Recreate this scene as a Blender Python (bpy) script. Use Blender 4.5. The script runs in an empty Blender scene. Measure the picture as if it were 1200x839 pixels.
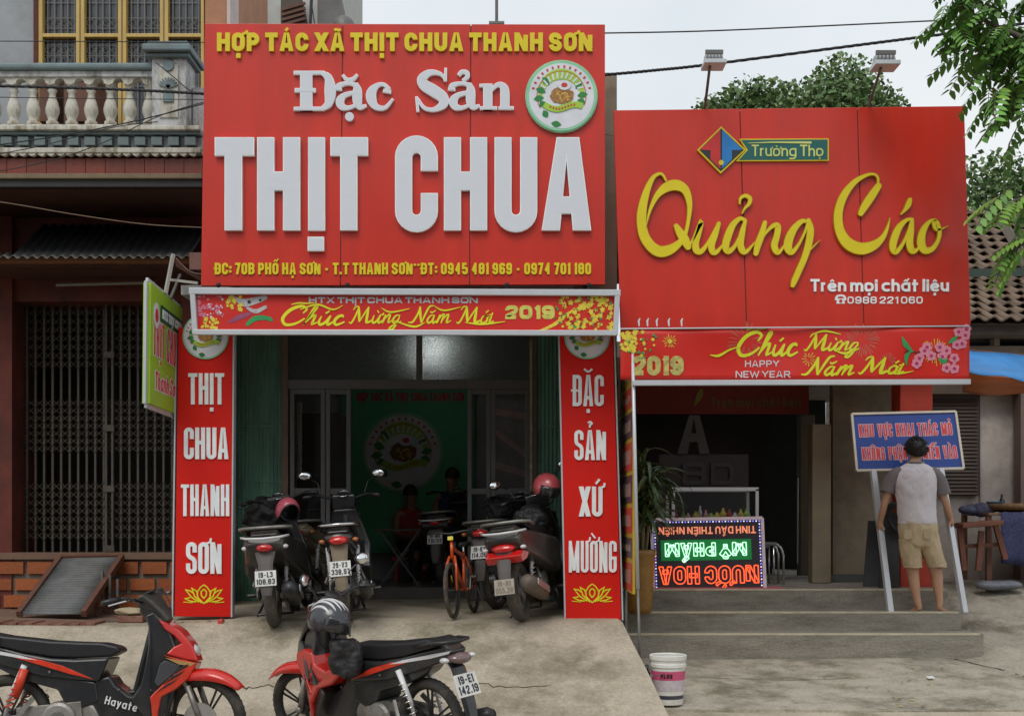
import bpy, math, random, unicodedata
from mathutils import Vector, Matrix
from math import sin, cos, pi, radians
SC = bpy.context.scene
COL = SC.collection
R = random.Random(7)

# ------------------------------------------------------------------ camera, sky, sun, exposure
CAMZ, F, HOR = 1.56, 1500.0, 605.0
cam_d = bpy.data.cameras.new('camera')
cam_d.sensor_width = 36; cam_d.lens = 36 * F / 1200
cam_d.shift_x = 0; cam_d.shift_y = (HOR - 419.5) / 1200
cam_d.clip_start = .05; cam_d.clip_end = 2000
cam = bpy.data.objects.new('camera', cam_d); COL.objects.link(cam)
cam.location = (0, 0, CAMZ); cam.rotation_euler = (pi / 2, 0, 0)
SC.camera = cam
SUN_EL, SUN_AZ = radians(52), radians(198)      # azimuth the light comes from, clockwise from +Y
world = bpy.data.worlds.new('World'); SC.world = world; world.use_nodes = True
nt = world.node_tree; nt.nodes.clear()
o_ = nt.nodes.new('ShaderNodeOutputWorld'); bg = nt.nodes.new('ShaderNodeBackground')
sky = nt.nodes.new('ShaderNodeTexSky'); sky.sky_type = 'NISHITA'; sky.sun_disc = False
sky.sun_elevation = SUN_EL; sky.sun_rotation = SUN_AZ; sky.dust_density = 6; sky.air_density = 1.2
tc = nt.nodes.new('ShaderNodeTexCoord'); nz = nt.nodes.new('ShaderNodeTexNoise')
nz.inputs['Scale'].default_value = 2.2; nz.inputs['Detail'].default_value = 5
rp = nt.nodes.new('ShaderNodeValToRGB'); mx = nt.nodes.new('ShaderNodeMix'); mx.data_type = 'RGBA'
rp.color_ramp.elements[0].position = .35; rp.color_ramp.elements[0].color = (6.6, 7.3, 7.9, 1)
rp.color_ramp.elements[1].position = .68; rp.color_ramp.elements[1].color = (8.5, 8.7, 8.7, 1)
mx.inputs[0].default_value = .93
nt.links.new(tc.outputs['Generated'], nz.inputs['Vector']); nt.links.new(nz.outputs['Fac'], rp.inputs[0])
nt.links.new(sky.outputs[0], mx.inputs[6]); nt.links.new(rp.outputs[0], mx.inputs[7])
nt.links.new(mx.outputs[2], bg.inputs[0]); bg.inputs[1].default_value = .1
nt.links.new(bg.outputs[0], o_.inputs[0])
sd = bpy.data.lights.new('sun', 'SUN'); sd.energy = 1.15; sd.angle = radians(28); sd.color = (1, .97, .92)
sun = bpy.data.objects.new('sun', sd); COL.objects.link(sun)
sv = Vector((sin(SUN_AZ) * cos(SUN_EL), cos(SUN_AZ) * cos(SUN_EL), sin(SUN_EL)))
sun.rotation_euler = sv.to_track_quat('Z', 'Y').to_euler(); sun.location = (0, -5, 12)
SC.view_settings.view_transform = 'Standard'; SC.view_settings.look = 'None'
SC.view_settings.exposure = 0.16; SC.view_settings.gamma = 1
SC.cycles.max_bounces = 6; SC.cycles.transparent_max_bounces = 12

def P(px, py, Y):
    return Vector(((px - 600) * Y / F, Y, CAMZ + (HOR - py) * Y / F))
def X_(px, Y): return (px - 600) * Y / F
def Z_(py, Y): return CAMZ + (HOR - py) * Y / F

# ------------------------------------------------------------------ materials
MC = {}
def M(name, col, rough=.6, metal=0., var=.12, scale=6., bump=0., bscale=30., dirt=None, damt=.5, dscale=2.2, rnd=0., emit=0., alpha=1., trans=0., coat=0., stretch=None, spec=.5, grain=0., gscale=140.):
    if name in MC: return MC[name]
    m = bpy.data.materials.new(name); m.use_nodes = True; MC[name] = m
    n = m.node_tree.nodes; l = m.node_tree.links
    b = n['Principled BSDF']
    b.inputs['Roughness'].default_value = rough; b.inputs['Metallic'].default_value = metal
    b.inputs['Specular IOR Level'].default_value = spec
    b.inputs['Alpha'].default_value = alpha; b.inputs['Transmission Weight'].default_value = trans
    b.inputs['Coat Weight'].default_value = coat; b.inputs['Coat Roughness'].default_value = .08
    t = n.new('ShaderNodeTexCoord'); vec = t.outputs['Object']
    if stretch:
        mp = n.new('ShaderNodeMapping'); mp.inputs['Scale'].default_value = stretch
        l.new(vec, mp.inputs[0]); vec = mp.outputs[0]
    nz = n.new('ShaderNodeTexNoise'); nz.inputs['Scale'].default_value = scale; nz.inputs['Detail'].default_value = 6
    nz.inputs['Roughness'].default_value = .6
    l.new(vec, nz.inputs['Vector'])
    r = n.new('ShaderNodeValToRGB'); r.color_ramp.elements[0].position = .3; r.color_ramp.elements[1].position = .7
    c = Vector(col)
    r.color_ramp.elements[0].color = (*[max(0, x * (1 - var)) for x in c], 1)
    r.color_ramp.elements[1].color = (*[min(1, x * (1 + var)) for x in c], 1)
    l.new(nz.outputs['Fac'], r.inputs[0]); out = r.outputs[0]
    if dirt:
        n2 = n.new('ShaderNodeTexNoise'); n2.inputs['Scale'].default_value = dscale; n2.inputs['Detail'].default_value = 8
        n2.inputs['Roughness'].default_value = .7
        l.new(vec, n2.inputs['Vector'])
        r2 = n.new('ShaderNodeValToRGB'); r2.color_ramp.elements[0].position = .46; r2.color_ramp.elements[1].position = .64
        r2.color_ramp.elements[0].color = (0, 0, 0, 1); r2.color_ramp.elements[1].color = (damt, damt, damt, 1)
        l.new(n2.outputs['Fac'], r2.inputs[0])
        k = n.new('ShaderNodeMix'); k.data_type = 'RGBA'; k.inputs[7].default_value = (*dirt, 1)
        l.new(r2.outputs[0], k.inputs[0]); l.new(out, k.inputs[6]); out = k.outputs[2]
    if grain:                            # grit and pores
        n4 = n.new('ShaderNodeTexNoise'); n4.inputs['Scale'].default_value = gscale; n4.inputs['Detail'].default_value = 4; n4.inputs['Roughness'].default_value = .8
        l.new(t.outputs['Object'], n4.inputs['Vector'])
        g4 = n.new('ShaderNodeMapRange'); g4.inputs[1].default_value = .3; g4.inputs[2].default_value = .7; g4.inputs[3].default_value = 1 - grain; g4.inputs[4].default_value = 1 + grain
        l.new(n4.outputs['Fac'], g4.inputs[0]); h4 = n.new('ShaderNodeHueSaturation'); l.new(g4.outputs[0], h4.inputs['Value']); l.new(out, h4.inputs['Color']); out = h4.outputs[0]
    if rnd:
        oi = n.new('ShaderNodeObjectInfo'); mr = n.new('ShaderNodeMapRange')
        mr.inputs[3].default_value = 1 - rnd; mr.inputs[4].default_value = 1 + rnd
        l.new(oi.outputs['Random'], mr.inputs[0])
        hs = n.new('ShaderNodeHueSaturation'); l.new(mr.outputs[0], hs.inputs['Value']); l.new(out, hs.inputs['Color']); out = hs.outputs[0]
    l.new(out, b.inputs['Base Color'])
    if emit:
        l.new(out, b.inputs['Emission Color']); b.inputs['Emission Strength'].default_value = emit
    if bump:
        n3 = n.new('ShaderNodeTexNoise'); n3.inputs['Scale'].default_value = bscale; n3.inputs['Detail'].default_value = 8
        l.new(vec, n3.inputs['Vector'])
        bp = n.new('ShaderNodeBump'); bp.inputs['Strength'].default_value = min(1, bump); bp.inputs['Distance'].default_value = .02 * bump
        l.new(n3.outputs['Fac'], bp.inputs['Height']); l.new(bp.outputs[0], b.inputs['Normal'])
        rr = n.new('ShaderNodeMapRange'); rr.inputs[3].default_value = max(0, rough - .1); rr.inputs[4].default_value = min(1, rough + .1)
        l.new(n3.outputs['Fac'], rr.inputs[0]); l.new(rr.outputs[0], b.inputs['Roughness'])
    return m

# ------------------------------------------------------------------ mesh builder
class MB:
    def __init__(s): s.v = []; s.f = []; s.mi = []; s.k = 0; s.sm = []; s.smooth = False
    def add(s, vs, fs, mi=None):
        b = len(s.v); s.v.extend([Vector(q) for q in vs])
        for f in fs:
            s.f.append(tuple(b + i for i in f)); s.mi.append(s.k if mi is None else mi); s.sm.append(s.smooth)
        return s
    def box(s, x0, x1, y0, y1, z0, z1):
        vs = [(x, y, z) for z in (z0, z1) for y in (y0, y1) for x in (x0, x1)]
        return s.add(vs, [(0, 2, 3, 1), (4, 5, 7, 6), (0, 1, 5, 4), (2, 6, 7, 3), (0, 4, 6, 2), (1, 3, 7, 5)])
    def bar(s, a, b, w, h, up=(0, 0, 1)):
        a = Vector(a); b = Vector(b); d = (b - a).normalized(); u = Vector(up)
        if abs(d.dot(u)) > .99: u = Vector((0, 1, 0))
        r = d.cross(u).normalized() * w / 2; u = r.cross(d).normalized() * h / 2
        vs = [p + i * r + j * u for p in (a, b) for i, j in ((-1, -1), (1, -1), (1, 1), (-1, 1))]
        return s.add(vs, [(3, 2, 1, 0), (4, 5, 6, 7), (0, 1, 5, 4), (1, 2, 6, 5), (2, 3, 7, 6), (3, 0, 4, 7)])
    def tube(s, pts, r, n=8, cap=True, flat=1.):
        pts = [Vector(p) for p in pts]; rs = r if isinstance(r, (list, tuple)) else [r] * len(pts)
        rings = []; pu = None
        for i, p in enumerate(pts):
            d = (pts[min(i + 1, len(pts) - 1)] - pts[max(i - 1, 0)])
            d = d.normalized() if d.length > 1e-9 else Vector((0, 0, 1))
            if pu is None:
                u = Vector((0, 0, 1)) if abs(d.z) < .9 else Vector((1, 0, 0))
            else: u = pu
            x = d.cross(u).normalized(); u = x.cross(d).normalized(); pu = u
            rings.append([p + (x * cos(2 * pi * j / n) + u * sin(2 * pi * j / n) * flat) * rs[i] for j in range(n)])
        return s.loft(rings, cap)
    def loft(s, rings, cap=True, closed=True):
        n = len(rings[0]); vs = [q for g in rings for q in g]; fs = []
        for i in range(len(rings) - 1):
            for j in range(n if closed else n - 1):
                a = i * n + j; b = i * n + (j + 1) % n
                fs.append((a, b, b + n, a + n))
        if cap:
            fs.append(tuple(range(n - 1, -1, -1))); fs.append(tuple(range((len(rings) - 1) * n, len(rings) * n)))
        return s.add(vs, fs)
    def lathe(s, c, prof, n=20, axis=(0, 0, 1), cap=True):
        ax = Vector(axis).normalized(); u = Vector((0, 0, 1)) if abs(ax.z) < .9 else Vector((1, 0, 0))
        x = ax.cross(u).normalized(); y = ax.cross(x)
        c = Vector(c)
        return s.loft([[c + ax * h + (x * cos(2 * pi * j / n) + y * sin(2 * pi * j / n)) * r for j in range(n)] for r, h in prof], cap)
    def torus(s, c, RR, r, axis=(0, 1, 0), n=36, m=10, flat=1.):
        ax = Vector(axis).normalized(); u = Vector((0, 0, 1)) if abs(ax.z) < .9 else Vector((1, 0, 0))
        x = ax.cross(u).normalized(); y = ax.cross(x); c = Vector(c); vs = []; fs = []
        for i in range(n):
            d = x * cos(2 * pi * i / n) + y * sin(2 * pi * i / n)
            for j in range(m):
                a = 2 * pi * j / m; vs.append(c + d * (RR + r * cos(a)) + ax * r * sin(a) * flat)
        for i in range(n):
            for j in range(m):
                fs.append((i * m + j, ((i + 1) % n) * m + j, ((i + 1) % n) * m + (j + 1) % m, i * m + (j + 1) % m))
        return s.add(vs, fs)
    def ball(s, c, r, n=14, m=9, rot=None, t0=0., t1=pi):
        c = Vector(c); rx, ry, rz = r if isinstance(r, (tuple, list)) else (r, r, r); g = []
        for i in range(m + 1):
            t = t0 + (t1 - t0) * i / m
            ring = [Vector((rx * max(sin(t), 1e-4) * cos(2 * pi * j / n), ry * max(sin(t), 1e-4) * sin(2 * pi * j / n), rz * cos(t))) for j in range(n)]
            if rot: ring = [rot @ q for q in ring]
            g.append([c + q for q in ring])
        return s.loft(g, False)
    def slab(s, pts, hw, yc=0.):            # side outline in x-z, half width hw (number or function of x,z)
        h = hw if callable(hw) else (lambda x, z: hw)
        n = len(pts)
        vs = [(x, yc - h(x, z), z) for x, z in pts] + [(x, yc + h(x, z), z) for x, z in pts]
        fs = [tuple(range(n)), tuple(range(2 * n - 1, n - 1, -1))] + [(i, i + n, (i + 1) % n + n, (i + 1) % n) for i in range(n)]
        return s.add(vs, fs)
    def prism(s, poly, n):                   # 3-D polygon pushed along vector n
        n = Vector(n); k = len(poly); vs = [Vector(p) for p in poly] + [Vector(p) + n for p in poly]
        return s.add(vs, [tuple(range(k - 1, -1, -1)), tuple(range(k, 2 * k))] + [(i, (i + 1) % k, (i + 1) % k + k, i + k) for i in range(k)])
    def sheet(s, fn, nu, nv):
        vs = [fn(i / nu, j / nv) for i in range(nu + 1) for j in range(nv + 1)]
        return s.add(vs, [(i * (nv + 1) + j, (i + 1) * (nv + 1) + j, (i + 1) * (nv + 1) + j + 1, i * (nv + 1) + j + 1) for i in range(nu) for j in range(nv)])
    def xf(s, m, start=0):
        for i in range(start, len(s.v)): s.v[i] = m @ s.v[i]
        return s
    def build(s, name, mat, parent=None, smooth=False, bevel=0, hard=False, seg=2, solid=0, sub=0, label=None, loc=None):
        me = bpy.data.meshes.new(name)
        o = bpy.data.objects.new(name, me); COL.objects.link(o)
        org = Vector((0, 0, 0))
        if parent:
            o.parent = parent; q = parent
            while q: org = org + q.location; q = q.parent
        if loc is not None:                  # the vertices are already local to loc
            o.location = Vector(loc) - org; org = Vector((0, 0, 0))
        me.from_pydata([tuple(v - org) for v in s.v], [], s.f)
        for m in (mat if isinstance(mat, (list, tuple)) else [mat]): me.materials.append(m)
        me.polygons.foreach_set('material_index', s.mi)
        me.polygons.foreach_set('use_smooth', [smooth or q for q in s.sm])
        me.validate(); me.update()
        if bevel:
            b = o.modifiers.new('bevel', 'BEVEL'); b.width = bevel; b.segments = seg; b.limit_method = 'ANGLE'; b.angle_limit = radians(35)
            if hard: b.harden_normals = True
        if solid:
            b = o.modifiers.new('solid', 'SOLIDIFY'); b.thickness = solid; b.offset = 0
        if sub:
            b = o.modifiers.new('sub', 'SUBSURF'); b.levels = sub; b.render_levels = sub
        if label: o['label'] = label
        return o

def thing(name, label, cat, loc=(0, 0, 0), group=None):
    o = bpy.data.objects.new(name, None); COL.objects.link(o); o.location = loc
    o['label'] = label; o['category'] = cat
    if group: o['group'] = group
    o.empty_display_size = .1
    return o
def tag(o, label, cat, group=None):
    o['label'] = label; o['category'] = cat
    if group: o['group'] = group
    return o
def kind(o, k='structure'): o['kind'] = k; return o
def children(o, _c=COL):
    return [c for c in bpy.data.objects if c.parent == o]
def copy_tree(o, parent=None, swap=None):
    c = o.copy(); COL.objects.link(c)
    if parent: c.parent = parent
    if swap and c.type == 'MESH' and any(m and m.name in swap for m in c.data.materials):
        c.data = c.data.copy()
        for i, m in enumerate(c.data.materials):
            if m.name in swap: c.data.materials[i] = swap[m.name]
    for ch in children(o): copy_tree(ch, c, swap)
    return c
def piece(src, loc, rot=None, scale=None, parent=None, name=None):
    c = bpy.data.objects.new(name or src.name.split('.')[0], src.data); COL.objects.link(c)
    c.parent = parent or src.parent; c.location = loc
    if rot: c.rotation_euler = rot
    if scale: c.scale = scale
    return c

# ------------------------------------------------------------------ 2-D strokes and lettering
def smooth_path(pts, k=5, closed=False):
    """Catmull-Rom through (x, y, w) points"""
    n = len(pts); out = []
    rng = n if closed else n - 1
    for i in range(rng):
        if closed: a, b, c, d = (pts[(i + j - 1) % n] for j in range(4))
        else: a, b, c, d = pts[max(i - 1, 0)], pts[i], pts[i + 1], pts[min(i + 2, n - 1)]
        for j in range(k):
            t = j / k
            out.append(tuple(.5 * (2 * b[q] + (c[q] - a[q]) * t + (2 * a[q] - 5 * b[q] + 4 * c[q] - d[q]) * t * t + (3 * b[q] - a[q] - 3 * c[q] + d[q]) * t ** 3) for q in range(len(b))))
    if not closed: out.append(tuple(pts[-1]))
    return out
def ribbon(pts, w=None, cap=0., closed=False, rnd=False):
    """pts (x,y[,w]) -> (left, right) outlines"""
    pts = [p for i, p in enumerate(pts) if i == 0 or math.hypot(p[0] - pts[i - 1][0], p[1] - pts[i - 1][1]) > 1e-7]
    if closed and math.hypot(pts[0][0] - pts[-1][0], pts[0][1] - pts[-1][1]) < 1e-7: pts = pts[:-1]
    P2 = [(p[0], p[1]) for p in pts]; W = [(p[2] if w is None else w) for p in pts]
    n = len(P2)
    if cap and not closed:
        def ext(a, b, c):
            d = math.hypot(a[0] - b[0], a[1] - b[1]) or 1; return (a[0] + (a[0] - b[0]) / d * c, a[1] + (a[1] - b[1]) / d * c)
        P2[0], P2[-1] = ext(P2[0], P2[1], cap), ext(P2[-1], P2[-2], cap)
    if rnd and not closed:
        def rc(a, b, wd):
            d = math.hypot(a[0] - b[0], a[1] - b[1]) or 1; ux, uy = (a[0] - b[0]) / d, (a[1] - b[1]) / d
            return [((a[0] + ux * wd / 2 * sin(t), a[1] + uy * wd / 2 * sin(t)), wd * cos(t)) for t in (.5, .95, 1.3, 1.5)]
        e0 = rc(P2[0], P2[1], W[0]); e1 = rc(P2[-1], P2[-2], W[-1])
        P2 = [e[0] for e in reversed(e0)] + P2 + [e[0] for e in e1]; W = [e[1] for e in reversed(e0)] + W + [e[1] for e in e1]; n = len(P2)
    Lf, Rt = [], []
    for i in range(n):
        if closed: a, c = P2[(i - 1) % n], P2[(i + 1) % n]
        else: a, c = P2[max(i - 1, 0)], P2[min(i + 1, n - 1)]
        b = P2[i]
        def nrm(p, q):
            d = math.hypot(q[0] - p[0], q[1] - p[1]); return ((-(q[1] - p[1]) / d, (q[0] - p[0]) / d) if d > 1e-9 else None)
        n1, n2 = nrm(a, b), nrm(b, c)
        n1 = n1 or n2 or (0, 1); n2 = n2 or n1
        mx_, my_ = n1[0] + n2[0], n1[1] + n2[1]; L = math.hypot(mx_, my_)
        if L < .3: mx_, my_, L = n1[0], n1[1], 1
        mx_ /= L; my_ /= L; k = min(1 / max(mx_ * n1[0] + my_ * n1[1], .45), 2.2) * W[i] / 2
        Lf.append((b[0] + mx_ * k, b[1] + my_ * k)); Rt.append((b[0] - mx_ * k, b[1] - my_ * k))
    return Lf, Rt, closed
def emit(mb, rb, mp, n, d, off=0.):
    """ribbon -> prism strip. mp maps 2-D to 3-D; n normal; d depth"""
    Lf, Rt, cl = rb; n = Vector(n); k = len(Lf)
    A = [mp(*p) for p in Lf]; B = [mp(*p) for p in Rt]
    up = n * (d + off); lo = n * off * .5
    vs = [p + lo for p in A] + [p + lo for p in B] + [p + up for p in A] + [p + up for p in B]; fs = []
    for i in range(k if cl else k - 1):
        j = (i + 1) % k
        fs += [(2 * k + i, 2 * k + j, 3 * k + j, 3 * k + i), (i, j, 2 * k + j, 2 * k + i), (k + j, k + i, 3 * k + i, 3 * k + j)]
    if not cl: fs += [(0, 2 * k, 3 * k, k), (k - 1, 2 * k - 1, 4 * k - 1, 3 * k - 1)]
    mb.add(vs, fs)
def poly2(mb, pts, mp, n, d):
    mb.prism([mp(*p) for p in pts], Vector(n) * d)
def disc2(mb, c, r, mp, n, d, k=20, ry=None):
    mb.prism([mp(c[0] + r * cos(2 * pi * i / k), c[1] + (ry or r) * sin(2 * pi * i / k)) for i in range(k)], Vector(n) * d)

def rnd_poly(pts, r, closed=False, k=4):
    """round corners listed in r (one radius per point)"""
    out = []; n = len(pts)
    for i, p in enumerate(pts):
        rr = r[i] if isinstance(r, (list, tuple)) else r
        if rr <= 0 or (not closed and i in (0, n - 1)): out.append(p); continue
        a, c = pts[(i - 1) % n], pts[(i + 1) % n]
        da = math.hypot(a[0] - p[0], a[1] - p[1]); dc = math.hypot(c[0] - p[0], c[1] - p[1])
        q = min(rr, da * .5 if (closed or 0 < i - 1) else da, dc * .5 if (closed or i + 1 < n - 1) else dc)
        s = (p[0] + (a[0] - p[0]) * q / da, p[1] + (a[1] - p[1]) * q / da); e = (p[0] + (c[0] - p[0]) * q / dc, p[1] + (c[1] - p[1]) * q / dc)
        # quarter-ellipse like quadratic/cubic
        for j in range(k + 1):
            t = j / k; K = .5523
            c1 = (s[0] + (p[0] - s[0]) * K, s[1] + (p[1] - s[1]) * K); c2 = (e[0] + (p[0] - e[0]) * K, e[1] + (p[1] - e[1]) * K)
            out.append(tuple((1 - t) ** 3 * s[m] + 3 * t * (1 - t) ** 2 * c1[m] + 3 * t * t * (1 - t) * c2[m] + t ** 3 * e[m] for m in (0, 1)))
    return out
# glyph: (width factor, [ (points, corner?, closed) ]) on the centre-line box 0..1 ; corner flag 1 = round corners
G = {
 'A': (1.08, [([(0, 0), (.5, 1), (1, 0)], 0, 0, 'A'), ([(.2, .24), (.8, .24)], 0, 0, 'n')]),
 'B': (1, [([(0, 0), (0, 1)], 0, 0), ([(0, 1), (1, 1), (1, .52), (0, .52)], 1, 0, 'n'), ([(0, .52), (1, .52), (1, 0), (0, 0)], 1, 0, 'n')]),
 'C': (1, [([(1, .66), (1, 1), (0, 1), (0, 0), (1, 0), (1, .34)], 1, 0, 'n')]),
 'D': (1, [([(0, 0), (0, 1)], 0, 0), ([(0, 1), (1, 1), (1, 0), (0, 0)], 1, 0, 'n')]),
 'E': (.86, [([(0, 0), (0, 1)], 0, 0), ([(0, 1), (1, 1)], 0, 0), ([(0, .5), (.85, .5)], 0, 0), ([(0, 0), (1, 0)], 0, 0)]),
 'G': (1, [([(1, .68), (1, 1), (0, 1), (0, 0), (1, 0), (1, .45),], 2, 0, 'n'), ([(.5, .45), (1, .45)], 0, 0)]),
 'H': (1, [([(0, 0), (0, 1)], 0, 0), ([(1, 0), (1, 1)], 0, 0), ([(0, .53), (1, .53)], 0, 0, 'n')]),
 'I': (0, [([(.5, 0), (.5, 1)], 0, 0)]),
 'K': (1.05, [([(0, 0), (0, 1)], 0, 0), ([(.1, .42), (1, 1)], 0, 0), ([(.4, .62), (1, 0)], 0, 0)]),
 'L': (.82, [([(0, 1), (0, 0), (1, 0)], 0, 0)]),
 'M': (1.35, [([(0, 0), (0, 1)], 0, 0), ([(1, 0), (1, 1)], 0, 0), ([(.02, .98), (.5, .02)], 0, 0, 'n'), ([(.98, .98), (.5, .02)], 0, 0, 'n')]),
 'N': (1.05, [([(0, 0), (0, 1)], 0, 0), ([(1, 0), (1, 1)], 0, 0), ([(0, .98), (1, .02)], 0, 0, 'n')]),
 'O': (1, [([(0, .5), (0, 1), (1, 1), (1, 0), (0, 0)], 3, 1)]),
 'P': (.96, [([(0, 0), (0, 1)], 0, 0), ([(0, 1), (1, 1), (1, .42), (0, .42)], 1, 0, 'n')]),
 'Q': (1, [([(0, .5), (0, 1), (1, 1), (1, 0), (0, 0)], 3, 1), ([(.6, .25), (1, -.1)], 0, 0)]),
 'R': (1, [([(0, 0), (0, 1)], 0, 0), ([(0, 1), (1, 1), (1, .46), (0, .46)], 1, 0, 'n'), ([(.5, .46), (1, 0)], 0, 0)]),
 'S': (1, [([(1, .7), (1, 1), (0, 1), (0, .55), (1, .45), (1, 0), (0, 0), (0, .3)], 1, 0, 'n')]),
 'T': (.95, [([(0, 1), (1, 1)], 0, 0), ([(.5, 0), (.5, 1)], 0, 0)]),
 'U': (1, [([(0, 1), (0, 0), (1, 0), (1, 1)], 1, 0)]),
 'V': (1.08, [([(0, 1), (.5, 0), (1, 1)], 0, 0, 'A')]),
 'W': (1.5, [([(0, 1), (.25, 0), (.5, .9), (.75, 0), (1, 1)], 0, 0)]),
 'X': (1.08, [([(0, 0), (1, 1)], 0, 0), ([(0, 1), (1, 0)], 0, 0)]),
 'Y': (1.05, [([(0, 1), (.5, .45), (1, 1)], 0, 0), ([(.5, .45), (.5, 0)], 0, 0)]),
 '0': (.95, [([(0, .5), (0, 1), (1, 1), (1, 0), (0, 0)], 3, 1)]),
 '1': (.5, [([(1, 0), (1, 1)], 0, 0), ([(-.1, .80), (1, .97)], 0, 0, 'n')]),
 '2': (.95, [([(0, .68), (0, 1), (1, 1), (1, .58), (0, .12), (0, 0), (1, 0)], 5, 0, 'n')]),
 '3': (.95, [([(0, .75), (0, 1), (1, 1), (1, .53), (.35, .53)], 1, 0, 'n'), ([(.35, .53), (1, .53), (1, 0), (0, 0), (0, .25)], 1, 0, 'n')]),
 '4': (1, [([(.72, 0), (.72, 1)], 0, 0), ([(.72, 1), (0, .28)], 0, 0, 'n'), ([(0, .28), (1.05, .28)], 0, 0, 'n')]),
 '5': (.95, [([(.95, 1), (0, 1), (0, .56), (1, .62), (1, 0), (0, 0), (0, .25)], 4, 0, 'n')]),
 '6': (.95, [([(1, .75), (1, 1), (0, 1), (0, 0), (1, 0), (1, .28)], 1, 0, 'n'), ([(1, .28), (1, .56), (0, .56)], 1, 0, 'n')]),
 '7': (.85, [([(0, 1), (1, 1), (.35, 0)], 0, 0)]),
 '8': (.95, [([(.5, .53), (0, .53), (0, 1), (1, 1), (1, .53)], 3, 1), ([(.5, .53), (0, .53), (0, 0), (1, 0), (1, .53)], 3, 1)]),
 '9': (.95, [([(0, .25), (0, 0), (1, 0), (1, 1), (0, 1), (0, .7)], 1, 0, 'n'), ([(0, .7), (0, .44), (1, .44)], 1, 0, 'n')]),
 '-': (.8, [([(0, .42), (1, .42)], 0, 0, 'n')]), ':': (0, [([(.5, .18), (.5, .2)], 0, 0), ([(.5, .62), (.5, .64)], 0, 0)]),
 '.': (0, [([(.5, 0), (.5, .02)], 0, 0)]), '*': (.4, [([(0, .9), (1, .9)], 0, 0, 'n'), ([(.5, .8), (.5, 1)], 0, 0, 'n')]),
 # lower case, x-height .68
 'r': (.55, [([(0, 0), (0, .66)], 0, 0), ([(0, .4), (0, .66), (1, .66)], 1, 0, 'n')]),
 'n': (.85, [([(0, 0), (0, .66)], 0, 0), ([(0, .4), (0, .66), (1, .66), (1, 0)], 1, 0)]),
 'm': (1.35, [([(0, 0), (0, .66)], 0, 0), ([(0, .4), (0, .66), (.5, .66), (.5, 0)], 1, 0), ([(.5, .4), (.5, .66), (1, .66), (1, 0)], 1, 0)]),
 'o': (.95, [([(0, .33), (0, .66), (1, .66), (1, 0), (0, 0)], 3, 1)]),
 'e': (.95, [([(1, .33), (1, .64), (0, .64), (0, 0), (.95, 0), (.95, .12)], 1, 0, 'n'), ([(0, .33), (1, .33)], 0, 0, 'n')]),
 'c': (.9, [([(1, .54), (1, .66), (0, .66), (0, 0), (1, 0), (1, .12)], 1, 0, 'n')]),
 'a': (.95, [([(1, 0), (1, .66)], 0, 0), ([(1, .33), (1, .66), (0, .66), (0, 0), (1, 0)], 3, 1)]),
 'u': (.85, [([(0, .66), (0, 0), (1, 0), (1, .3)], 1, 0), ([(1, 0), (1, .66)], 0, 0)]),
 'h': (.85, [([(0, 0), (0, 1)], 0, 0), ([(0, .4), (0, .66), (1, .66), (1, 0)], 1, 0)]),
 'i': (0, [([(.5, 0), (.5, .62)], 0, 0), ([(.5, .93), (.5, .95)], 0, 0)]),
 'l': (0, [([(.5, 0), (.5, 1)], 0, 0)]),
 't': (.72, [([(.42, 0), (.42, .95)], 0, 0), ([(-.15, .64), (1.15, .64)], 0, 0, 'n')]),
 'g': (.95, [([(1, .33), (1, .66), (0, .66), (0, 0), (1, 0)], 3, 1), ([(1, .66), (1, -.32), (.05, -.32)], 1, 0)]),
 'y': (.85, [([(0, .66), (.5, 0)], 0, 0), ([(1, .66), (.3, -.3)], 0, 0)]),
}
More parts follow.
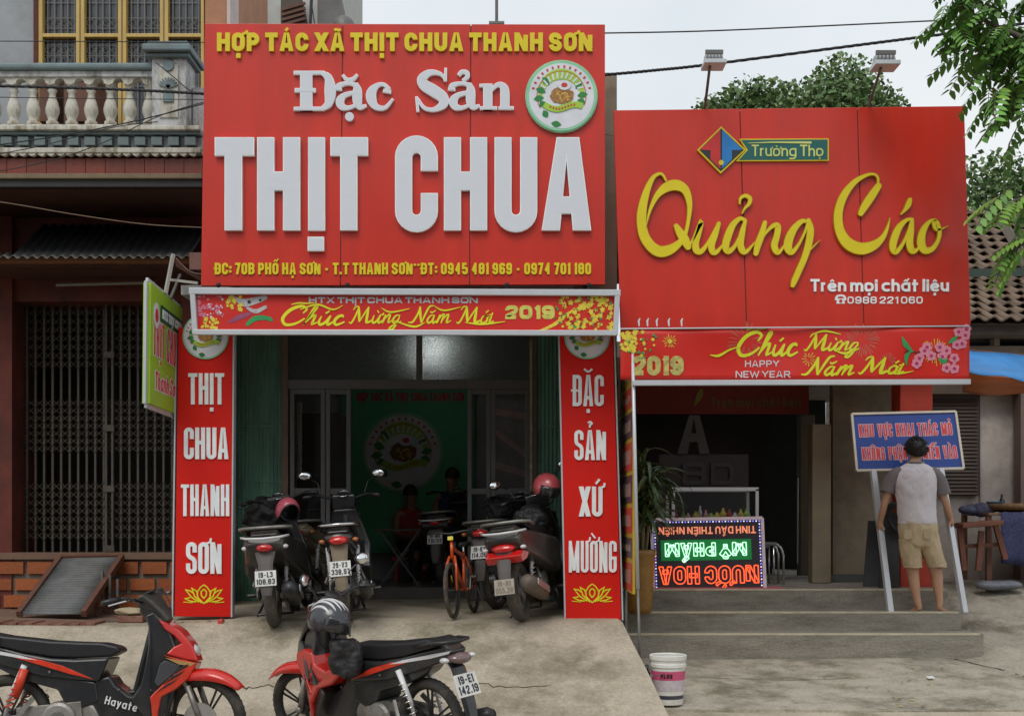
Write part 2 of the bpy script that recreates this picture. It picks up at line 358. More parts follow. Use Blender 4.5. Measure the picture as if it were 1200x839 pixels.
def glyph(ch, W, H, t):
    """strokes [(ribbon)] for one character, advance width; W nominal letter width, H cap height, t weight"""
    base = unicodedata.normalize('NFD', ch); marks = base[1:]; b = base[0]
    if ch in 'Đ': b, marks = 'D', 'đ'
    if b not in G: return [], W * .5
    wf, st = G[b][0], G[b][1]; w = max(t, W * wf) if wf else t
    cx = (w - t); cy = (H - t); out = []
    def mp(p): return (t / 2 + p[0] * cx, t / 2 + p[1] * cy)
    for s in st:
        pts = [mp(p) for p in s[0]]; fl = s[3] if len(s) > 3 else ''
        r = 0
        big = min(cx / 2, cy * .3) * 1.0
        if s[1] in (1, 3): r = [big] * len(pts)
        if s[1] == 3: r = [0] + [big * 2] * (len(pts) - 1) if len(pts) == 5 else [big] * len(pts)
        if s[1] == 2: r = [big] * 5 + [0]
        if s[1] == 4: r = [0, 0] + [big] * (len(pts) - 2)
        if s[1] == 5: r = [0, big, big, big * .8, big * .4, 0, 0]
        if s[1] == 4 and b == '5': r = [0, 0, 0, big, big, big, 0]
        if s[1] == 3:
            r = [0 if i == 0 else big for i in range(len(pts))]
        if r: pts = rnd_poly(pts, r, bool(s[2]))
        if s[2]:
            out.append(ribbon(pts, t, 0, True))
        elif fl == 'A':
            tp = 1 if b == 'A' else -1; y0, y1 = (0, H) if b == 'A' else (H, 0)
            tt = t * .98; hx = w / 2
            # two legs as wedges
            for sx in (-1, 1):
                a_ = (hx + sx * (w / 2), y0); b_ = (hx + sx * (w / 2 - tt * 1.05), y0); c_ = (hx - sx * .0, y1); d_ = (hx + sx * tt * .55, y1)
                out.append(([a_, d_], [b_, c_], False))
        else:
            cap = 0 if fl in ('n',) else t / 2
            if b in 'KXYN' and s is not st[0]: cap = 0
            if b in 'XVKRN' and cap == 0 or b == 'X':
                # diagonals: cut flat at top and bottom
                if len(pts) == 2 and abs(pts[0][0] - pts[1][0]) > 1e-6 and abs(pts[0][1] - pts[1][1]) > .3 * H:
                    (x0, yy0), (x1, yy1) = pts
                    if s[0][0][1] in (0, 1, .98, .02): yy0 = 0 if yy0 < H / 2 else H
                    if s[0][1][1] in (0, 1, .98, .02): yy1 = 0 if yy1 < H / 2 else H
                    hw = t * .58
                    out.append(([(x0 - hw, yy0), (x1 - hw, yy1)], [(x0 + hw, yy0), (x1 + hw, yy1)], False)); continue
            out.append(ribbon(pts, t, cap))
    low = b.islower(); top = H * .70 if low else H
    if b in 'hlt': top = H
    m = t * .55; g = H * .07 + m * .2; mid = w / 2
    hasv = any(q in '\u0302\u0306' for q in marks)
    for q in marks:
        y = top + g
        sc = max(H * .16, t * .6)
        if q == '\u0302': out.append(ribbon([(mid - sc * .9, y), (mid, y + sc * .8), (mid + sc * .9, y)], m))
        elif q == '\u0306': out.append(ribbon(smooth_path([(mid - sc * .8, y + sc * .7), (mid, y + sc * .1), (mid + sc * .8, y + sc * .7)], 3), m))
        elif q == '\u031b':
            out.append(ribbon([(w - t * .5, top - m * .6), (w + m * .7, top + m * .1), (w + m * .9, top + sc * .75)], m * .95))
        elif q == '\u0323': out.append(ribbon([(mid, -g - m * 1.9 - H*.015), (mid, -g - H*.015)], m * 1.7))
        elif q == 'đ': out.append(ribbon([(-t * .45, H * .5), (w * .62, H * .5)], m * 1.1))
        else:
            ax = mid + (sc * 1.1 if hasv else 0); ay = y + (sc * .55 if hasv else 0)
            if q == '\u0301': out.append(ribbon([(ax - sc * .3, ay), (ax + sc * .5, ay + sc * 1.0)], m))
            elif q == '\u0300': out.append(ribbon([(ax + sc * .3, ay), (ax - sc * .5, ay + sc * 1.0)], m))
            elif q == '\u0303':
                out.append(ribbon(smooth_path([(ax - sc, ay + sc * .1), (ax - sc * .45, ay + sc * .5), (ax + sc * .45, ay + sc * .15), (ax + sc, ay + sc * .6)], 3), m))
            elif q == '\u0309':
                out.append(ribbon(smooth_path([(ax - sc * .4, ay + sc * .95), (ax + sc * .05, ay + sc * 1.2), (ax + sc * .4, ay + sc * .85), (ax, ay + sc * .5), (ax, ay)], 3), m))
    if b == 'i' and marks and any(q in '\u0301\u0300\u0309\u0303' for q in marks): out.pop(1)
    return out, w
def lay(txt, x0, x1, H, t, gap=None, W=None):
    """letters placed to fill x0..x1: [(ch, x, W)]; W solved from the length wanted"""
    g = gap if gap is not None else t * .45
    sp = H * .22
    fx = 0; fw = 0
    for i, ch in enumerate(txt):
        if ch == ' ': fx += sp; continue
        b = 'D' if ch == 'Đ' else unicodedata.normalize('NFD', ch)[0]
        wf = G.get(b, (1,))[0]
        if wf: fw += wf
        else: fx += t
        fx += g
    fx -= g
    W = (x1 - x0 - fx) / fw
    for _ in range(12):                  # narrow letters are never thinner than a stem
        tot = sum(sp if ch == ' ' else glyph(ch, W, H, t)[1] + g for ch in txt) - g
        W *= 1 + ((x1 - x0) / tot - 1) * .8
    out = []; x = x0
    for ch in txt:
        if ch == ' ': x += sp; continue
        st, w = glyph(ch, W, H, t)
        out.append((ch, x, st)); x += w + g
    lay.W = W
    return out
def fitw(txt, x0, x1, H, t, gap):
    for _ in range(14):
        lay(txt, x0, x1, H, t, gap); k = lay.W       # width of a plain letter at this weight
        if t <= k * .40: break
        t *= .95
    return t
def text(txt, x0, x1, yb, H, t, mp, n, d, mat, parent, each=None, gap=None, rim=None, name='lettering', slant=0.):
    """yb base line in 2-D; mp 2-D -> 3-D; each letter its own part when each is set, else one mesh"""
    mb = MB(); k = 0; t = fitw(txt, x0, x1, H, t, gap)
    for ch, x, st in lay(txt, x0, x1, H, t, gap):
        if each: mb = MB()
        for i, (Lf, Rt, cl) in enumerate(st):
            k += 1; o = (.0003 * (i % 5))
            s = ([(x + a + slant * b, yb + b) for a, b in Lf], [(x + a + slant * b, yb + b) for a, b in Rt], cl)
            if rim is not None:
                mb.k = 1; emit(mb, fat(s, rim), mp, n, d, -.0012 + o * .3); mb.k = 0
            emit(mb, s, mp, n, d, o + .0004)
        if each: mb.build(each, mat, parent)
    if not each: return mb.build(name, mat, parent)
def fat(s, e):
    L, Rr, cl = s; a = []; b = []
    for (p, q) in zip(L, Rr):
        d = math.hypot(p[0] - q[0], p[1] - q[1]) or 1; ux, uy = (p[0] - q[0]) / d * e, (p[1] - q[1]) / d * e
        a.append((p[0] + ux, p[1] + uy)); b.append((q[0] - ux, q[1] - uy))
    if not cl and len(a) > 1:
        def push(i, j):
            mx0 = ((a[i][0] + b[i][0]) / 2, (a[i][1] + b[i][1]) / 2); m1 = ((a[j][0] + b[j][0]) / 2, (a[j][1] + b[j][1]) / 2)
            d = math.hypot(mx0[0] - m1[0], mx0[1] - m1[1]) or 1; v = ((mx0[0] - m1[0]) / d * e, (mx0[1] - m1[1]) / d * e)
            a[i] = (a[i][0] + v[0], a[i][1] + v[1]); b[i] = (b[i][0] + v[0], b[i][1] + v[1])
        push(0, 1); push(-1, -2)
    return a, b, cl
def flatmap(Y): return lambda x, y: P(x, -y, Y)      # pixel plane at depth Y, y measured upwards (negative pixels)
NF = Vector((0, -1, 0))
def strokes(mb, lst, mp, n, d, ox=0, oy=0, sx=1, sy=1, rim=None, k=5, rnd=True, path=True):
    """lst of [(x,y,w)...] strokes; (x,y) in pixels y down"""
    for i, st in enumerate(lst):
        q = smooth_path(st, k) if (path and len(st) > 2) else st
        rb = ribbon([(ox + p[0] * sx, -(oy + p[1] * sy), p[2] * abs(sx)) for p in q], rnd=rnd)
        if rim is not None:
            mb.k = 1; emit(mb, fat(rb, rim), mp, n, d, -.0012 + .0002 * (i % 4)); mb.k = 0
        emit(mb, rb, mp, n, d, .0003 * (i % 6) + .0004)
# ------------------------------------------------------------------ shared materials
concrete = M('concrete', (.42, .362, .28), .85, var=.14, scale=3.5, bump=.7, bscale=34, dirt=(.17, .145, .09), damt=.8, dscale=1.7, grain=.22, gscale=38)
concrete2 = M('old_concrete', (.385, .345, .28), .88, var=.18, scale=4, bump=.7, bscale=36, dirt=(.13, .115, .075), damt=.85, dscale=2.2, grain=.25, gscale=40)
stepc = M('step_concrete', (.285, .262, .22), .85, var=.12, scale=6, bump=.6, bscale=45, dirt=(.11, .098, .065), damt=.6, dscale=3.2, stretch=(.5, 1, 2.2), grain=.22, gscale=40)
nosing = M('pale_nosing', (.50, .45, .33), .8, var=.2, scale=9)
asphalt = M('asphalt', (.055, .053, .05), .9, var=.2, scale=20, bump=.3, bscale=90)
earth = M('earth', (.12, .10, .06), .95, var=.25, scale=2)
brickm = M('terracotta', (.36, .095, .026), .8, var=.22, scale=9, bump=.25, bscale=60, dirt=(.12, .06, .035), damt=.5, dscale=5, rnd=.18)
mortar = M('mortar', (.17, .145, .115), .9, var=.15, scale=12, bump=.3, bscale=70)
maroon = M('maroon_plaster', (.12, .022, .013), .75, var=.3, scale=3, bump=.15, bscale=20, dirt=(.02, .01, .008), damt=.6)
browndk = M('dark_brown_paint', (.07, .025, .016), .7, var=.3, scale=4)
greywall = M('grey_plaster', (.34, .36, .38), .8, var=.08, scale=2, bump=.15, bscale=30, dirt=(.22, .22, .2), damt=.5)
bal_m = M('balustrade_paint', (.55, .56, .56), .75, var=.15, scale=7, bump=.35, bscale=40, dirt=(.14, .125, .10), damt=.9, dscale=5, stretch=(1.6, 1, .7), grain=.12)
bal_cream = M('cream_plaster', (.60, .58, .51), .78, var=.16, scale=8, bump=.3, bscale=40, dirt=(.20, .155, .09), damt=.85, dscale=6, stretch=(1.8, 1, .6), grain=.12, rnd=.10)
bal_blue = M('blue_grey_trim', (.17, .235, .25), .6, var=.12, scale=6, dirt=(.13, .13, .12), damt=.6, dscale=4)
tilered = M('glazed_red_tile', (.23, .035, .018), .35, var=.2, scale=9, dirt=(.16, .10, .05), damt=.5, dscale=6, rnd=.15)
yellowwood = M('yellow_wood', (.55, .38, .11), .5, var=.14, scale=8, stretch=(6, 6, .6))
glassdk = M('dark_glass', (.035, .04, .045), .08, var=.3, scale=5, spec=.7)
orangewall = M('orange_plaster', (.46, .22, .12), .8, var=.1, scale=4, dirt=(.3, .15, .1), damt=.4)
greenpaint = M('green_shutter', (.17, .37, .275), .5, var=.15, scale=4, stretch=(2, 2, .5), dirt=(.03, .06, .04), damt=.5)
alu = M('aluminium_frame', (.55, .56, .58), .4, .5, var=.08, scale=10)
alu_dk = M('brown_metal', (.10, .07, .05), .45, .3, var=.15, scale=10)
steel = M('grey_steel', (.16, .155, .145), .5, .5, var=.2, scale=10)
gate_m = M('gate_metal', (.080, .066, .052), .6, .3, var=.25, scale=12)
zinc = M('weathered_zinc', (.15, .15, .145), .55, .4, var=.25, scale=6, dirt=(.09, .06, .04), damt=.7)
darkzinc = M('dark_sheet', (.020, .022, .025), .6, .2, var=.3, scale=5)
rustwood = M('reddish_wood', (.13, .055, .035), .7, var=.2, scale=10)
white = M('white_paint', (.78, .78, .77), .45, var=.04, scale=8)
whitealu = M('white_aluminium', (.56, .585, .62), .35, .2, var=.05, scale=8)
blackpl = M('black_plastic', (.016, .016, .018), .38, var=.2, scale=10)
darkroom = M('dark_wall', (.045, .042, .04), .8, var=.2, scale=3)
beige = M('beige_wall', (.30, .25, .18), .75, var=.1, scale=4, dirt=(.16, .13, .09), damt=.5)
palew = M('pale_lilac_wall', (.60, .535, .50), .8, var=.1, scale=3, dirt=(.24, .19, .17), damt=.55, dscale=2)
redsign = M('red_composite', (.60, .022, .006), .40, var=.10, scale=1.6, spec=.35, coat=.45, bump=.06, bscale=1.6, dirt=(.45, .03, .015), damt=.28, dscale=2.5, stretch=(2.6, 1, .5))
redsign.node_tree.nodes['Principled BSDF'].inputs['Coat Roughness'].default_value = .22
redboard = M('bright_red_vinyl', (.66, .010, .004), .5, var=.04, scale=2, spec=.3)
gold = M('yellow_letter', (.74, .60, .008), .4, var=.05, scale=10)
golddk = M('yellow_letter_side', (.45, .27, .01), .5)
silver = M('pale_grey_letter', (.68, .71, .77), .45, var=.015, scale=10, stretch=(1, 1, 4))
silver_rim = M('white_letter_rim', (.84, .90, .92), .4)
clear = M('window_glass', (.02, .025, .025), .03, var=0, trans=0, alpha=.22, spec=.6)

# ------------------------------------------------------------------ ground
mb = MB(); mb.box(-300, 300, -300, 300, -.4, -.06)
kind(mb.build('ground', earth))
mb = MB(); mb.box(-60, 60, -8, 4.6, -.3, -.052)
kind(mb.build('road', asphalt))
def nzh(x, y, a=.008):
    return a * (sin(x * 2.3 + y * 1.1) + sin(x * 5.1 - y * 3.7 + 1) * .5 + sin(y * 7.3 + x * .7) * .4)
def hL(x, Y):
    z = .71 - max(0, 10.4 - Y) * .41
    if Y > 10.4: z = .71
    z = max(z, 0.) if z > .05 else max(0, .05 * math.exp((z - .05) / .05))
    t = min(1, max(0, (-2.75 - x) / .3)); z -= .035 * t * t * (3 - 2 * t)
    return z + nzh(x, Y)
def edge(Y): return .875 + max(0, 10.5 - Y) * .161
def shopramp(u, v):
    Y = 4.6 + v * (13.2 - 4.6); x = -9 + u * (edge(Y) + 9); return Vector((x, Y, hL(x, Y)))
mb = MB(); mb.sheet(shopramp, 70, 70)
n0 = [shopramp(1, v / 70) for v in range(71)]
mb.add([p for p in n0] + [Vector((p.x, p.y, -.2)) for p in n0], [(i, i + 1, i + 72, i + 71) for i in range(70)])
kind(mb.build('concrete_ramp', concrete, smooth=True))
def hR(x, Y):
    a = .287 * max(0, min(Y, 11.5) - 8.5) / 3.0
    r = .191 if Y < 10.6 else min(.87, .19 + (Y - 10.6) * .235)
    r = max(r, a) if Y > 10.6 else a
    xs = 4.12 + max(0, 11.9 - Y) * .12
    t = min(1, max(0, (x - xs) / .22)); t = t * t * (3 - 2 * t)
    return a + (r - a) * t + nzh(x, Y, .006)
mb = MB()
mb.sheet(lambda u, v: (lambda Y: Vector((edge(Y) - .02 + u * (14 - edge(Y)), Y, hR(edge(Y) + u * (14 - edge(Y)), Y))))(9.62 + v * (18 - 9.62)), 90, 70)
kind(mb.build('forecourt_slab', concrete2, smooth=True))
mb = MB()
mb.sheet(lambda u, v: (lambda Y: Vector((edge(Y) - .02 + u * (14 - edge(Y)), Y, hR(1, Y) - .022 - .003 * sin(u * 20))))(4.6 + v * (9.65 - 4.6)), 60, 40)
kind(mb.build('lower_forecourt', concrete, smooth=True))
mb = MB(); mb.sheet(lambda u, v: (lambda x: Vector((x, 9.62, hR(x, 9.62) - .035 * v)))(edge(9.62) - .02 + u * (14 - edge(9.62))), 90, 1); kind(mb.build('slab_edge', concrete2))
# cracks: dark slits in the concrete
crackm = M('crack_dirt', (.05, .042, .03), .95)
def crack(pts, w, nm='crack'):
    q = []
    for a, b in zip(pts, pts[1:]):
        for i in range(6):
            t = i / 6; q.append((a[0] + (b[0] - a[0]) * t + R.uniform(-.012, .012), a[1] + (b[1] - a[1]) * t + R.uniform(-.02, .02), w * R.uniform(.4, 1.2)))
    q.append((*pts[-1], .001))
    L, Rr, _ = ribbon(q); m = MB(); n = len(L)
    h = hL if pts[0][0] < 1 else hR
    m.add([(x, y, h(x, y) + .004 + (0)) for x, y in L + Rr], [(i, i + 1, n + i + 1, n + i) for i in range(n - 1)])
    kind(m.build(nm, crackm))
crack([(-2.15, 9.55), (-1.95, 9.4), (-1.8, 9.45), (-1.6, 9.28)], .012)
crack([(-.35, 9.5), (-.1, 9.42), (.3, 9.47)], .008)
crack([(1.3, 10.7), (2.4, 10.66), (3.2, 10.75)], .007)
crack([(3.98, 11.5), (4.1, 11.2), (4.25, 10.9), (4.3, 10.65)], .028)
# steps to the right shop
xa, xb = .9, 4.14
steps = [(11.5, 11.85, .20, .505, xb + .1), (11.85, 12.2, .2, .675, xb + .02), (12.2, 18.0, .2, .865, xb + .02)]
mb = MB()
for i, (y0, y1, z0, z1, x1) in enumerate(steps):
    mb.box(xa, x1, y0, y1 + (.3 if i < 2 else 0), z0, z1)
stp = mb.build('concrete_steps', stepc, bevel=.012)
kind(stp)
for i, (y0, y1, z0, z1, x1) in enumerate(steps):
    m = MB(); m.box(xa + .002, x1 - .03, y0 - .003, y0 + .05, z1 - .014, z1 + .004); m.build('pale_edge', nosing, stp, bevel=.005)  # paler strip along the front edge of each step

# ------------------------------------------------------------------ litter
def litter(nm, lab, cat, pts, mat, h=.004, group=None):
    m = MB(); m.prism(pts, (0, 0, h)); return tag(m.build(nm, mat), lab, cat, group)
x, y = X_(1092, 10.6), 10.6
litter('paper_scrap', 'small white square of paper on the concrete below the steps', 'paper', [(x - .03, y, .22), (x + .03, y + .01, .22), (x + .028, y + .07, .228), (x - .028, y + .07, .226)], white)
leafy = M('fallen_leaf', (.55, .42, .05), .7, var=.3); leafb = M('brown_leaf', (.20, .09, .035), .8, var=.3)
for i in range(26):
    px = R.choice([R.uniform(800, 1190), R.uniform(1030, 1090)]); Y = R.uniform(9.7, 11.3); xx = X_(px, Y); r = R.uniform(.007, .016); a = R.uniform(0, 6)
    z = hR(xx, Y) + .012
    yl = R.random() < .65
    litter('fallen_leaf', 'tiny yellow fallen leaves scattered over the concrete before the steps' if yl else 'tiny brown fallen leaves scattered over the concrete before the steps', 'leaf', [(xx + r * cos(a + t) * (1.6 if k % 2 else .7), Y + r * sin(a + t) * (1.6 if k % 2 else .7), z) for k, t in enumerate((0, .8, 2.2, 3.2, 4, 5.3))], leafy if yl else leafb, .002,
           'yellow fallen leaves on the concrete' if yl else 'brown fallen leaves on the concrete')

# ------------------------------------------------------------------ left house
LH = thing('town_house', 'old house with grey balustrade balcony above a dark folding gate and brick plinth', 'house', (-4.2, 12.4, .68))
YW = 12.5
# lower facade: a recess with the gate
m = MB(); m.box(-8, X_(14, 12), 12, 12.6, -.05, Z_(205, 11.9)); m.build('left_pier', maroon, LH)
m = MB(); m.box(X_(212, 12), -2.80, 12, 12.6, -.05, Z_(205, 11.9)); m.build('right_pier', maroon, LH)
m = MB(); m.box(X_(14, 12), X_(212, 12), 12.06, 12.6, Z_(352, 12), Z_(205, 11.9) - .004); m.build('lintel_wall', maroon, LH)
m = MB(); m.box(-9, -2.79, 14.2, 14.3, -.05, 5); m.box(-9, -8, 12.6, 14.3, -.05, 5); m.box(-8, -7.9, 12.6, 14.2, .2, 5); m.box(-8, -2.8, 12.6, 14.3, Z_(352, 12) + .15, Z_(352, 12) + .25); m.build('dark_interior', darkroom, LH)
m = MB(); m.box(-8, -2.8, 12.02, 14.4, .1, Z_(652, 12)); pl = m.build('plinth', mortar, LH)
m = MB(); m.box(-8, X_(212, 12) + .4, 11.97, 12.1, Z_(655, 12), Z_(648, 12) + .006); m.build('plinth_ledge', M('dusty_ledge', (.17, .10, .065), .8), LH)
# bricks, each one proud of the mortar
rows = [(658, 672), (678, 691), (697, 711), (715, 727)]
bsrc = None
for k, (ya, yb) in enumerate(rows):
    off = [-8, -22, -2, -16][k]; xx = -60 + off
    while xx < 232:
        x0, x1 = X_(xx, 12), X_(xx + 29, 12)
        if x0 > -2.85: break
        x1 = min(x1, -2.83); xx += 33.5
        if bsrc is None:
            m = MB(); m.box(-.5, .5, -.02, .02, -.5, .5); bsrc = m.build('brick', brickm, pl, loc=((x0 + x1) / 2, 12.005, (Z_(ya, 12) + Z_(yb, 12)) / 2))
            b = bsrc
        else: b = piece(bsrc, Vector(((x0 + x1) / 2, 12.005 + R.uniform(-.004, .004), (Z_(ya, 12) + Z_(yb, 12)) / 2)) - LH.location, parent=pl)
        b.scale = (x1 - x0, 1, Z_(ya, 12) - Z_(yb, 12))
m = MB(); m.sheet(lambda u, v: Vector((-8 + u * 4.9, 10.76 + v * 1.3, hL(-8 + u * 4.9, 10.76 + v * 1.3) + .006)), 30, 12); kind(m.build('terrace', M('terrace_plaster', (.20, .125, .085), .85, var=.2, scale=5, bump=.4, dirt=(.11, .08, .06), damt=.7, dscale=3, grain=.2, gscale=40), smooth=True))
# brick kerb strip on the terrace
m = MB(); m.box(-.5, .5, -.5, .5, -.5, .5); ks = None
KS = thing('brick_kerb', 'worn strip of red bricks laid flat in the concrete before the plinth', 'kerb', (-4, 10.6, .66))
for i in range(11):
    x0 = -4.75 + i * .128; 
    mm = MB(); mm.box(-.06, .06, -.14, .14, -.06, .018)
    if ks is None: ks = mm.build('brick', M('worn_brick', (.20, .07, .045), .85, var=.25, scale=14, dirt=(.2, .15, .11), damt=.85, dscale=7, rnd=.15), KS, loc=(x0, 10.6, hL(x0, 10.6)))
    else: piece(ks, Vector((x0, 10.6 + R.uniform(-.01, .01), hL(x0, 10.6) + R.uniform(-.006, .003))) - KS.location)
# folding gate
def gate():
    g0, g1 = X_(16, 12.3), X_(208, 12.3); Y = 12.3; zt, zb = Z_(352, Y), Z_(652, Y)
    m = MB(); m.box(g0, g1, Y - .03, Y + .03, zb, zb + .03); m.box(g0, g1, Y - .03, Y + .03, zt - .05, zt); fr = m.build('folding_gate', gate_m, LH)
    src = None; n = 19; xs = []
    mid = X_(131, Y)
    for i in range(n):
        x = g0 + .05 + (g1 - g0 - .1) * i / (n - 1); xs.append(x)
        if src is None:
            mm = MB(); mm.box(-.010, .010, -.012, .012, zb - zb, zt - zb); src = mm.build('bar', gate_m, fr, loc=(x, Y, zb)); 
        else: piece(src, Vector((x, Y, zb)) - LH.location, parent=fr)
    m = MB(); m.box(mid - .05, mid - .03, Y - .05, Y, zb, zt); m.box(mid + .01, mid + .03, Y - .05, Y, zb, zt)
    for zz in (zb + .05, zb + .62, zb + 1.2, zb + 1.9): m.box(mid - .06, mid + .04, Y - .06, Y - .05, zz, zz + .06)
    m.build('lock_stile', gate_m, fr)
    m = MB(); p = (g1 - g0 - .1) / (n - 1); D = p * .95
    for (a, b) in ((565, 632), (468, 530), (352, 432)):
        za, zc = Z_(b, Y), Z_(a, Y); k = int(round((zc - za) / D)); D2 = (zc - za) / k
        for j in range(k):
            for i in range(n - 1):
                z = za + j * D2
                m.bar((xs[i], Y - .016, z), (xs[i + 1], Y - .016, z + D2), .004, .009, (0, 1, 0)); m.bar((xs[i], Y - .021, z + D2), (xs[i + 1], Y - .021, z), .004, .009, (0, 1, 0))
    o = m.build('lattice', gate_m, fr); o['kind'] = 'stuff'
gate()
# canopy sheet over the gate, its beam, the tube lamp
def corr(x0, x1, y0, z0, y1, z1, pitch, amp, n=None):
    n = n or int((x1 - x0) / pitch * 6)
    return lambda u, v: Vector((x0 + (x1 - x0) * u, y0 + (y1 - y0) * v, z0 + (z1 - z0) * v + amp * sin(2 * pi * (x0 + (x1 - x0) * u) / pitch))), n
f, n = corr(X_(18, 11.4), -2.85, 11.35, Z_(299, 11.35), 12.06, Z_(262, 12), .085, .012)
m = MB(); m.sheet(f, n, 3); m.build('canopy_sheet', darkzinc, LH, solid=.004, smooth=True)
f, n = corr(X_(0, 11.3) - .6, -2.85, 11.28, Z_(301.5, 11.28), 11.4, Z_(297, 11.4), .085, .014)
m = MB(); m.sheet(f, n, 1); m.build('canopy_lit_edge', zinc, LH, solid=.004, smooth=True)  # paler metal on this strip stands in for light caught by the edge
m = MB(); m.box(-8, -2.85, 11.36, 11.44, Z_(309, 11.4), Z_(303, 11.4)); m.build('canopy_beam', M('rusty_beam', (.20, .075, .03), .7, var=.2), LH)
m = MB(); m.box(-8, -2.85, 11.44, 12.06, Z_(312, 11.4), Z_(309, 11.4)); m.build('canopy_soffit', browndk, LH)
m = MB(); m.tube([P(66, 334, 11.9), P(182, 331, 11.9)], .016, 8); m.build('tube_lamp', M('dusty_tube', (.22, .20, .17), .4), LH)
# balcony
YB = 10.95
def bx(px0, px1, y0, y1, py0, py1, Y=YB): return (X_(px0, Y), X_(px1, Y), y0, y1, Z_(py1, Y), Z_(py0, Y))
BAL = MB(); BAL.box(-8, X_(238, YB), YB + .02, 12.5, Z_(220, YB), Z_(154, YB)); bal = BAL.build('balcony', browndk, LH)
def part(nm, b, mat, par=None, bev=.006):
    m = MB(); m.box(*b); return m.build(nm, mat, par or bal, bevel=bev)
part('band_backing', bx(-300, 238, YB - .01, YB + .03, 186, 206), mortar)
tl = None
for i in range(20):
    px = -220 + i * 23.0
    if px > 236: break
    q = min(px + 22.3, 238)
    if tl is None:
        m = MB(); m.box(-.5, .5, -.012, .012, -.5, .5); tl = m.build('tile', tilered, bal, loc=((X_(px, YB) + X_(q, YB)) / 2, YB - .018, (Z_(187, YB) + Z_(204.5, YB)) / 2)); o = tl
    else: o = piece(tl, Vector(((X_(px, YB) + X_(q, YB)) / 2, YB - .018, (Z_(187, YB) + Z_(204.5, YB)) / 2)) - LH.location)
    o.scale = ((q - px) * YB / F, 1, 17.5 * YB / F)
part('lower_moulding', bx(-300, 238, YB - .05, YB + .04, 205, 211), M('tan_plaster', (.22, .16, .10), .8, var=.2, scale=6))
part('soffit_band', bx(-300, 238, YB - .02, YB + .05, 211, 220), M('blackened_band', (.04, .038, .04), .7))
part('cornice', bx(-300, 238, YB - .10, YB + .05, 177, 183), bal_cream)
part('frieze', bx(-300, 238, YB - .03, YB + .05, 162, 177), bal_m)
part('upper_cornice', bx(-300, 238, YB - .14, YB + .3, 153, 158), bal_cream)
part('upper_moulding', bx(-300, 238, YB - .10, YB + .2, 158, 162), bal_blue)
dn = None; m = MB(); m.box(-.045, .045, -.04, .04, -.034, .034)
for i in range(24):
    px = -220 + i * 19.4
    if px > 232: break
    l = Vector((X_(px, YB), YB - .065, Z_(169.5, YB)))
    if dn is None: dn = m.build('dentil', bal_blue, bal, bevel=.01, loc=l)
    else: piece(dn, l - LH.location)
# scalloped drip edge
m = MB()
for i in range(40):
    px = -200 + i * 11
    if px < 236: m.lathe((X_(px, YB), YB - .07, Z_(181.5, YB)), [(.036, -.02), (.036, .02)], 12, (0, 1, 0))
o = m.build('scalloped_edge', bal_cream, bal); o['kind'] = 'stuff'
bu = None
prof = [(.075, 0), (.075, .045), (.05, .06), (.062, .09), (.082, .13), (.085, .17), (.07, .22), (.045, .27), (.040, .31), (.06, .335), (.045, .35), (.06, .385), (.07, .42), (.07, .46)]
zb = Z_(149, YB + .05); zt = Z_(91, YB + .05); hh = zt - zb
for i in range(18):
    px = -215 + 22.8 * i
    if px > 176: break
    l = Vector((X_(px, YB), YB + .06, zb))
    if bu is None:
        m = MB(); m.lathe((0, 0, 0), [(r * .70, h * hh / .46) for r, h in prof], 14); bu = m.build('baluster', bal_cream, bal, smooth=True, loc=l)
    else: piece(bu, l - LH.location)
part('bottom_rail', bx(-300, 181, YB - .03, YB + .15, 147, 153), bal_cream)
part('top_rail', bx(-300, 182, YB - .06, YB + .18, 76, 84), bal_blue, bev=.02)
part('rail_moulding', bx(-300, 181, YB - .02, YB + .14, 84, 91), bal_m)
part('post', bx(181, 221, YB - .08, YB + .24, 72, 153), bal_m)
part('post_panel', bx(190, 212, YB - .095, YB - .07, 80, 142), bal_cream)
# arched moulding between baluster heads
m = MB()
for i in range(18):
    px = -215 + 22.8 * i + 11.4
    if px > 176: break
    c = (X_(px, YB), Z_(97, YB)); rr = .045
    pts = [(c[0] - .083, YB - .0, Z_(91, YB)), (c[0] - .083, YB, c[1] - .02)] + [(c[0] - rr * cos(a), YB, c[1] - .005 + rr * .9 * sin(a)) for a in [pi * k / 8 for k in range(9)]] + [(c[0] + .083, YB, c[1] - .02), (c[0] + .083, YB, Z_(91, YB))]
    m.prism(pts, (0, .1, 0))
m.build('arcade', bal_cream, bal)
m = MB(); m.lathe((X_(201, YB), YB - .098, Z_(82, YB)), [(.05, 0), (.045, .012)], 16, (0, -1, 0))
for k in range(9):
    a = radians(20 + k * 17.5); c = Vector((X_(201, YB), YB - .1, Z_(108, YB)))
    m.bar(c, c + Vector((cos(a) * .085, 0, sin(a) * .09)), .012, .018, (0, 1, 0))
m.box(X_(195, YB), X_(207, YB), YB - .11, YB - .09, Z_(124, YB), Z_(110, YB)); m.build('fan_relief', bal_blue, bal)
m = MB()
for (a, b, ya, yb, o) in ((176, 226, 68, 73, .13), (173, 229, 60, 68, .18), (177, 225, 55, 60, .14)): m.box(X_(a, YB), X_(b, YB), YB - o, YB + .16 + o, Z_(yb, YB), Z_(ya, YB))
m.build('post_cap', bal_blue, bal, bevel=.012)
part('side_post', bx(222, 239, YB + .1, YB + .4, 98, 153), bal_m)
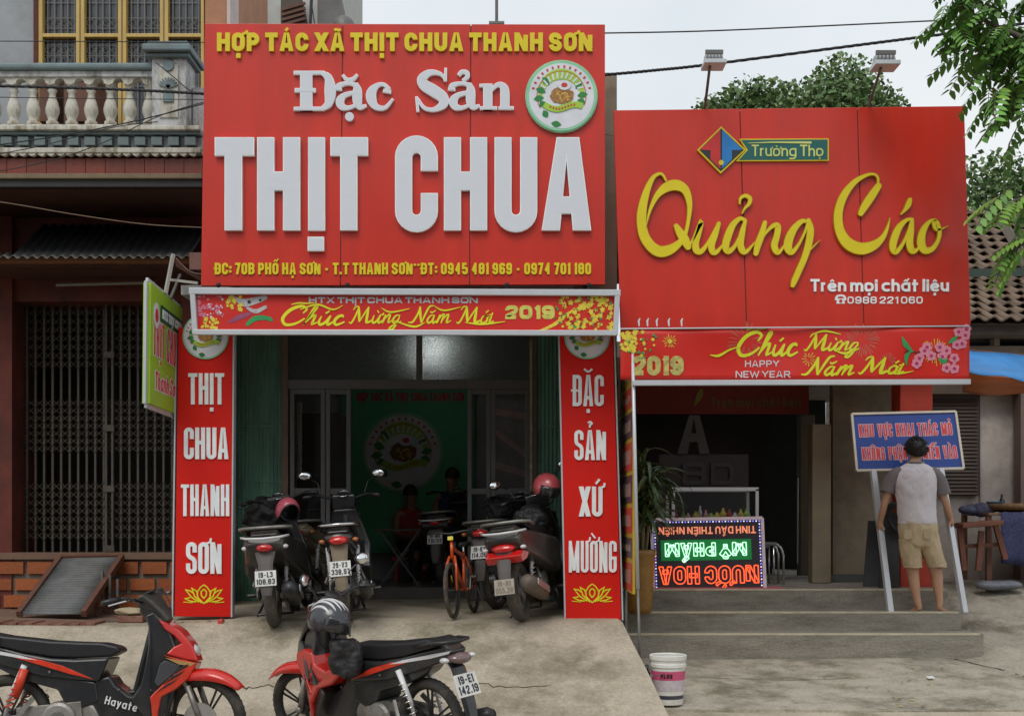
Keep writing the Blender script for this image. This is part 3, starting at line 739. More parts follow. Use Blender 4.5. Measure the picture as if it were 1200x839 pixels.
# upper wall and window
m = MB(); m.box(-8, X_(42, YW), YW, YW + .3, Z_(154, YB), Z_(-120, YW)); m.box(X_(42, YW), X_(241, YW), YW, YW + .3, Z_(-30, YW), Z_(-120, YW)); m.build('upper_wall', greywall, LH)
m = MB(); m.box(X_(41, YW), X_(46, YW), YW - .04, YW + .02, Z_(150, YW), Z_(-30, YW)); m.build('window_edge', maroon, LH)
wf = MB()
for px, w in ((48.5, 5), (95, 10), (144, 10), (193, 10), (238, 4)):
    wf.box(X_(px - w / 2, YW), X_(px + w / 2, YW), YW - .03, YW + .05, Z_(150, YW), Z_(-30, YW))
wf.box(X_(46, YW), X_(240, YW), YW - .025, YW + .045, Z_(45, YW), Z_(40.5, YW)); wd = wf.build('window', yellowwood, LH, bevel=.006)
m = MB()
for px in (95, 144, 193): m.box(X_(px - .7, YW), X_(px + .7, YW), YW - .034, YW - .02, Z_(150, YW), Z_(-30, YW))
m.build('seam', M('dark_wood_seam', (.2, .12, .04), .6), wd)
m = MB(); m.box(X_(46, YW), X_(241, YW), YW + .06, YW + .07, Z_(150, YW), Z_(-30, YW)); m.build('pane', M('reflective_pane', (.045, .045, .05), .12, var=.6, scale=3, stretch=(3, 1, .6), spec=.8), wd)
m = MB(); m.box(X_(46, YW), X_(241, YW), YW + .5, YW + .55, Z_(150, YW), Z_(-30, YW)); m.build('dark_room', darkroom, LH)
# window grille with curls
m = MB()
for c0, c1 in ((51, 90), (100, 139), (149, 188), (198, 236)):
    for j in range(5):
        x = X_(c0 + (c1 - c0) * (j + .5) / 5, YW); m.bar((x, YW + .03, Z_(150, YW)), (x, YW + .03, Z_(-30, YW)), .008, .008)
    for py in (2, 20, 32, 52, 64, 76, 100):
        z = Z_(py, YW); m.bar((X_(c0, YW), YW + .035, z), (X_(c1, YW), YW + .035, z), .006, .006)
    for j in range(4):
        for py in (26, 58, 70): m.torus((X_(c0 + (c1 - c0) * (j + .5) / 4, YW), YW + .03, Z_(py, YW)), .035, .004, (0, 1, 0), 12, 4)
m.build('grille', M('pale_iron', (.17, .17, .165), .5), wd)
m = MB(); m.box(X_(55, 12.2), X_(70, 12.2), 12.0, 12.3, Z_(150, 12.2), Z_(93, 12.2)); m.box(X_(84, 12.2), X_(120, 12.2), 12.0, 12.3, Z_(150, 12.2), Z_(98, 12.2)); m.build('furniture', rustwood, LH)
# stained strip and the orange wall with the house behind
oh = thing('orange_corner', 'narrow orange plastered wall strip beside the yellow framed window', 'wall strip', (-3.05, 13, 0))
m = MB(); m.box(X_(241.5, YW), X_(268, YW), YW - .05, 14.5, 4.4, 7.5); m.build('wall', orangewall, oh, bevel=.01)
m = MB(); m.box(X_(268, YW), X_(272, YW), YW - .08, YW + .3, 4.4, 7.5); m.build('trim', M('pink_trim', (.6, .5, .47), .7), oh)
bh = thing('rear_house', 'pale house with curtained window and dark eave showing above the big red sign', 'house', (-3.2, 16, 0))
m = MB(); m.box(X_(272, 16), X_(392, 16), 16.05, 19, 0, Z_(-200, 16)); m.build('wall', M('pale_wall', (.5, .5, .47), .8, var=.08), bh)
m = MB(); m.box(X_(276, 16), X_(303, 16), 15.97, 16.04, Z_(60, 16), Z_(-60, 16)); w_ = m.build('window', M('blue_curtain', (.20, .27, .32), .5, var=.25, scale=3, stretch=(20, 1, .3)), bh)
m = MB()
for px in (275, 303.5): m.box(X_(px, 16) - .015, X_(px, 16) + .015, 15.93, 16.0, Z_(60, 16), Z_(-60, 16))
m.build('frame', M('grey_frame', (.2, .2, .2), .5), w_)
m = MB(); m.prism([P(329, 40, 15.8), P(329, -5, 15.8), P(352, -5, 15.8), P(361, 40, 15.8)], (0, .25, 0)); o = m.build('eave', M('dark_eave', (.10, .075, .06), .8), bh)
for k in range(4):
    m = MB(); m.bar(P(330, 12 + k * 6, 15.78), P(358, 4 + k * 6, 15.78), .02, .03); m.build('board', rustwood, o)
m = MB(); m.prism([P(372, 40, 15.6), P(372, -30, 15.6), P(392, -30, 15.6), P(408, 40, 15.6)], (0, .5, 0)); m.build('gable_wall', M('dark_side', (.16, .155, .15), .8), bh)
m = MB(); m.tube([P(363, 40, 15.5), P(366, -20, 15.5)], .02, 6); m.build('downpipe', blackpl, bh)
m = MB(); m.ball(P(403, 34, 13), (.12, .12, .13), 14, 8); m.tube([P(403, 34, 13), P(403, 90, 13)], .02, 6); tag(m.build('vent_cowl', zinc, smooth=True), 'grey round vent cowl peeping over the top edge of the big red sign', 'vent')
m = MB(); m.tube([P(582, 60, 13), P(582, -25, 13)], .018, 6); m.box(*[X_(573, 13), X_(591, 13), 12.98, 13.0, Z_(29, 13), Z_(26, 13)]); tag(m.build('antenna_pole', steel), 'thin dark antenna pole rising behind the big red sign into the sky', 'pole')
# ------------------------------------------------------------------ meat shop (behind the two tall boards)
YD = 12.8
MS = thing('meat_shop', 'shop with green folding shutters and brown framed glass doors behind the tall red boards', 'shop', (-1.1, 12.8, .71))
m = MB(); m.box(-2.795, X_(277, YD), 12.0, 15.6, 0, 5.4); m.build('left_wall', greywall, MS)
m = MB(); m.box(.52, .885, 10.8, 15.6, -.05, 5.3); m.build('party_wall', beige, MS)
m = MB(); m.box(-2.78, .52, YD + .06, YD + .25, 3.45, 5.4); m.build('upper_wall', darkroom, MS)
m = MB(); m.box(-2.78, .52, 10.75, 15.6, 3.42, 3.5); m.build('ceiling', M('ceiling_paint', (.42, .42, .41), .8), MS)
m = MB(); m.box(-2.79, .52, 15.4, 15.5, .3, 3.42); m.build('rear_wall', M('rear_paint', (.40, .42, .42), .7), MS)
m = MB(); m.box(-2.76, .52, 13.2, 15.4, .3, .80); m.build('inner_floor', M('polished_floor', (.26, .25, .23), .3, var=.15), MS, bevel=.01)
m = MB(); m.box(-2.76, .52, 13.17, 13.199, .60, .83); m.build('threshold', M('threshold_stone', (.10, .09, .08), .5), MS)
# green corrugated folding shutters
def shutter(px0, px1, k):
    x0, x1 = X_(px0, YD), X_(px1, YD); n = int((x1 - x0) / .012)
    zb, zt = .72, 3.42
    m = MB(); N = int((x1 - x0) / .036)
    pts = []
    for i in range(N):
        a = x0 + (x1 - x0) * i / N; w = (x1 - x0) / N
        pts += [(a, YD), (a + w * .35, YD), (a + w * .5, YD - .012), (a + w * .85, YD - .012)]
    pts.append((x1, YD))
    vs = [(x, y, z) for z in (zb, zt) for x, y in pts]; q = len(pts)
    m.add(vs, [(i, i + 1, q + i + 1, q + i) for i in range(q - 1)])
    s = m.build('shutter', greenpaint, MS)
    m = MB()
    for z in (1.35, 1.9, 2.45): m.box(x0, x1, YD - .018, YD - .005, z, z + .02)
    m.build('cross_rail', greenpaint, s)
shutter(277, 330, 0); shutter(629, 657, 1)
def prt(nm, px0, px1, py0, py1, y0, y1, mat, par=MS, Y=YD, bev=.004):
    m = MB(); m.box(X_(px0, Y), X_(px1, Y), y0, y1, Z_(py1, Y), Z_(py0, Y)); return m.build(nm, mat, par, bevel=bev)
brownfr = M('brown_door_frame', (.19, .135, .09), .5, var=.15, scale=8)
greyfr = M('grey_door_frame', (.17, .165, .165), .45, .2, var=.1)
prt('jamb', 330, 338, 380, 705, YD - .03, YD + .06, brownfr); prt('jamb', 620, 629, 380, 705, YD - .03, YD + .06, brownfr)
prt('jamb_edge', 621, 624, 400, 600, YD - .04, YD - .03, M('peeled_edge', (.5, .42, .32), .6, var=.4, scale=12))
prt('transom_beam', 338, 620, 445, 456, YD - .02, YD + .05, greyfr)
prt('transom_mullion', 488, 495, 380, 445, YD - .02, YD + .05, greyfr)
glassT = M('patterned_glass', (.55, .62, .68), .28, var=.1, scale=60, trans=1., bump=.6, bscale=120, spec=.5)
prt('transom_pane', 338, 488, 385, 445, YD + .01, YD + .016, glassT, bev=0); prt('transom_pane', 495, 620, 385, 445, YD + .01, YD + .016, glassT, bev=0)
# door leaves left and right of the opening
def leaf(px0, px1, w=5):
    d = prt('door', px0, px0 + w, 456, 702, YD - .01, YD + .03, greyfr)
    for (a, b, c, e) in ((px1 - w, px1, 456, 702), (px0 + w, px1 - w, 456, 462), (px0 + w, px1 - w, 572, 579), (px0 + w, px1 - w, 680, 702)): prt('rail', a, b, c, e, YD - .008, YD + .028, greyfr, d)
    prt('pane', px0 + w, px1 - w, 462, 572, YD + .01, YD + .014, clear, d, bev=0); prt('pane', px0 + w, px1 - w, 579, 680, YD + .01, YD + .014, clear, d, bev=0)
    return d
leaf(340, 381); leaf(382, 411); leaf(548, 575); leaf(576, 620)
prt('inner_curtain', 346, 352, 470, 560, YD + .1, YD + .11, M('lace_strip', (.45, .45, .42), .8, var=.5, scale=40))
# what stands behind the glass: dark red cupboard left, pale tiled poster right
cb = thing('display_cupboard', 'dark red cupboard seen through the left glass door of the meat shop', 'cupboard', (X_(370, 14), 14, .8))
m = MB(); m.box(X_(350, 14), X_(402, 14), 13.9, 14.3, .8, Z_(485, 14)); m.build('carcass', M('dark_red_wood', (.06, .015, .012), .4, var=.2), cb, bevel=.01)
for z in (1.2, 1.6, 2.0):
    m = MB(); m.box(X_(352, 14), X_(400, 14), 13.87, 13.9, z, z + .03); m.build('shelf_edge', M('dull_red', (.10, .03, .025), .5), cb)
pp = thing('wall_poster', 'faint pinkish poster with diagonal band seen through the right glass door', 'poster', (X_(598, 14.5), 14.5, 1.4))
m = MB(); m.box(X_(578, 14.5), X_(618, 14.5), 14.5, 14.52, Z_(575, 14.5), Z_(470, 14.5)); m.build('sheet', M('poster_grey', (.34, .29, .30), .6, var=.3, scale=3), pp)
m = MB()
for a, b in ((500, 530), (540, 552), (478, 484)): m.prism([P(578, a + 8, 14.49), P(618, b + 8, 14.49), P(618, b, 14.49), P(578, a, 14.49)], (0, -.003, 0))
m.build('band', M('poster_pink', (.62, .40, .38), .6, var=.2), pp)

# round food emblem used on the boards: white disc, green rim, noodles, egg, leaves, ribbon
em_w = M('emblem_white', (.70, .72, .78), .45); em_g = M('emblem_green_rim', (.28, .62, .38), .45); em_lg = M('emblem_lime', (.36, .58, .05), .5)
em_dg = M('emblem_leaf', (.02, .22, .05), .5); em_br = M('emblem_noodle', (.36, .17, .05), .6, var=.5, scale=70); em_rd = M('emblem_red', (.55, .04, .02), .5); em_ny = M('emblem_gold', (.75, .5, .1), .5)
def emblem(cx, cy, r, Y, par, dim=1., clip=None):
    mp = flatmap(Y); root = MB()
    mats = [em_w, em_g, em_lg, em_dg, em_br, em_rd, em_ny]
    if dim < 1: mats = [M('dim_' + q.name, [c * dim for c in q.node_tree.nodes['Color Ramp'].color_ramp.elements[0].color[:3]], .6) for q in mats]  # darkened copies: shade of the shop interior put into the emblem colours
    def at(u, v): return (cx + u * r, -(cy + v * r))
    def S(ly, mi, pts, rr=False, closed=True):
        root.k = mi; root.prism([mp(*at(u, v)) - Vector((0, ly * .0012 + .004, 0)) for u, v in pts], (0, -.001, 0))
    def circ(u, v, q, n=28, e=1): return [(u + q * cos(2 * pi * i / n), v + q * e * sin(2 * pi * i / n)) for i in range(n)]
    S(0, 1, circ(0, 0, 1, 48)); S(1, 0, circ(0, 0, .93, 48))
    # orange hair line ring
    root.k = 5; emit(root, ribbon([at(.70 * cos(a), .70 * sin(a)) for a in [radians(150 + i * 8) for i in range(30)]], r * .02), mp, NF, .001, .0085)
    # lime swoosh at upper left and right
    root.k = 2; emit(root, ribbon([(*at(.60 * cos(a), .62 * sin(a)), r * (.05 + .26 * sin(pi * i / 15))) for i, a in enumerate([radians(170 + i * 13.3) for i in range(16)])]), mp, NF, .001, .0080)
    for i in range(11):
        a = radians(205 + i * 13); root.k = 0; emit(root, ribbon([at(.5 * cos(a), .5 * sin(a)), at(.68 * cos(a + .05), .68 * sin(a + .05))], r * .05), mp, NF, .001, .0100)
    for (u, v, a, l) in ((-.45, -.1, 200, .3), (-.5, .05, 170, .3), (-.35, -.3, 230, .3), (.45, 0, -10, .3), (.4, -.2, -50, .28), (.45, .12, 20, .25), (-.45, .18, 150, .22), (-.3, .78, 10, .3), (-.4, .62, 240, .24)):
        a = radians(a); pts = []
        for t in range(9):
            s = t / 8; pts.append((u + l * s * cos(a) - .09 * sin(pi * s) * sin(a), v + l * s * sin(a) + .09 * sin(pi * s) * cos(a)))
        for t in range(7, 0, -1):
            s = t / 8; pts.append((u + l * s * cos(a) + .09 * sin(pi * s) * sin(a), v + l * s * sin(a) - .09 * sin(pi * s) * cos(a)))
        S(4, 3, pts)
    rr_ = random.Random(3)
    S(5, 4, [(.02 + .34 * cos(2 * pi * i / 22) * rr_.uniform(.88, 1.1), .0 + .24 * sin(2 * pi * i / 22) * rr_.uniform(.85, 1.12)) for i in range(22)])
    root.k = 6
    for i in range(16):
        a = rr_.uniform(0, 6.28); u = .02 + .2 * cos(a) * rr_.random(); v = .02 + .14 * sin(a); b = rr_.uniform(0, 3.14)
        emit(root, ribbon([at(u, v), at(u + .1 * cos(b), v + .07 * sin(b))], r * .022), mp, NF, .001, .0118 + .0001 * i)
    S(8, 0, circ(.08, -.30, .19, 20, .75)); S(9, 5, circ(.08, -.30, .09, 16, .75))
    root.k = 2; emit(root, ribbon([(*at(-.5 + i * .11, .25 + .10 * sin(i * .55) + i * .012), r * .17) for i in range(11)]), mp, NF, .001, .0125)
    root.k = 5
    for i in range(9): emit(root, ribbon([at(-.34 + i * .085, .32 + .06 * sin(i * .6)), at(-.34 + i * .085 + .045, .32 + .06 * sin(i * .6))], r * .06), mp, NF, .001, .0140)
    for i in range(14):
        a = radians(195 + i * 11.5); emit(root, ribbon([at(.80 * cos(a), .80 * sin(a)), at(.87 * cos(a), .87 * sin(a))], r * .05), mp, NF, .001, .0088)
    return root.build('emblem', mats, par)

# green back-drop inside
bd = thing('green_backdrop', 'dark green wall banner with round emblem and red lettering inside the meat shop', 'banner', (X_(478, 15.3), 15.3, 1.2))
m = MB(); m.box(X_(400, 15.3), X_(556, 15.3), 15.28, 15.32, Z_(648, 15.3), Z_(450, 15.3)); m.build('sheet', M('backdrop_green', (.07, .36, .19), .6, var=.1), bd)
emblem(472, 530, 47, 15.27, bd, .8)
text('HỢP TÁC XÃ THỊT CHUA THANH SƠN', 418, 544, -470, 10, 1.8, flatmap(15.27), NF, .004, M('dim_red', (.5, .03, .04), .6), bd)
# bulb behind the patterned transom
bl = thing('ceiling_bulb', 'small white bulb glowing behind the patterned transom glass', 'lamp', P(507, 411, 13.6))
m = MB(); m.ball(P(507, 411, 13.6), .05, 14, 9); m.build('bulb', M('lit_bulb', (1, .97, .85), .4, var=0, emit=14.), bl, smooth=True)
m = MB(); m.tube([P(507, 406, 13.6), P(507, 380, 13.6)], .012, 6); m.build('cord', blackpl, bl)

# ------------------------------------------------------------------ big sign
YS = 10.3
BS = thing('shop_sign', 'big red sign reading THỊT CHUA in tall pale letters above the banner', 'sign', P(472, 334, YS))
TLc, TRc, BRc, BLc = (240, 28), (709, 29), (709, 333.5), (235.5, 335)
def quad(nm, pts, Y0, th, mat, par, bev=.003):
    m = MB(); m.prism([P(x, y, Y0) for x, y in reversed(pts)], (0, th, 0)); return m.build(nm, mat, par, bevel=bev)
def lerp(a, b, t): return (a[0] + (b[0] - a[0]) * t, a[1] + (b[1] - a[1]) * t)
cuts = [0, .345, .665, 1]
for i in range(3):
    g = .0012
    a, b = cuts[i] + (g if i else 0), cuts[i + 1] - (g if i < 2 else 0)
    quad('panel', [lerp(TLc, TRc, a), lerp(TLc, TRc, b), lerp(BLc, BRc, b), lerp(BLc, BRc, a)], YS, .05, redsign, BS)
quad('seam_backing', [(242, 30), (707, 31), (707, 331), (238, 332)], YS + .004, .04, M('dark_seam', (.10, .006, .004), .6), BS)
m = MB()
for (a, b) in (((262, 60), (262, 320)), ((470, 60), (470, 320)), ((690, 60), (690, 320))): m.bar(P(*a, YS + .09), P(*b, YS + .09), .05, .05)
for y in (60, 180, 300): m.bar(P(245, y, YS + .12), P(704, y, YS + .12), .05, .05)
for px in (262, 470, 690): m.bar(P(px, 320, YS + .1), P(px, 320, YS + .1) + Vector((0, 2.4, -.1)), .05, .05); m.bar(P(px, 100, YS + .1), P(px, 240, YS + .1) + Vector((0, 2.3, -.1)), .04, .04)
m.build('support_frame', steel, BS)
mpS = flatmap(YS)
text('HỢP TÁC XÃ THỊT CHUA THANH SƠN', 255, 694, -61.5, 21.5, 5.4, mpS, NF, .025, [gold, golddk], BS, each='letter', gap=2.3)
text('ĐC: 70B PHỐ HẠ SƠN - T.T THANH SƠN**ĐT: 0945 481 969 - 0974 701 180', 252, 692.5, -322, 13.6, 2.7, mpS, NF, .012, [gold, golddk], BS, each='letter', gap=1.3)
def bigletter(st):
    m = MB()
    for i, s in enumerate(st):
        m.k = 1; emit(m, s, mpS, NF, .045, -.002 * 0 + .0003 * i); m.k = 0
        emit(m, fat(s, -1.1), mpS, NF, .0465, .0004 * i)
    return m.build('letter', [silver, silver_rim], BS)
def rect(x0, x1, y0, y1):
    return ([(x0, -y0), (x0, -y1)], [(x1, -y0), (x1, -y1)], False)
bigletter([rect(253, 299, 163, 184.5), rect(264.5, 285, 163.2, 271.5)])
bigletter([rect(302.5, 322.5, 163, 271.5), rect(332.7, 352.7, 163, 271.5), rect(312, 343, 203, 225)])
bigletter([rect(362, 381.7, 163, 271.5), rect(361.5, 380.5, 279, 295.5)])
bigletter([rect(388, 432, 163, 184.5), rect(399.5, 419.5, 163.2, 271.5)])
def rr(pts, r, w, cap=0, closed=False):
    q = rnd_poly(pts, r, closed, 6); return ribbon([(x, -y) for x, y in q], w, cap, closed)
bigletter([rr([(503.5, 202), (503.5, 171), (473.5, 171), (473.5, 263.5), (503.5, 263.5), (503.5, 228)], [0, 15, 15, 15, 15, 0], 20)])
bigletter([rect(520.5, 540.5, 163, 271.5), rect(551, 571, 163, 271.5), rect(530, 561, 203, 225)])
bigletter([rr([(589.5, 163), (589.5, 263.5), (619.5, 263.5), (619.5, 163)], [0, 15, 15, 0], 20)])
bigletter([([(634.5, -271.5), (652, -163)], [(656, -271.5), (666, -163)], False), ([(692.5, -271.5), (678.5, -163)], [(671, -271.5), (661, -163)], False), rect(650, 678, 232, 252)])
# fat-face serif "Đặc Sản": strokes traced in crop units (x = ox + c/4)
def serif(sts, ox, oy=0, extra=None):
    m = MB()
    for i, s in enumerate(sts):
        q = [(ox + x / 4, oy + y / 4, w / 4) for x, y, w in s]
        if len(q) > 2: q = smooth_path(q, 5)
        rb = ribbon([(x, -y, w) for x, y, w in q])
        m.k = 1; emit(m, fat(rb, .7), mpS, NF, .03, .0003 * i); m.k = 0; emit(m, rb, mpS, NF, .0315, .0003 * i)
    if extra: extra(m)
    return m.build('letter', [silver, silver_rim], BS)
serif([[(518, 342, 52), (518, 522, 52)], [(462, 348, 12), (600, 348, 12)], [(462, 516, 12), (600, 516, 12)], [(590, 348, 12), (622, 372, 32), (630, 432, 48), (622, 492, 32), (590, 516, 12)], [(467, 430, 14), (560, 430, 14)]], 230)
A_ = [[(752, 398, 10), (757, 430, 36), (757, 480, 38), (770, 508, 22), (797, 502, 8)], [(668, 428, 30), (672, 408, 20), (705, 398, 12), (740, 402, 14), (757, 425, 20)], [(757, 438, 12), (700, 452, 18), (676, 478, 34), (684, 505, 28), (715, 512, 14), (752, 498, 10)]]
def dotA(m):
    disc2(m, (230 + 720 / 4, -(553 / 4)), 5.2, mpS, NF, .03)
serif(A_ + [[(690, 360, 8), (705, 378, 12), (722, 382, 14), (742, 374, 12), (755, 358, 8)]], 230, extra=dotA)
serif([[(895, 440, 34), (897, 428, 30)], [(905, 425, 14), (880, 403, 12), (850, 408, 18), (825, 435, 38), (822, 468, 42), (842, 505, 26), (885, 512, 14), (922, 472, 6)]], 230)
serif([[(290, 328, 6), (288, 385, 10)], [(288, 378, 8), (262, 352, 12), (215, 348, 24), (180, 375, 38), (190, 405, 46), (230, 430, 50), (275, 462, 46), (278, 495, 36), (235, 520, 16), (190, 512, 12), (160, 472, 10)], [(154, 462, 8), (160, 528, 8)]], 450)
serif([[(x - 350, y, w) for x, y, w in s] for s in A_] + [[(352, 358, 12), (366, 344, 14), (388, 348, 16), (392, 366, 14), (372, 384, 10)]], 450)
serif([[(487, 402, 38), (487, 518, 38)], [(450, 408, 10), (490, 408, 10)], [(452, 513, 10), (528, 513, 10)], [(505, 428, 10), (530, 406, 16), (553, 408, 26), (566, 435, 38), (566, 518, 38)], [(540, 513, 10), (606, 513, 10)]], 450)
quad('badge', [(658 + 42.5 * cos(2 * pi * i / 40), 113 + 42.5 * sin(2 * pi * i / 40)) for i in range(40)], YS - .035, .034, em_g, BS)
emblem(658, 113, 41, YS - .036, BS)

# ------------------------------------------------------------------ awning between sign and banner
AW = thing('tin_awning', 'wavy weathered corrugated metal awning edge squeezed between big sign and banner', 'awning', P(475, 340, 10.5))
f, n = corr(X_(222, 10.25), X_(727, 10.25), 10.2, Z_(341.5, 10.2), 12.7, Z_(341.5, 10.2) + .42, .076, .010)
m = MB(); m.sheet(f, n, 3); m.build('roof_sheet', M('mossy_tin', (.11, .11, .095), .6, .2, var=.35, scale=7, dirt=(.035, .05, .02), damt=.8, dscale=5), AW, solid=.004, smooth=True)
m = MB(); m.bar(P(224, 344, 10.27), P(726, 344, 10.27), .04, .04); m.build('beam', steel, AW)
for px in (256, 407, 594, 690):
    m = MB(); m.tube([P(px, 340, 10.2), P(px, 333, 10.2)], .012, 6); m.ball(P(px, 334, 10.2), .02, 8, 5); m.build('roof_bolt', darkzinc, AW)
# small red sheet and pole at the left of the sign
sr = thing('red_tin_flap', 'small curled faded red tin flap with a pale pole left of the big sign', 'awning', P(220, 330, 10.6))
m = MB(); m.sheet(lambda u, v: P(206 + 31 * u, 302 + 18 * u + 10 * v + 6 * sin(u * 3) * (1 - v), 10.4 + .25 * v), 10, 3); m.sheet(lambda u, v: P(222 + 14 * u, 296 + 20 * v, 10.65), 2, 2); m.build('flap', M('faded_red_tin', (.22, .10, .08), .7, var=.25, dirt=(.15, .12, .1), damt=.5), sr, solid=.006)
m = MB(); m.bar(P(203, 298, 10.35), P(194, 344, 10.3), .025, .025); m.bar(P(200, 328, 10.4), P(232, 332, 10.4), .02, .02); m.build('pole', M('pale_metal', (.42, .40, .35), .5, .2), sr)
# side cladding seen in the slot between the two signs
cl = thing('side_cladding', 'dark corrugated metal cladding seen in the slot between the two red signs', 'wall', (.85, 11.2, 3.3))
m = MB()
f = lambda u, v: Vector((.60 + u * .42, 11.3 + .012 * sin((u * .42 + v * .7) * 70), Z_(333, 11.3) + v * (Z_(190, 11.3) - Z_(333, 11.3))))
m.sheet(f, 24, 60); m.build('sheet', darkzinc, cl, smooth=True)
m = MB(); m.bar((X_(715, 11.1), 11.1, Z_(336, 11.1)), (X_(715, 11.1), 11.1, Z_(265, 11.1)), .03, .04); m.build('post', zinc, cl)

# ------------------------------------------------------------------ banner of the meat shop
bn_red = M('banner_red', (.62, .018, .010), .42, var=.10, scale=1.3); lime = M('lime_print', (.74, .74, .02), .45, var=.08); 
BN = thing('new_year_banner', 'long red 2019 new year banner in a white frame over the meat shop door', 'banner', P(475, 390, 10.15))
YN = 10.12
quad('sheet', [(228, 343), (722, 345), (719, 389), (230, 388)], YN, .02, bn_red, BN, 0)
m = MB()
for a, b, w in (((222, 341.5), (727, 343.5), 7), ((228, 389.5), (722, 390.5), 6)): m.bar(P(a[0], a[1] , YN - .02), P(b[0], b[1], YN - .02), .05, w * YN / F)
m.bar(P(226, 340, YN - .018), P(229, 392, YN - .018), .05, .04, (1, 0, 0)); m.bar(P(723.5, 342, YN - .018), P(721, 393, YN - .018), .05, .04, (1, 0, 0))
m.build('frame', whitealu, BN, bevel=.003)
mpN = flatmap(YN)
text('HTX THỊT CHUA THANH SƠN', 362, 560, -355.5, 7.2, 1.9, mpN, NF, .003, M('print_silver', (.50, .55, .60), .5), BN, gap=1.2, name='lettering')
text('2019', 592, 650, -374, 16, 4.6, mpN, NF, .004, [M('print_gold', (.62, .58, .12), .45, var=.25, scale=20)], BN, gap=1.5, name='lettering')
# brush-script letters, in a 100-unit body (x right, y down, base line 100, x-height 50)
def bell(pts, w, e=.35):
    n = len(pts); return [(x, y, w * (e + (1 - e) * sin(pi * (i + .35) / (n - .3)))) for i, (x, y) in enumerate(pts)]
CUR = {
 'h': (42, [bell([(2, 98), (14, 60), (30, 12), (24, 8), (12, 60), (2, 100)], 9), bell([(6, 88), (20, 58), (30, 52), (28, 75), (26, 96), (42, 84)], 9)]),
 'u': (42, [bell([(6, 55), (2, 85), (8, 98), (20, 86), (30, 55)], 10), bell([(32, 52), (26, 85), (30, 98), (42, 84)], 10)]),
 'c': (32, [bell([(26, 62), (22, 52), (10, 60), (3, 84), (12, 99), (32, 84)], 11)]),
 'n': (40, [bell([(10, 52), (6, 78), (1, 100)], 10), bell([(5, 86), (18, 58), (28, 52), (26, 78), (26, 96), (40, 84)], 9)]),
 'm': (58, [bell([(10, 52), (6, 78), (1, 100)], 10), bell([(5, 86), (16, 58), (26, 52), (22, 80), (19, 100)], 9), bell([(22, 86), (34, 58), (44, 52), (42, 78), (42, 96), (58, 84)], 9)]),
 'g': (38, [bell([(26, 55), (12, 58), (2, 84), (10, 98), (22, 84), (28, 58)], 9), bell([(28, 54), (22, 95), (8, 132), (-6, 134), (2, 116), (38, 88)], 9)]),
 'a': (40, [bell([(26, 55), (12, 58), (2, 84), (10, 98), (22, 84), (28, 58)], 9), bell([(28, 54), (24, 82), (28, 98), (40, 86)], 10)]),
 'o': (34, [bell([(20, 53), (6, 66), (4, 92), (14, 98), (26, 84), (24, 60), (16, 56), (34, 66)], 9)]),
 'i': (18, [bell([(8, 54), (3, 84), (6, 98), (18, 86)], 10)]),
 'C': (64, [bell([(58, 40), (66, 18), (48, 4), (20, 24), (4, 66), (16, 98), (44, 92), (66, 66)], 12), bell([(20, -4), (40, -12), (62, -10), (84, -14)], 6)]),
 'M': (84, [bell([(-8, 92), (2, 98), (14, 60), (22, 10)], 8), bell([(22, 8), (28, 50), (34, 92)], 13), bell([(34, 92), (48, 50), (62, 10)], 7), bell([(62, 8), (62, 50), (64, 94), (84, 84)], 13), bell([(2, 26), (10, 8), (24, 6)], 6)]),
 'N': (64, [bell([(-10, 94), (8, 92), (24, 46), (28, 8)], 9), bell([(28, 6), (34, 50), (44, 98)], 12), bell([(44, 98), (54, 50), (66, 8), (82, 2)], 9)]),
}
MK = {'´': bell([(16, 42), (26, 28)], 8), '`': bell([(24, 42), (16, 28)], 8), '˘': bell([(8, 32), (16, 40), (30, 28)], 7), '?': bell([(14, 34), (22, 26), (26, 34), (18, 44)], 7), ',': bell([(30, 54), (42, 50), (42, 40)], 7)}
def script(seq, x0, x1, yb, sy, mb, mp, n, d, shear=.12, w=1.0, slope=0.):
    """seq: list of (glyph, marks)"""
    sx = (x1 - x0) / sum(CUR[g][0] for g, _ in seq); x = x0; k = 0
    for g, marks in seq:
        if g == ' ': x += 16 * sx; continue
        adv, sts = CUR[g]
        for s in list(sts) + [MK[q] for q in marks]:
            q = smooth_path([(a, b, c) for a, b, c in s], 4); k += 1
            rb = ribbon([(x + a * sx + (100 - b) * shear * sx, -(yb - (100 - b) * sy + slope * (x - x0)), c * w * (sx + sy) / 2) for a, b, c in q], rnd=False)
            emit(mb, rb, mp, n, d, .0003 * (k % 9) + .0004)
        x += adv * sx
    return x
m = MB()
script([('C', ''), ('h', ''), ('u', '´'), ('c', '')], 328, 403, 381, .23, m, mpN, NF, .003)
script([('M', ''), ('u', '`,'), ('n', ''), ('g', '')], 411, 470, 379, .21, m, mpN, NF, .003)
script([('N', ''), ('a', '˘'), ('m', '')], 481, 528, 379, .21, m, mpN, NF, .003)
script([('M', ''), ('o', '´,'), ('i', '')], 537, 578, 379, .21, m, mpN, NF, .003)
for st in ([(352, 363, 1), (372, 357, 2.2), (390, 363, 1.8), (402, 358, .6)], [(447, 361, .6), (458, 366, 2), (480, 362, .8)], [(462, 376, .8), (485, 383, 2.4), (498, 378, .8)], [(508, 358, .6), (520, 364, 2), (540, 360, .8)], [(545, 378, .8), (565, 380, 2.4), (592, 377, .8)]):
    emit(m, ribbon([(a, -b, c) for a, b, c in smooth_path(st, 5)]), mpN, NF, .003, .0034)
m.build('script_lettering', lime, BN)
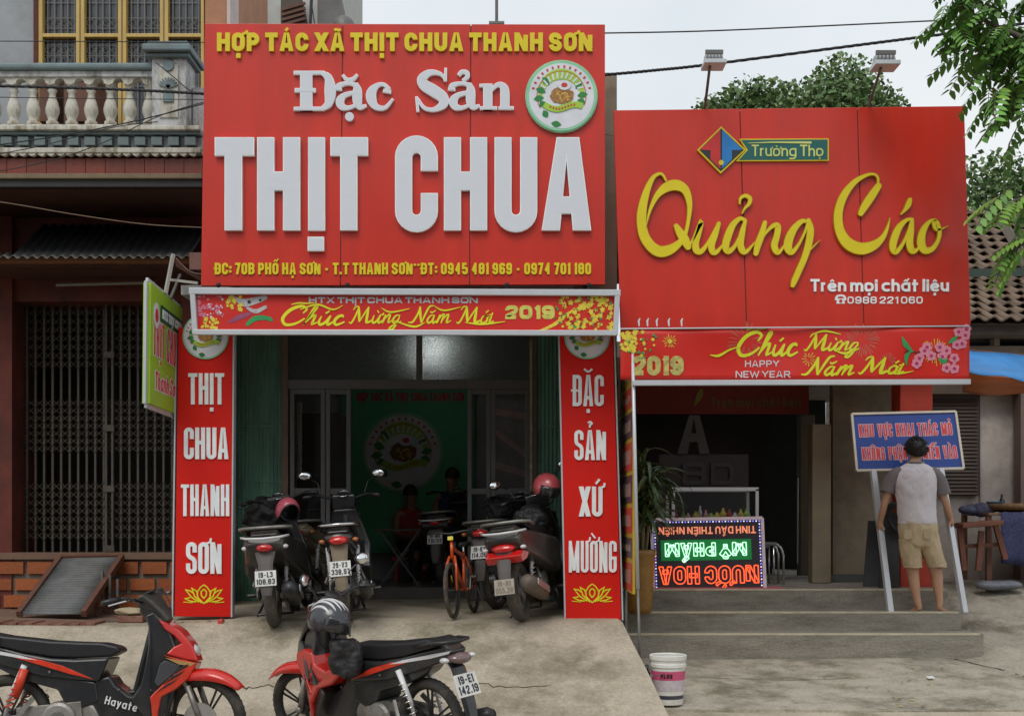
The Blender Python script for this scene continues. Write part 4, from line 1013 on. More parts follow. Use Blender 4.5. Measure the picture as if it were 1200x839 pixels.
# blossom prints
def blobs(mb, box, n, r0, r1, mp, d, seed, shape=5):
    rn = random.Random(seed)
    for i in range(n):
        cx = rn.uniform(box[0], box[1]); cy = rn.uniform(box[2], box[3]); r = rn.uniform(r0, r1); a = rn.uniform(0, 6.28)
        pts = []
        for k in range(shape * 2):
            q = r * (1 if k % 2 else .55); pts.append((cx + q * cos(a + pi * k / shape), -(cy + q * sin(a + pi * k / shape))))
        mb.prism([mp(*p) for p in reversed(pts)], Vector((0, -d - .0001 * (i % 20), 0)))
pink = M('blossom_pink', (.65, .17, .25), .5, var=.3, scale=60); ylw = M('blossom_yellow', (.72, .58, .05), .5, var=.2, scale=40); grn = M('print_green', (.03, .32, .10), .5)
def prnt(nm, mat, fn, par):
    m = MB(); fn(m); return kind(m.build(nm, mat, par), 'stuff')
prnt('pink_blossom', pink, lambda m: blobs(m, (232, 262, 347, 372), 46, 1.2, 3, mpN, .003, 1), BN)
prnt('white_blossom', em_w, lambda m: blobs(m, (232, 262, 347, 372), 16, .8, 1.8, mpN, .0055, 2), BN)
prnt('gold_ornament', ylw, lambda m: (blobs(m, (236, 256, 373, 385), 26, 1.4, 3, mpN, .003, 3), blobs(m, (266, 284, 346, 366), 18, 1.6, 3.6, mpN, .003, 4, 6)), BN)
def lion(m):
    strokes(m, [[(277, 350, 3), (286, 355, 9), (300, 352, 8), (311, 349, 5)], [(290, 361, 3), (300, 365, 5), (311, 360, 4)], [(278, 352, 2), (272, 347, 3)]], mpN, NF, .003)
prnt('lion_head', M('print_grey', (.45, .45, .46), .5, var=.3, scale=40), lion, BN)
prnt('lion_eye', blackpl, lambda m: (disc2(m, (292, -354), 2, mpN, NF, .006), disc2(m, (305, -352), 1.5, mpN, NF, .006)), BN)
prnt('lion_body', grn, lambda m: strokes(m, [[(290, 380, 4), (300, 373, 6), (316, 373, 4)], [(308, 371, 3), (318, 375, 4)]], mpN, NF, .003), BN)
prnt('lion_tail', M('print_purple', (.30, .07, .16), .5), lambda m: strokes(m, [[(268, 378, 2), (280, 372, 6), (292, 368, 4)]], mpN, NF, .002), BN)
prnt('yellow_blossom', ylw, lambda m: (blobs(m, (656, 717, 346, 386), 95, 2, 4.2, mpN, .004, 5), strokes(m, [[(632, 388, 2), (650, 380, 4), (668, 366, 3), (690, 356, 2)]], mpN, NF, .003)), BN)
prnt('green_leaf', grn, lambda m: blobs(m, (650, 717, 346, 386), 26, 1, 2.2, mpN, .0065, 6, 3), BN)
prnt('red_blossom', M('print_dark_red', (.42, .02, .02), .5), lambda m: blobs(m, (660, 716, 347, 386), 22, 1, 2.0, mpN, .007, 8, 4), BN)

# ------------------------------------------------------------------ tall red boards
def lotus(par, cx, cy, s, Y, mat):
    m = MB(); mp = flatmap(Y); k = 0
    def pet(pts, w=1.5):
        nonlocal k; k += 1
        emit(m, ribbon([(cx + x * s, -(cy + y * s)) for x, y in pts], w * s), mp, NF, .004, .0002 * (k % 7))
    for sg in (-1, 1):
        pet([(0, 11), (sg * 7, 4), (sg * 8, -2), (sg * 4, -8), (0, -11)]); pet([(sg * 3, 10), (sg * 11, 2), (sg * 14, -7), (sg * 9, -4), (sg * 7, 0)])
        pet([(sg * 6, 9), (sg * 15, 3), (sg * 21, -5), (sg * 16, -4), (sg * 12, -1)]); pet([(sg * 9, 9), (sg * 16, 8), (sg * 22, 5), (sg * 16, 4)]); pet([(0, 5), (sg * 3, 1), (sg * 3, -3), (0, -6)])
        pet([(sg * 13, 10), (sg * 24, 9)], .9)
    return m.build('lotus', mat, par)
def board(corners, words, lot, lab, emb, off):
    Y = 10.6; T = thing('vertical_board', lab, 'sign board', P((corners[2][0] + corners[3][0]) / 2, corners[2][1], Y))
    quad('panel', corners, Y, .10, redboard, T)
    m = MB(); m.bar(P(corners[1][0] + 1.2, corners[1][1], Y + .04), P(corners[2][0] + 1.2, corners[2][1], Y + .04), .012, .09, (0, 1, 0)); m.bar(P(corners[0][0] - 1.0, corners[0][1], Y + .04), P(corners[3][0] - 1, corners[3][1], Y + .04), .012, .09, (0, 1, 0)); m.build('edge_trim', whitealu, T)
    mp = flatmap(Y)
    for w, x0, x1, yb, H in words: text(w, x0, x1, -yb, H, 5.6, mp, NF, .014, [silver_rim, silver], T, each='letter', gap=1.7)
    lotus(T, lot[0], lot[1], 1.0, Y, lime)
    emblem(emb[0], emb[1], 27, Y - .004, T)
    return T
board([(209, 384), (274, 384), (271.5, 722.5), (204.5, 722)], [('THỊT', 221, 263, 474, 36.5), ('CHUA', 216, 268, 538, 37), ('THANH', 212.5, 269, 604.5, 37), ('SƠN', 218.5, 260, 672, 37)], (239, 696), 'tall red board reading THỊT CHUA THANH SƠN left of the shop', (241, 394), 0)
board([(655.5, 384), (718, 384), (728, 726), (663, 726)], [('ĐẶC', 671, 707.5, 476, 36.5), ('SẢN', 673, 710, 539, 35), ('XỨ', 678.5, 706, 605, 35), ('MƯỜNG', 666.5, 722.5, 670.5, 37)], (694, 695), 'tall red board reading ĐẶC SẢN XỨ MƯỜNG right of the shop', (688, 394), 0)

# ------------------------------------------------------------------ green projecting sign
GS = thing('hanging_sign', 'green box sign with red THỊT CHUA lettering sticking out toward the street', 'sign', P(195, 480, 10))
ynr, yfr = 9.9, 10.75
a, b = P(177, 331, ynr), P(214, 362, yfr); c, d = P(210, 486, yfr), P(175.5, 472.5, ynr)
nrm_ = (b - a).cross(d - a).normalized(); 
if nrm_.x < 0: nrm_ = -nrm_
if nrm_.dot(Vector((0, 0, CAMZ)) - a) < 0: nrm_ = -nrm_
def mg(u, v):                       # u 0..100 from near to far, v 0..100 upward
    t = b - a; s = d - a; bb = c - b
    p = a.lerp(b, u / 100); q = d.lerp(c, u / 100); return q.lerp(p, v / 100)
m = MB(); m.prism([mg(0, 0), mg(100, 0), mg(100, 100), mg(0, 100)], -nrm_ * .06); m.build('panel', M('lime_vinyl', (.34, .56, .03), .5, var=.08), GS)
m = MB()
for p, q in ((mg(-1, -.5), mg(-1, 100.5)), (mg(-1, 100), mg(101, 100)), (mg(-1, 0), mg(101, 0))): m.bar(p - nrm_ * .03, q - nrm_ * .03, .07, .02, nrm_)
m.build('frame', whitealu, GS)
rl = M('sign_red_print', (.66, .03, .03), .5)
text('THỊT CHUA', 8, 92, 42, 30, 4.4, mg, nrm_, .003, [rl, em_w], GS, gap=2.5, rim=.8)
text('Thanh Sơn', 14, 90, 14, 15, 2.6, mg, nrm_, .003, [rl, em_w], GS, gap=2, rim=1.0, slant=.15)
m = MB(); m.prism([mg(30, 74), mg(100, 74), mg(100, 88), mg(30, 88)], nrm_ * .003); m.build('dark_band', M('dark_green_print', (.012, .07, .035), .5), GS)
text('HTX THỊT CHUA', 34, 98, 77, 8, 2.2, mg, nrm_, .006, silver_rim, GS, gap=1.0)
m = MB(); m.prism([mg(17 + 9 * cos(t * .5236), 76 + 11 * sin(t * .5236)) for t in range(12)], nrm_ * .004); m.build('emblem_disc', em_w, GS)
m = MB(); m.prism([mg(17 + 5 * cos(t * .5236), 76 + 6 * sin(t * .5236)) for t in range(12)], nrm_ * .006); m.build('emblem_centre', rl, GS)
m = MB(); m.bar(mg(60, 100), mg(60, 100) + Vector((.0, .3, .25)), .02, .02); m.bar(mg(99, 80), mg(99, 80) + Vector((.12, .1, 0)), .03, .03); m.build('bracket', steel, GS)
# ------------------------------------------------------------------ right-hand sign
YR = 10.22
RS = thing('advertising_sign', 'wide red sign reading Quảng Cáo in yellow brush script on the right', 'sign', P(930, 384, YR))
q4 = [(719, 129.5), (1130, 124.5), (1137.5, 381), (727.5, 385.5)]
cuts = [0, .36, .695, 1]
for i in range(3):
    g = .0013; aa, b2 = cuts[i] + (g if i else 0), cuts[i + 1] - (g if i < 2 else 0)
    quad('panel', [lerp(q4[0], q4[1], aa), lerp(q4[0], q4[1], b2), lerp(q4[3], q4[2], b2), lerp(q4[3], q4[2], aa)], YR, .05, redsign, RS)
quad('seam_backing', [(722, 132), (1127, 127), (1134, 378), (730, 382)], YR + .004, .04, MC['dark_seam'], RS)
m = MB()
for x in (760, 930, 1100):
    m.bar(P(x, 150, YR + .1), P(x, 370, YR + .1), .05, .05)
    m.bar(P(x, 350, YR + .1), P(x, 350, YR + .1) + Vector((0, 1.5, -.3)), .05, .05)
m.bar(P(725, 160, YR + .12), P(1125, 156, YR + .12), .05, .05); m.bar(P(730, 360, YR + .12), P(1130, 356, YR + .12), .05, .05)
m.build('support_frame', steel, RS)
mpR = flatmap(YR)
def brush(sts, reg=0):
    ox = 700 if reg == 0 else 920; m = MB()
    for i, s in enumerate(sts):
        q = smooth_path([(ox + x / 4, 180 + y / 4, w / 4) for x, y, w in s], 6)
        rb = ribbon([(x, -y, w) for x, y, w in q], rnd=True)
        m.k = 1; emit(m, rb, mpR, NF, .032, .0003 * i); m.k = 0; emit(m, fat(rb, -.6), mpR, NF, .0338, .0003 * i)
    return m.build('letter', [gold, golddk], RS)
brush([[(320, 132, 12), (305, 106, 14), (285, 101, 16), (255, 125, 24), (225, 195, 36), (206, 290, 46), (213, 375, 48), (242, 430, 50), (285, 462, 54), (330, 458, 50), (375, 430, 36), (408, 385, 22), (424, 320, 20), (430, 245, 28), (412, 180, 40), (372, 154, 52), (325, 162, 48), (280, 200, 30), (248, 262, 18), (232, 320, 10), (228, 350, 4)],
       [(368, 345, 26), (385, 375, 40), (405, 405, 46), (422, 440, 34)]])
brush([[(425, 440, 14), (450, 400, 16), (482, 330, 26), (472, 375, 30), (458, 425, 34), (463, 458, 34), (485, 462, 26), (515, 425, 18), (545, 370, 16), (566, 332, 20)], [(568, 335, 18), (548, 390, 30), (532, 435, 34), (540, 465, 32), (560, 462, 22), (590, 425, 8)]])
brush([[(690, 318, 18), (665, 310, 22), (632, 340, 32), (608, 395, 38), (598, 440, 36), (612, 462, 30), (640, 440, 20), (668, 385, 16), (690, 325, 16)], [(690, 322, 18), (676, 375, 30), (668, 430, 34), (680, 462, 32), (700, 460, 20), (735, 420, 8)], [(664, 240, 10), (668, 215, 16), (690, 203, 20), (712, 215, 22), (708, 240, 20), (688, 262, 14), (676, 285, 8)]])
brush([[(782, 328, 22), (768, 380, 32), (750, 430, 34), (740, 472, 26)], [(745, 450, 10), (780, 385, 14), (818, 345, 22), (842, 345, 30), (838, 390, 32), (826, 435, 34), (838, 465, 30), (855, 460, 18), (885, 415, 8)]])
brush([[(100, 325, 16), (75, 322, 24), (40, 355, 34), (15, 405, 42), (10, 448, 40), (28, 466, 28), (60, 430, 16), (90, 370, 14), (104, 325, 18)], [(106, 318, 22), (115, 360, 34), (108, 420, 36), (88, 490, 32), (62, 550, 32), (40, 600, 30), (32, 622, 22)], [(92, 475, 8), (120, 448, 10), (158, 412, 5)]], 1)
brush([[(350, 285, 28), (370, 250, 38), (400, 205, 40), (432, 158, 32)], [(430, 150, 12), (430, 120, 14), (412, 103, 14), (375, 108, 18), (320, 140, 28), (270, 205, 38), (245, 285, 42), (252, 365, 46), (290, 425, 56), (350, 450, 58), (410, 435, 46), (455, 395, 26), (477, 345, 14), (486, 308, 5)]], 1)
brush([[(590, 312, 16), (562, 318, 20), (530, 350, 32), (506, 405, 38), (500, 448, 34), (515, 465, 26), (545, 430, 18), (570, 375, 14), (588, 320, 14)], [(590, 315, 18), (584, 365, 32), (578, 425, 36), (590, 460, 32), (612, 455, 18), (635, 425, 6)], [(580, 222, 22), (572, 245, 28), (558, 268, 18), (538, 290, 8)]], 1)
brush([[(700, 315, 14), (670, 325, 20), (640, 370, 34), (632, 425, 42), (650, 458, 36), (685, 450, 26), (712, 410, 20), (718, 365, 22), (705, 325, 20), (692, 330, 22), (700, 358, 18), (722, 360, 12), (756, 345, 5)]], 1)
m = MB()
wtl = [silver_rim]
text('Trên mọi chất liệu', 949.5, 1111.5, -342, 14.6, 2.9, mpR, NF, .012, wtl, RS, each='letter', gap=1.6)
text('0988 221 060', 993, 1081, -356, 8.2, 1.5, mpR, NF, .006, silver_rim, RS, gap=1.6)
m = MB()    # telephone symbol
poly2(m, [(980, -356), (990, -356), (989, -350), (981, -350)], mpR, NF, .005); strokes(m, [[(979.5, 351, 2.6), (981, 347.5, 2.6), (985, 346.5, 2.2), (989, 347.5, 2.6), (990.5, 351, 2.6)]], mpR, NF, .006)
m.build('telephone_symbol', silver_rim, RS)
m = MB(); disc2(m, (985, -353), 2, mpR, NF, .008, 12); m.build('telephone_dial', redsign, RS)
# logo: rhombus with arrows and a teal name plate
lg = MB()
def Lp(k, pts, d):
    lg.k = k; lg.prism([mpR(x, -y) for x, y in reversed(pts)], (0, -d, 0))
Lp(0, [(844.5, 149.5), (873.5, 177), (844, 204.5), (816.5, 177)], .025); Lp(1, [(844.5, 151.8), (871, 177), (844, 202), (819, 177)], .027)
Lp(2, [(843.5, 153), (843.5, 199), (832, 188.5), (832, 177.5), (820, 177)], .029); Lp(3, [(845.5, 153), (869.5, 177), (857, 177.5), (857, 188.5), (845.5, 199)], .029)
lg.k = 0; lg.prism([mpR(844.5 + 3 * cos(t * .5), -192 + 3 * sin(t * .5)) for t in range(12)], (0, -.031, 0))
lg.build('logo', [gold, M('logo_dark', (.025, .03, .035), .4), M('logo_red', (.62, .03, .03), .4), M('logo_blue', (.02, .22, .60), .4)], RS)
m = MB(); m.prism([mpR(x, -y) for x, y in reversed([(866, 164), (970.5, 163.5), (970.5, 189.5), (862, 190), (874, 177)])], (0, -.022, 0)); m.build('plate_rim', gold, RS)
m = MB(); m.prism([mpR(x, -y) for x, y in reversed([(868, 165.3), (969, 164.8), (969, 188.3), (865, 188.8), (876, 177)])], (0, -.024, 0)); m.build('plate', M('teal_plate', (.01, .12, .11), .4), RS)
pg = M('pale_gold_letter', (.62, .66, .20), .4)
text('Trường Thọ', 880, 964, -184.5, 13.4, 1.8, lambda x, y: mpR(x, y) - Vector((0, .024, 0)), NF, .004, pg, RS, each='letter', gap=1.3)
m = MB(); emit(m, ribbon([(876, -169.2, .6), (905, -168.2, 1.6), (950, -168.6, 2.6)]), mpR, NF, .002, .027); m.build('flourish', pg, RS)
# traces of old lettering at the lower left edge of the sign
m = MB()
for x in (749, 759, 770, 784, 799): m.k = 0; emit(m, ribbon([(x, -382.5, 1.6), (x - .6, -376, 2.2), (x + 1, -373, 1.2)]), mpR, NF, .002)
kind(m.build('paint_drip', silver, RS), 'stuff')
# flood lamps on bent arms over the sign
for px, py, w, h, ax, ay, lab in ((837, 69, 26, 17, 826, 127, 'left flood lamp on a thin arm over the Quảng Cáo sign'), (1038, 70, 29, 18, 1018, 125, 'right flood lamp on a leaning arm over the Quảng Cáo sign')):
    Y = 9.75; t = thing('flood_lamp', lab, 'lamp', P(ax, ay, YR + .03), 'flood lamps over the Quảng Cáo sign')
    m = MB(); m.tube([P(ax, ay + 6, YR + .08), P(ax, ay, YR + .03), P(px - w * .2, py + h * .55, Y)], .011, 8); m.build('arm', zinc, t)
    m = MB(); m.prism([P(px - w * .45, py + h * .2, Y), P(px + w * .45, py + h * .2, Y), P(px + w * .38, py - h * .42, Y + .05), P(px - w * .38, py - h * .42, Y + .05)], (0, .09, 0)); m.build('housing', M('lamp_grey', (.32, .33, .34), .4, .4), t, bevel=.01)
    m = MB(); m.box(X_(px - w / 2, Y), X_(px + w / 2, Y), Y - .07, Y + .12, Z_(py + h * .5, Y), Z_(py + h * .22, Y)); m.build('lamp_rim', whitealu, t, bevel=.004)
    m = MB(); m.bar(P(px - w * .4, py - h * .45, Y - .01), P(px + w * .4, py - h * .45, Y - .01), .02, .03)
    for i in range(5): x = px - w * .3 + i * w * .15; m.bar(P(x, py - h * .4, Y - .012), P(x, py + h * .1, Y - .012), .006, .015)
    m.build('cooling_fins', steel, t)

# ------------------------------------------------------------------ right banner
YQ = 10.12; mpQ = flatmap(YQ)
RB = thing('festive_banner', 'red HAPPY NEW YEAR banner with pink blossoms under the Quảng Cáo sign', 'banner', P(935, 448, YQ))
def wav(x, y): return .010 * sin(x * .021 + y * .05) + .006 * sin(x * .06 - y * .04)
m = MB(); m.sheet(lambda u, v: (lambda x, y: P(x, y, YQ + wav(x, y)))(727 + 409 * u, (386.5 + (445 - 386.5) * v) * (1 - u) + (382.5 + (445.5 - 382.5) * v) * u), 60, 10); m.build('sheet', bn_red, RB, solid=.006, smooth=True)
def mpW(x, y): return P(x, -y, YQ + wav(x, -y) - .004)
m = MB(); m.bar(P(741, 449, YQ - .01), P(1136.5, 447.5, YQ - .01), .05, 6 * YQ / F); m.bar(P(727, 385.5, YQ - .015), P(1136, 382.2, YQ - .015), .02, 1.6 * YQ / F); m.build('frame', whitealu, RB, bevel=.003)
m = MB()
script([('C', ''), ('h', ''), ('u', '´'), ('c', '')], 862, 934, 417, .29, m, mpW, NF, .003, .12, 1.1)
script([('M', ''), ('u', '`,'), ('n', ''), ('g', '')], 944, 1006, 411, .21, m, mpW, NF, .003, .2, 1.15)
script([('N', ''), ('a', '˘'), ('m', '')], 942, 1000, 440, .23, m, mpW, NF, .003, .2, 1.15)
script([('M', ''), ('o', '´,'), ('i', '')], 1008, 1058, 438, .21, m, mpW, NF, .003, .2, 1.15)
for st in ([(832, 416, 1), (842, 417, 3), (855, 410, 2), (868, 406, 1)], [(952, 392, .8), (966, 388, 2.4), (985, 392, .8)], [(978, 411, 1), (992, 414, 3), (1006, 404, .8)], [(1040, 436, 1), (1052, 438, 2.2), (1070, 435, .8)]):
    emit(m, ribbon([(a, -b, c) for a, b, c in smooth_path(st, 5)]), mpW, NF, .003, .0034)
m.build('script_lettering', M('lime_print_bright', (.66, .68, .02), .45, var=.06), RB)
pw = M('print_white', (.62, .58, .60), .5)
text('HAPPY', 873, 913, -430, 7.6, 1.3, mpW, NF, .003, pw, RB, gap=1.3); text('NEW YEAR', 862, 926, -442.5, 7.8, 1.3, mpW, NF, .003, pw, RB, gap=1.3)
text('2019', 741, 801, -440, 23, 6.2, mpW, NF, .004, M('print_gold_dull', (.50, .44, .14), .5, var=.35, scale=30), RB, gap=1.2)
def fire(m, cx, cy, r, n, sd):
    rn = random.Random(sd)
    for i in range(n):
        a = 2 * pi * i / n + rn.uniform(-.1, .1); r0 = r * rn.uniform(.2, .5); r1 = r * rn.uniform(.7, 1)
        emit(m, ribbon([(cx + r0 * cos(a), -(cy + r0 * sin(a)), .4), (cx + r1 * cos(a), -(cy + r1 * sin(a)), .9)]), mpW, NF, .002)
prnt('firework', M('print_pale_red', (.55, .16, .10), .5), lambda m: (fire(m, 1010, 400, 22, 34, 1), fire(m, 875, 400, 24, 30, 2), fire(m, 1040, 425, 12, 22, 3)), RB)
prnt('sparkle', ylw, lambda m: (fire(m, 785, 400, 9, 14, 4), disc2(m, (785, -400), 2.6, mpW, NF, .003), fire(m, 948, 421, 9, 12, 6), fire(m, 1096, 412, 17, 26, 7)), RB)
prnt('yellow_blossom', ylw, lambda m: (blobs(m, (728, 745, 388, 412), 34, 2, 4.5, mpW, .004, 15), blobs(m, (745, 772, 388, 420), 10, 1.5, 3, mpW, .004, 16)), RB)
prnt('green_leaf', grn, lambda m: (blobs(m, (736, 770, 388, 420), 15, 1, 2.6, mpW, .0065, 17, 3), strokes(m, [[(1057, 395, 1), (1061, 404, 6), (1069, 412, 2)], [(1062, 428, 1), (1062, 418, 5), (1067, 412, 2)], [(1112, 402, 2), (1117, 398, 5), (1122, 394, 1)], [(1100, 420, 2), (1106, 424, 5), (1110, 420, 1)]], lambda x, y: mpW(x, y) + Vector((0, -.004, 0)), NF, .003)), RB)
flw = [(1077, 420), (1083, 411), (1091, 417), (1101, 407), (1109, 411), (1104, 418), (1123, 389), (1131, 393), (1121, 404), (1127, 403), (1118, 420), (1109, 431), (1118, 432), (1132, 386), (1074, 426), (1086, 407)]
def petals(m):
    rn = random.Random(9)
    for cx, cy in flw:
        a0 = rn.uniform(0, 6)
        for k in range(5):
            a = a0 + k * 1.2566; disc2(m, (cx + 3.3 * cos(a), -cy + 3.3 * sin(a)), 2.9, mpW, NF, .006 + .0003 * k + .001 * rn.random(), 10)
prnt('pink_blossom', M('blossom_bright', (.72, .25, .36), .5, var=.25, scale=90), petals, RB)
prnt('blossom_heart', M('blossom_dark', (.42, .03, .12), .5), lambda m: [disc2(m, (cx, -cy), 1.9, mpW, NF, .010, 10) for cx, cy in flw], RB)
prnt('branch', M('print_brown', (.10, .03, .02), .5), lambda m: strokes(m, [[(1060, 412, .8), (1085, 413, 1.4), (1110, 410, 1.2), (1132, 392, .8)]], mpW, NF, .0045), RB)

# side panel running back from the street pole, with coloured bands
SP = thing('pole_sign', 'narrow striped advertising sign on a white pole standing edge-on', 'sign', P(742, 720, 10.1))
pA, pB = 10.14, 11.35
def mq(u, v):
    p = Vector((X_(741.5, pA), pA, 0)).lerp(Vector((X_(725, pB), pB, 0)), u / 100); zt = Z_(398, pA); zb_ = Z_(696, pA); return Vector((p.x, p.y, zb_ + (zt - zb_) * v / 100))
nn = Vector((-1, 0, 0))
dv = (mq(100, 0) - mq(0, 0)).normalized(); nn = Vector((-dv.y, dv.x, 0)); 
if nn.dot(Vector((0, 0, 0)) - mq(50, 0)) < 0: nn = -nn
m = MB(); m.prism([mq(0, 0), mq(100, 0), mq(100, 100), mq(0, 100)], -nn * .02); m.build('panel', M('panel_yellow', (.52, .36, .03), .5, var=.15), SP)
bands = [(1, 12, 1), (14, 22, 0), (24, 34, 1), (36, 47, 0), (49, 60, 1), (62, 72, 0), (74, 82, 1), (84, 98, 2)]
bmats = [M('band_dark', (.07, .045, .06), .5), M('band_red', (.50, .06, .03), .5), M('band_olive', (.34, .22, .03), .5, var=.3)]
for v0, v1, c in bands:
    m = MB(); m.prism([mq(2, v0), mq(98, v0), mq(98, v1), mq(2, v1)], nn * .004); b_ = m.build('band', bmats[c], SP)
    m = MB(); rn = random.Random(v0)
    for k in range(7):
        u = 12 + k * 11; m.prism([mq(u, v0 + 2.5), mq(u + 7, v0 + 2.5), mq(u + 7, v1 - 2.5 - rn.random()), mq(u, v1 - 2.5 - rn.random())], nn * .0055)
    m.build('faded_print', M('faded_print', (.34, .24, .20), .6, var=.3, scale=20), b_)
m = MB(); m.tube([P(741, 397, pA - .02), P(747.5, 690, pA - .02)], .014, 8); m.build('pole', whitealu, SP, smooth=True)
m = MB(); m.tube([P(747.5, 690, pA - .02), (X_(751, pA), pA - .02, .12)], .012, 8); m.tube([(X_(733, 10.9), 10.9, Z_(690, 10.9)), (X_(733, 10.9), 10.9, .15)], .016, 8); m.build('lower_pole', steel, SP, smooth=True)

# ------------------------------------------------------------------ right shop
AS = thing('advertising_shop', 'open fronted shop with dark interior, beige walls and red pillar above the steps', 'shop', (2.5, 12.6, .87))
xr = X_(1093, 12.6)
m = MB(); m.box(.90, xr + .12, 12.3, 17.2, Z_(449, 12.3) + .25, Z_(449, 12.3) + .4); m.build('ceiling', M('shop_ceiling', (.34, .30, .26), .8), AS)
m = MB(); m.box(.886, .90, 12.3, 17, .86, 3.1); m.build('left_wall', beige, AS)
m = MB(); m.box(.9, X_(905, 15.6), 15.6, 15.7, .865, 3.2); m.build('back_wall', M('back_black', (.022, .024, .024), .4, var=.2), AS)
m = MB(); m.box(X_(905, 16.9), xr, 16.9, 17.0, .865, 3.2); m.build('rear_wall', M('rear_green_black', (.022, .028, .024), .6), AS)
m = MB(); m.box(.9, X_(948, 14.2), 14.2, 14.26, Z_(485, 14.2), Z_(452, 14.2)); hd = m.build('red_header', M('faded_red_header', (.25, .028, .018), .6, var=.15), AS)
text('Trên mọi chất liệu', 833, 938, -476.5, 11, 2.0, flatmap(14.2), NF, .006, M('faded_olive', (.17, .12, .03), .6), hd, gap=1.3)
m = MB(); emit(m, ribbon(smooth_path([(822, -456, 2), (820, -463, 7), (814, -475, 2)], 5)), flatmap(14.2), NF, .006, .001); m.build('accent_stroke', M('faded_yellow', (.30, .28, .05), .6), hd)
m = MB(); m.box(X_(976, 13.6), X_(1056, 13.6), 13.6, 13.75, .866, 3.2); m.build('beige_partition', M('partition_beige', (.26, .215, .155), .75, var=.1, dirt=(.10, .08, .06), damt=.5), AS)
m = MB(); m.box(X_(952, 13.3), X_(974, 13.3), 13.3, 13.5, .866, Z_(497, 13.3)); m.build('column', beige, AS, bevel=.01)
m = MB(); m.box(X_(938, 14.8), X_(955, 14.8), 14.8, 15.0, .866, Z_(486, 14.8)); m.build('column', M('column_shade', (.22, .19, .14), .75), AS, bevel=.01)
m = MB(); m.box(X_(977, 13.2), X_(1056, 13.2), 13.5, 13.6, .866, .95); m.build('skirting', M('skirting', (.10, .11, .10), .6), AS)
m = MB(); m.box(X_(1055, 12.6), xr, 12.6, 12.9, .6, Z_(449, 12.4) + .25); m.build('red_pillar', M('pillar_red', (.50, .045, .02), .6, var=.1, dirt=(.3, .03, .02), damt=.4), AS, bevel=.006)
m = MB(); m.tube([P(935, 560, 14.4), P(934.5, 660, 14.4)], .008, 6); m.build('rail', alu, AS)
m = MB(); m.box(X_(895, 14.5), X_(960, 14.5), 14.45, 14.6, .866, .885); m.build('floor_strip', alu, AS)
# grey letter A and the letter box beside it, leaning inside
aw = thing('letter_sign', 'large dark grey letter A standing on a grey box inside the right shop', 'sign', P(812, 532, 13.6))
gy = M('grey_letterbox', (.075, .078, .08), .6)
mpA = flatmap(13.6)
m = MB()
for i, s in enumerate([([(793, -532), (807, -487)], [(805, -532), (813, -487)], False), ([(831, -532), (819, -487)], [(819, -532), (812, -487)], False), rect(804, 820, 508, 518)]): emit(m, s, mpA, NF, .05, .0005 * i)
m.build('letter', gy, aw)
m = MB(); m.box(X_(772, 13.6), X_(877, 13.6), 13.6, 13.75, Z_(606, 13.6), Z_(532, 13.6)); m.build('box', M('dark_grey_box', (.055, .057, .06), .55), aw, bevel=.01)
text('BD', 800, 860, -568, 26, 5, flatmap(13.58), NF, .01, gy, aw, gap=6)
m = MB(); m.box(X_(774, 13.9), X_(880, 13.9), 13.8, 14.2, .87, Z_(606, 13.6)); m.build('stand', darkroom, aw)
# glass show case with wares
YC = 12.75
gc = thing('glass_case', 'glass show case with white frame standing behind the LED sign', 'display case', (X_(840, YC), YC, .865))
cx0, cx1 = X_(789, YC), X_(887, YC); ztop = Z_(573, YC); zmid = Z_(606, YC)
m = MB()
for x in (cx0, cx1):
    for y in (YC, YC + .5): m.bar((x, y, .87), (x, y, ztop), .03, .03)
for z in (ztop, zmid - .02):
    for y in (YC, YC + .5): m.bar((cx0 - .015, y, z), (cx1 + .015, y, z), .03, .035)
    for x in (cx0, cx1): m.bar((x, YC, z), (x, YC + .5, z), .028, .033)
m.build('frame', whitealu, gc)
m = MB(); m.box(cx0, cx1, YC - .004, YC, zmid, ztop); m.build('pane', clear, gc)
m = MB(); m.box(cx0, cx1, YC + .01, YC + .49, .9, zmid - .05); m.build('cabinet', M('cabinet_grey', (.35, .35, .36), .5), gc)
m = MB(); m.box(cx0, cx1, YC + .01, YC + .49, zmid - .045, zmid - .02); m.build('shelf', M('red_shelf', (.35, .05, .05), .5), gc)
cols = [('ware_red', (.5, .06, .05)), ('ware_green', (.25, .45, .08)), ('ware_pink', (.65, .35, .38)), ('ware_white', (.6, .6, .58)), ('ware_yellow', (.6, .5, .08))]
for i in range(13):
    c = cols[[0, 1, 2, 4, 3, 2, 1, 4, 4, 0, 3, 4, 1][i]]; x = cx0 + .06 + i * (cx1 - cx0 - .12) / 12; h = R.uniform(.05, .14); r = R.uniform(.02, .04); y = YC + R.uniform(.08, .3)
    m = MB(); z = zmid - .02
    m.lathe((x, y, z), [(r, 0), (r, h * .6), (r * .5, h * .75), (r * .35, h), (r * .35, h * 1.1)], 10)
    tag(m.build('bottle', M(c[0], c[1], .4), smooth=True), 'tiny %s bottle on the shelf of the glass case' % c[0][5:], 'bottle', 'small wares in the glass case')
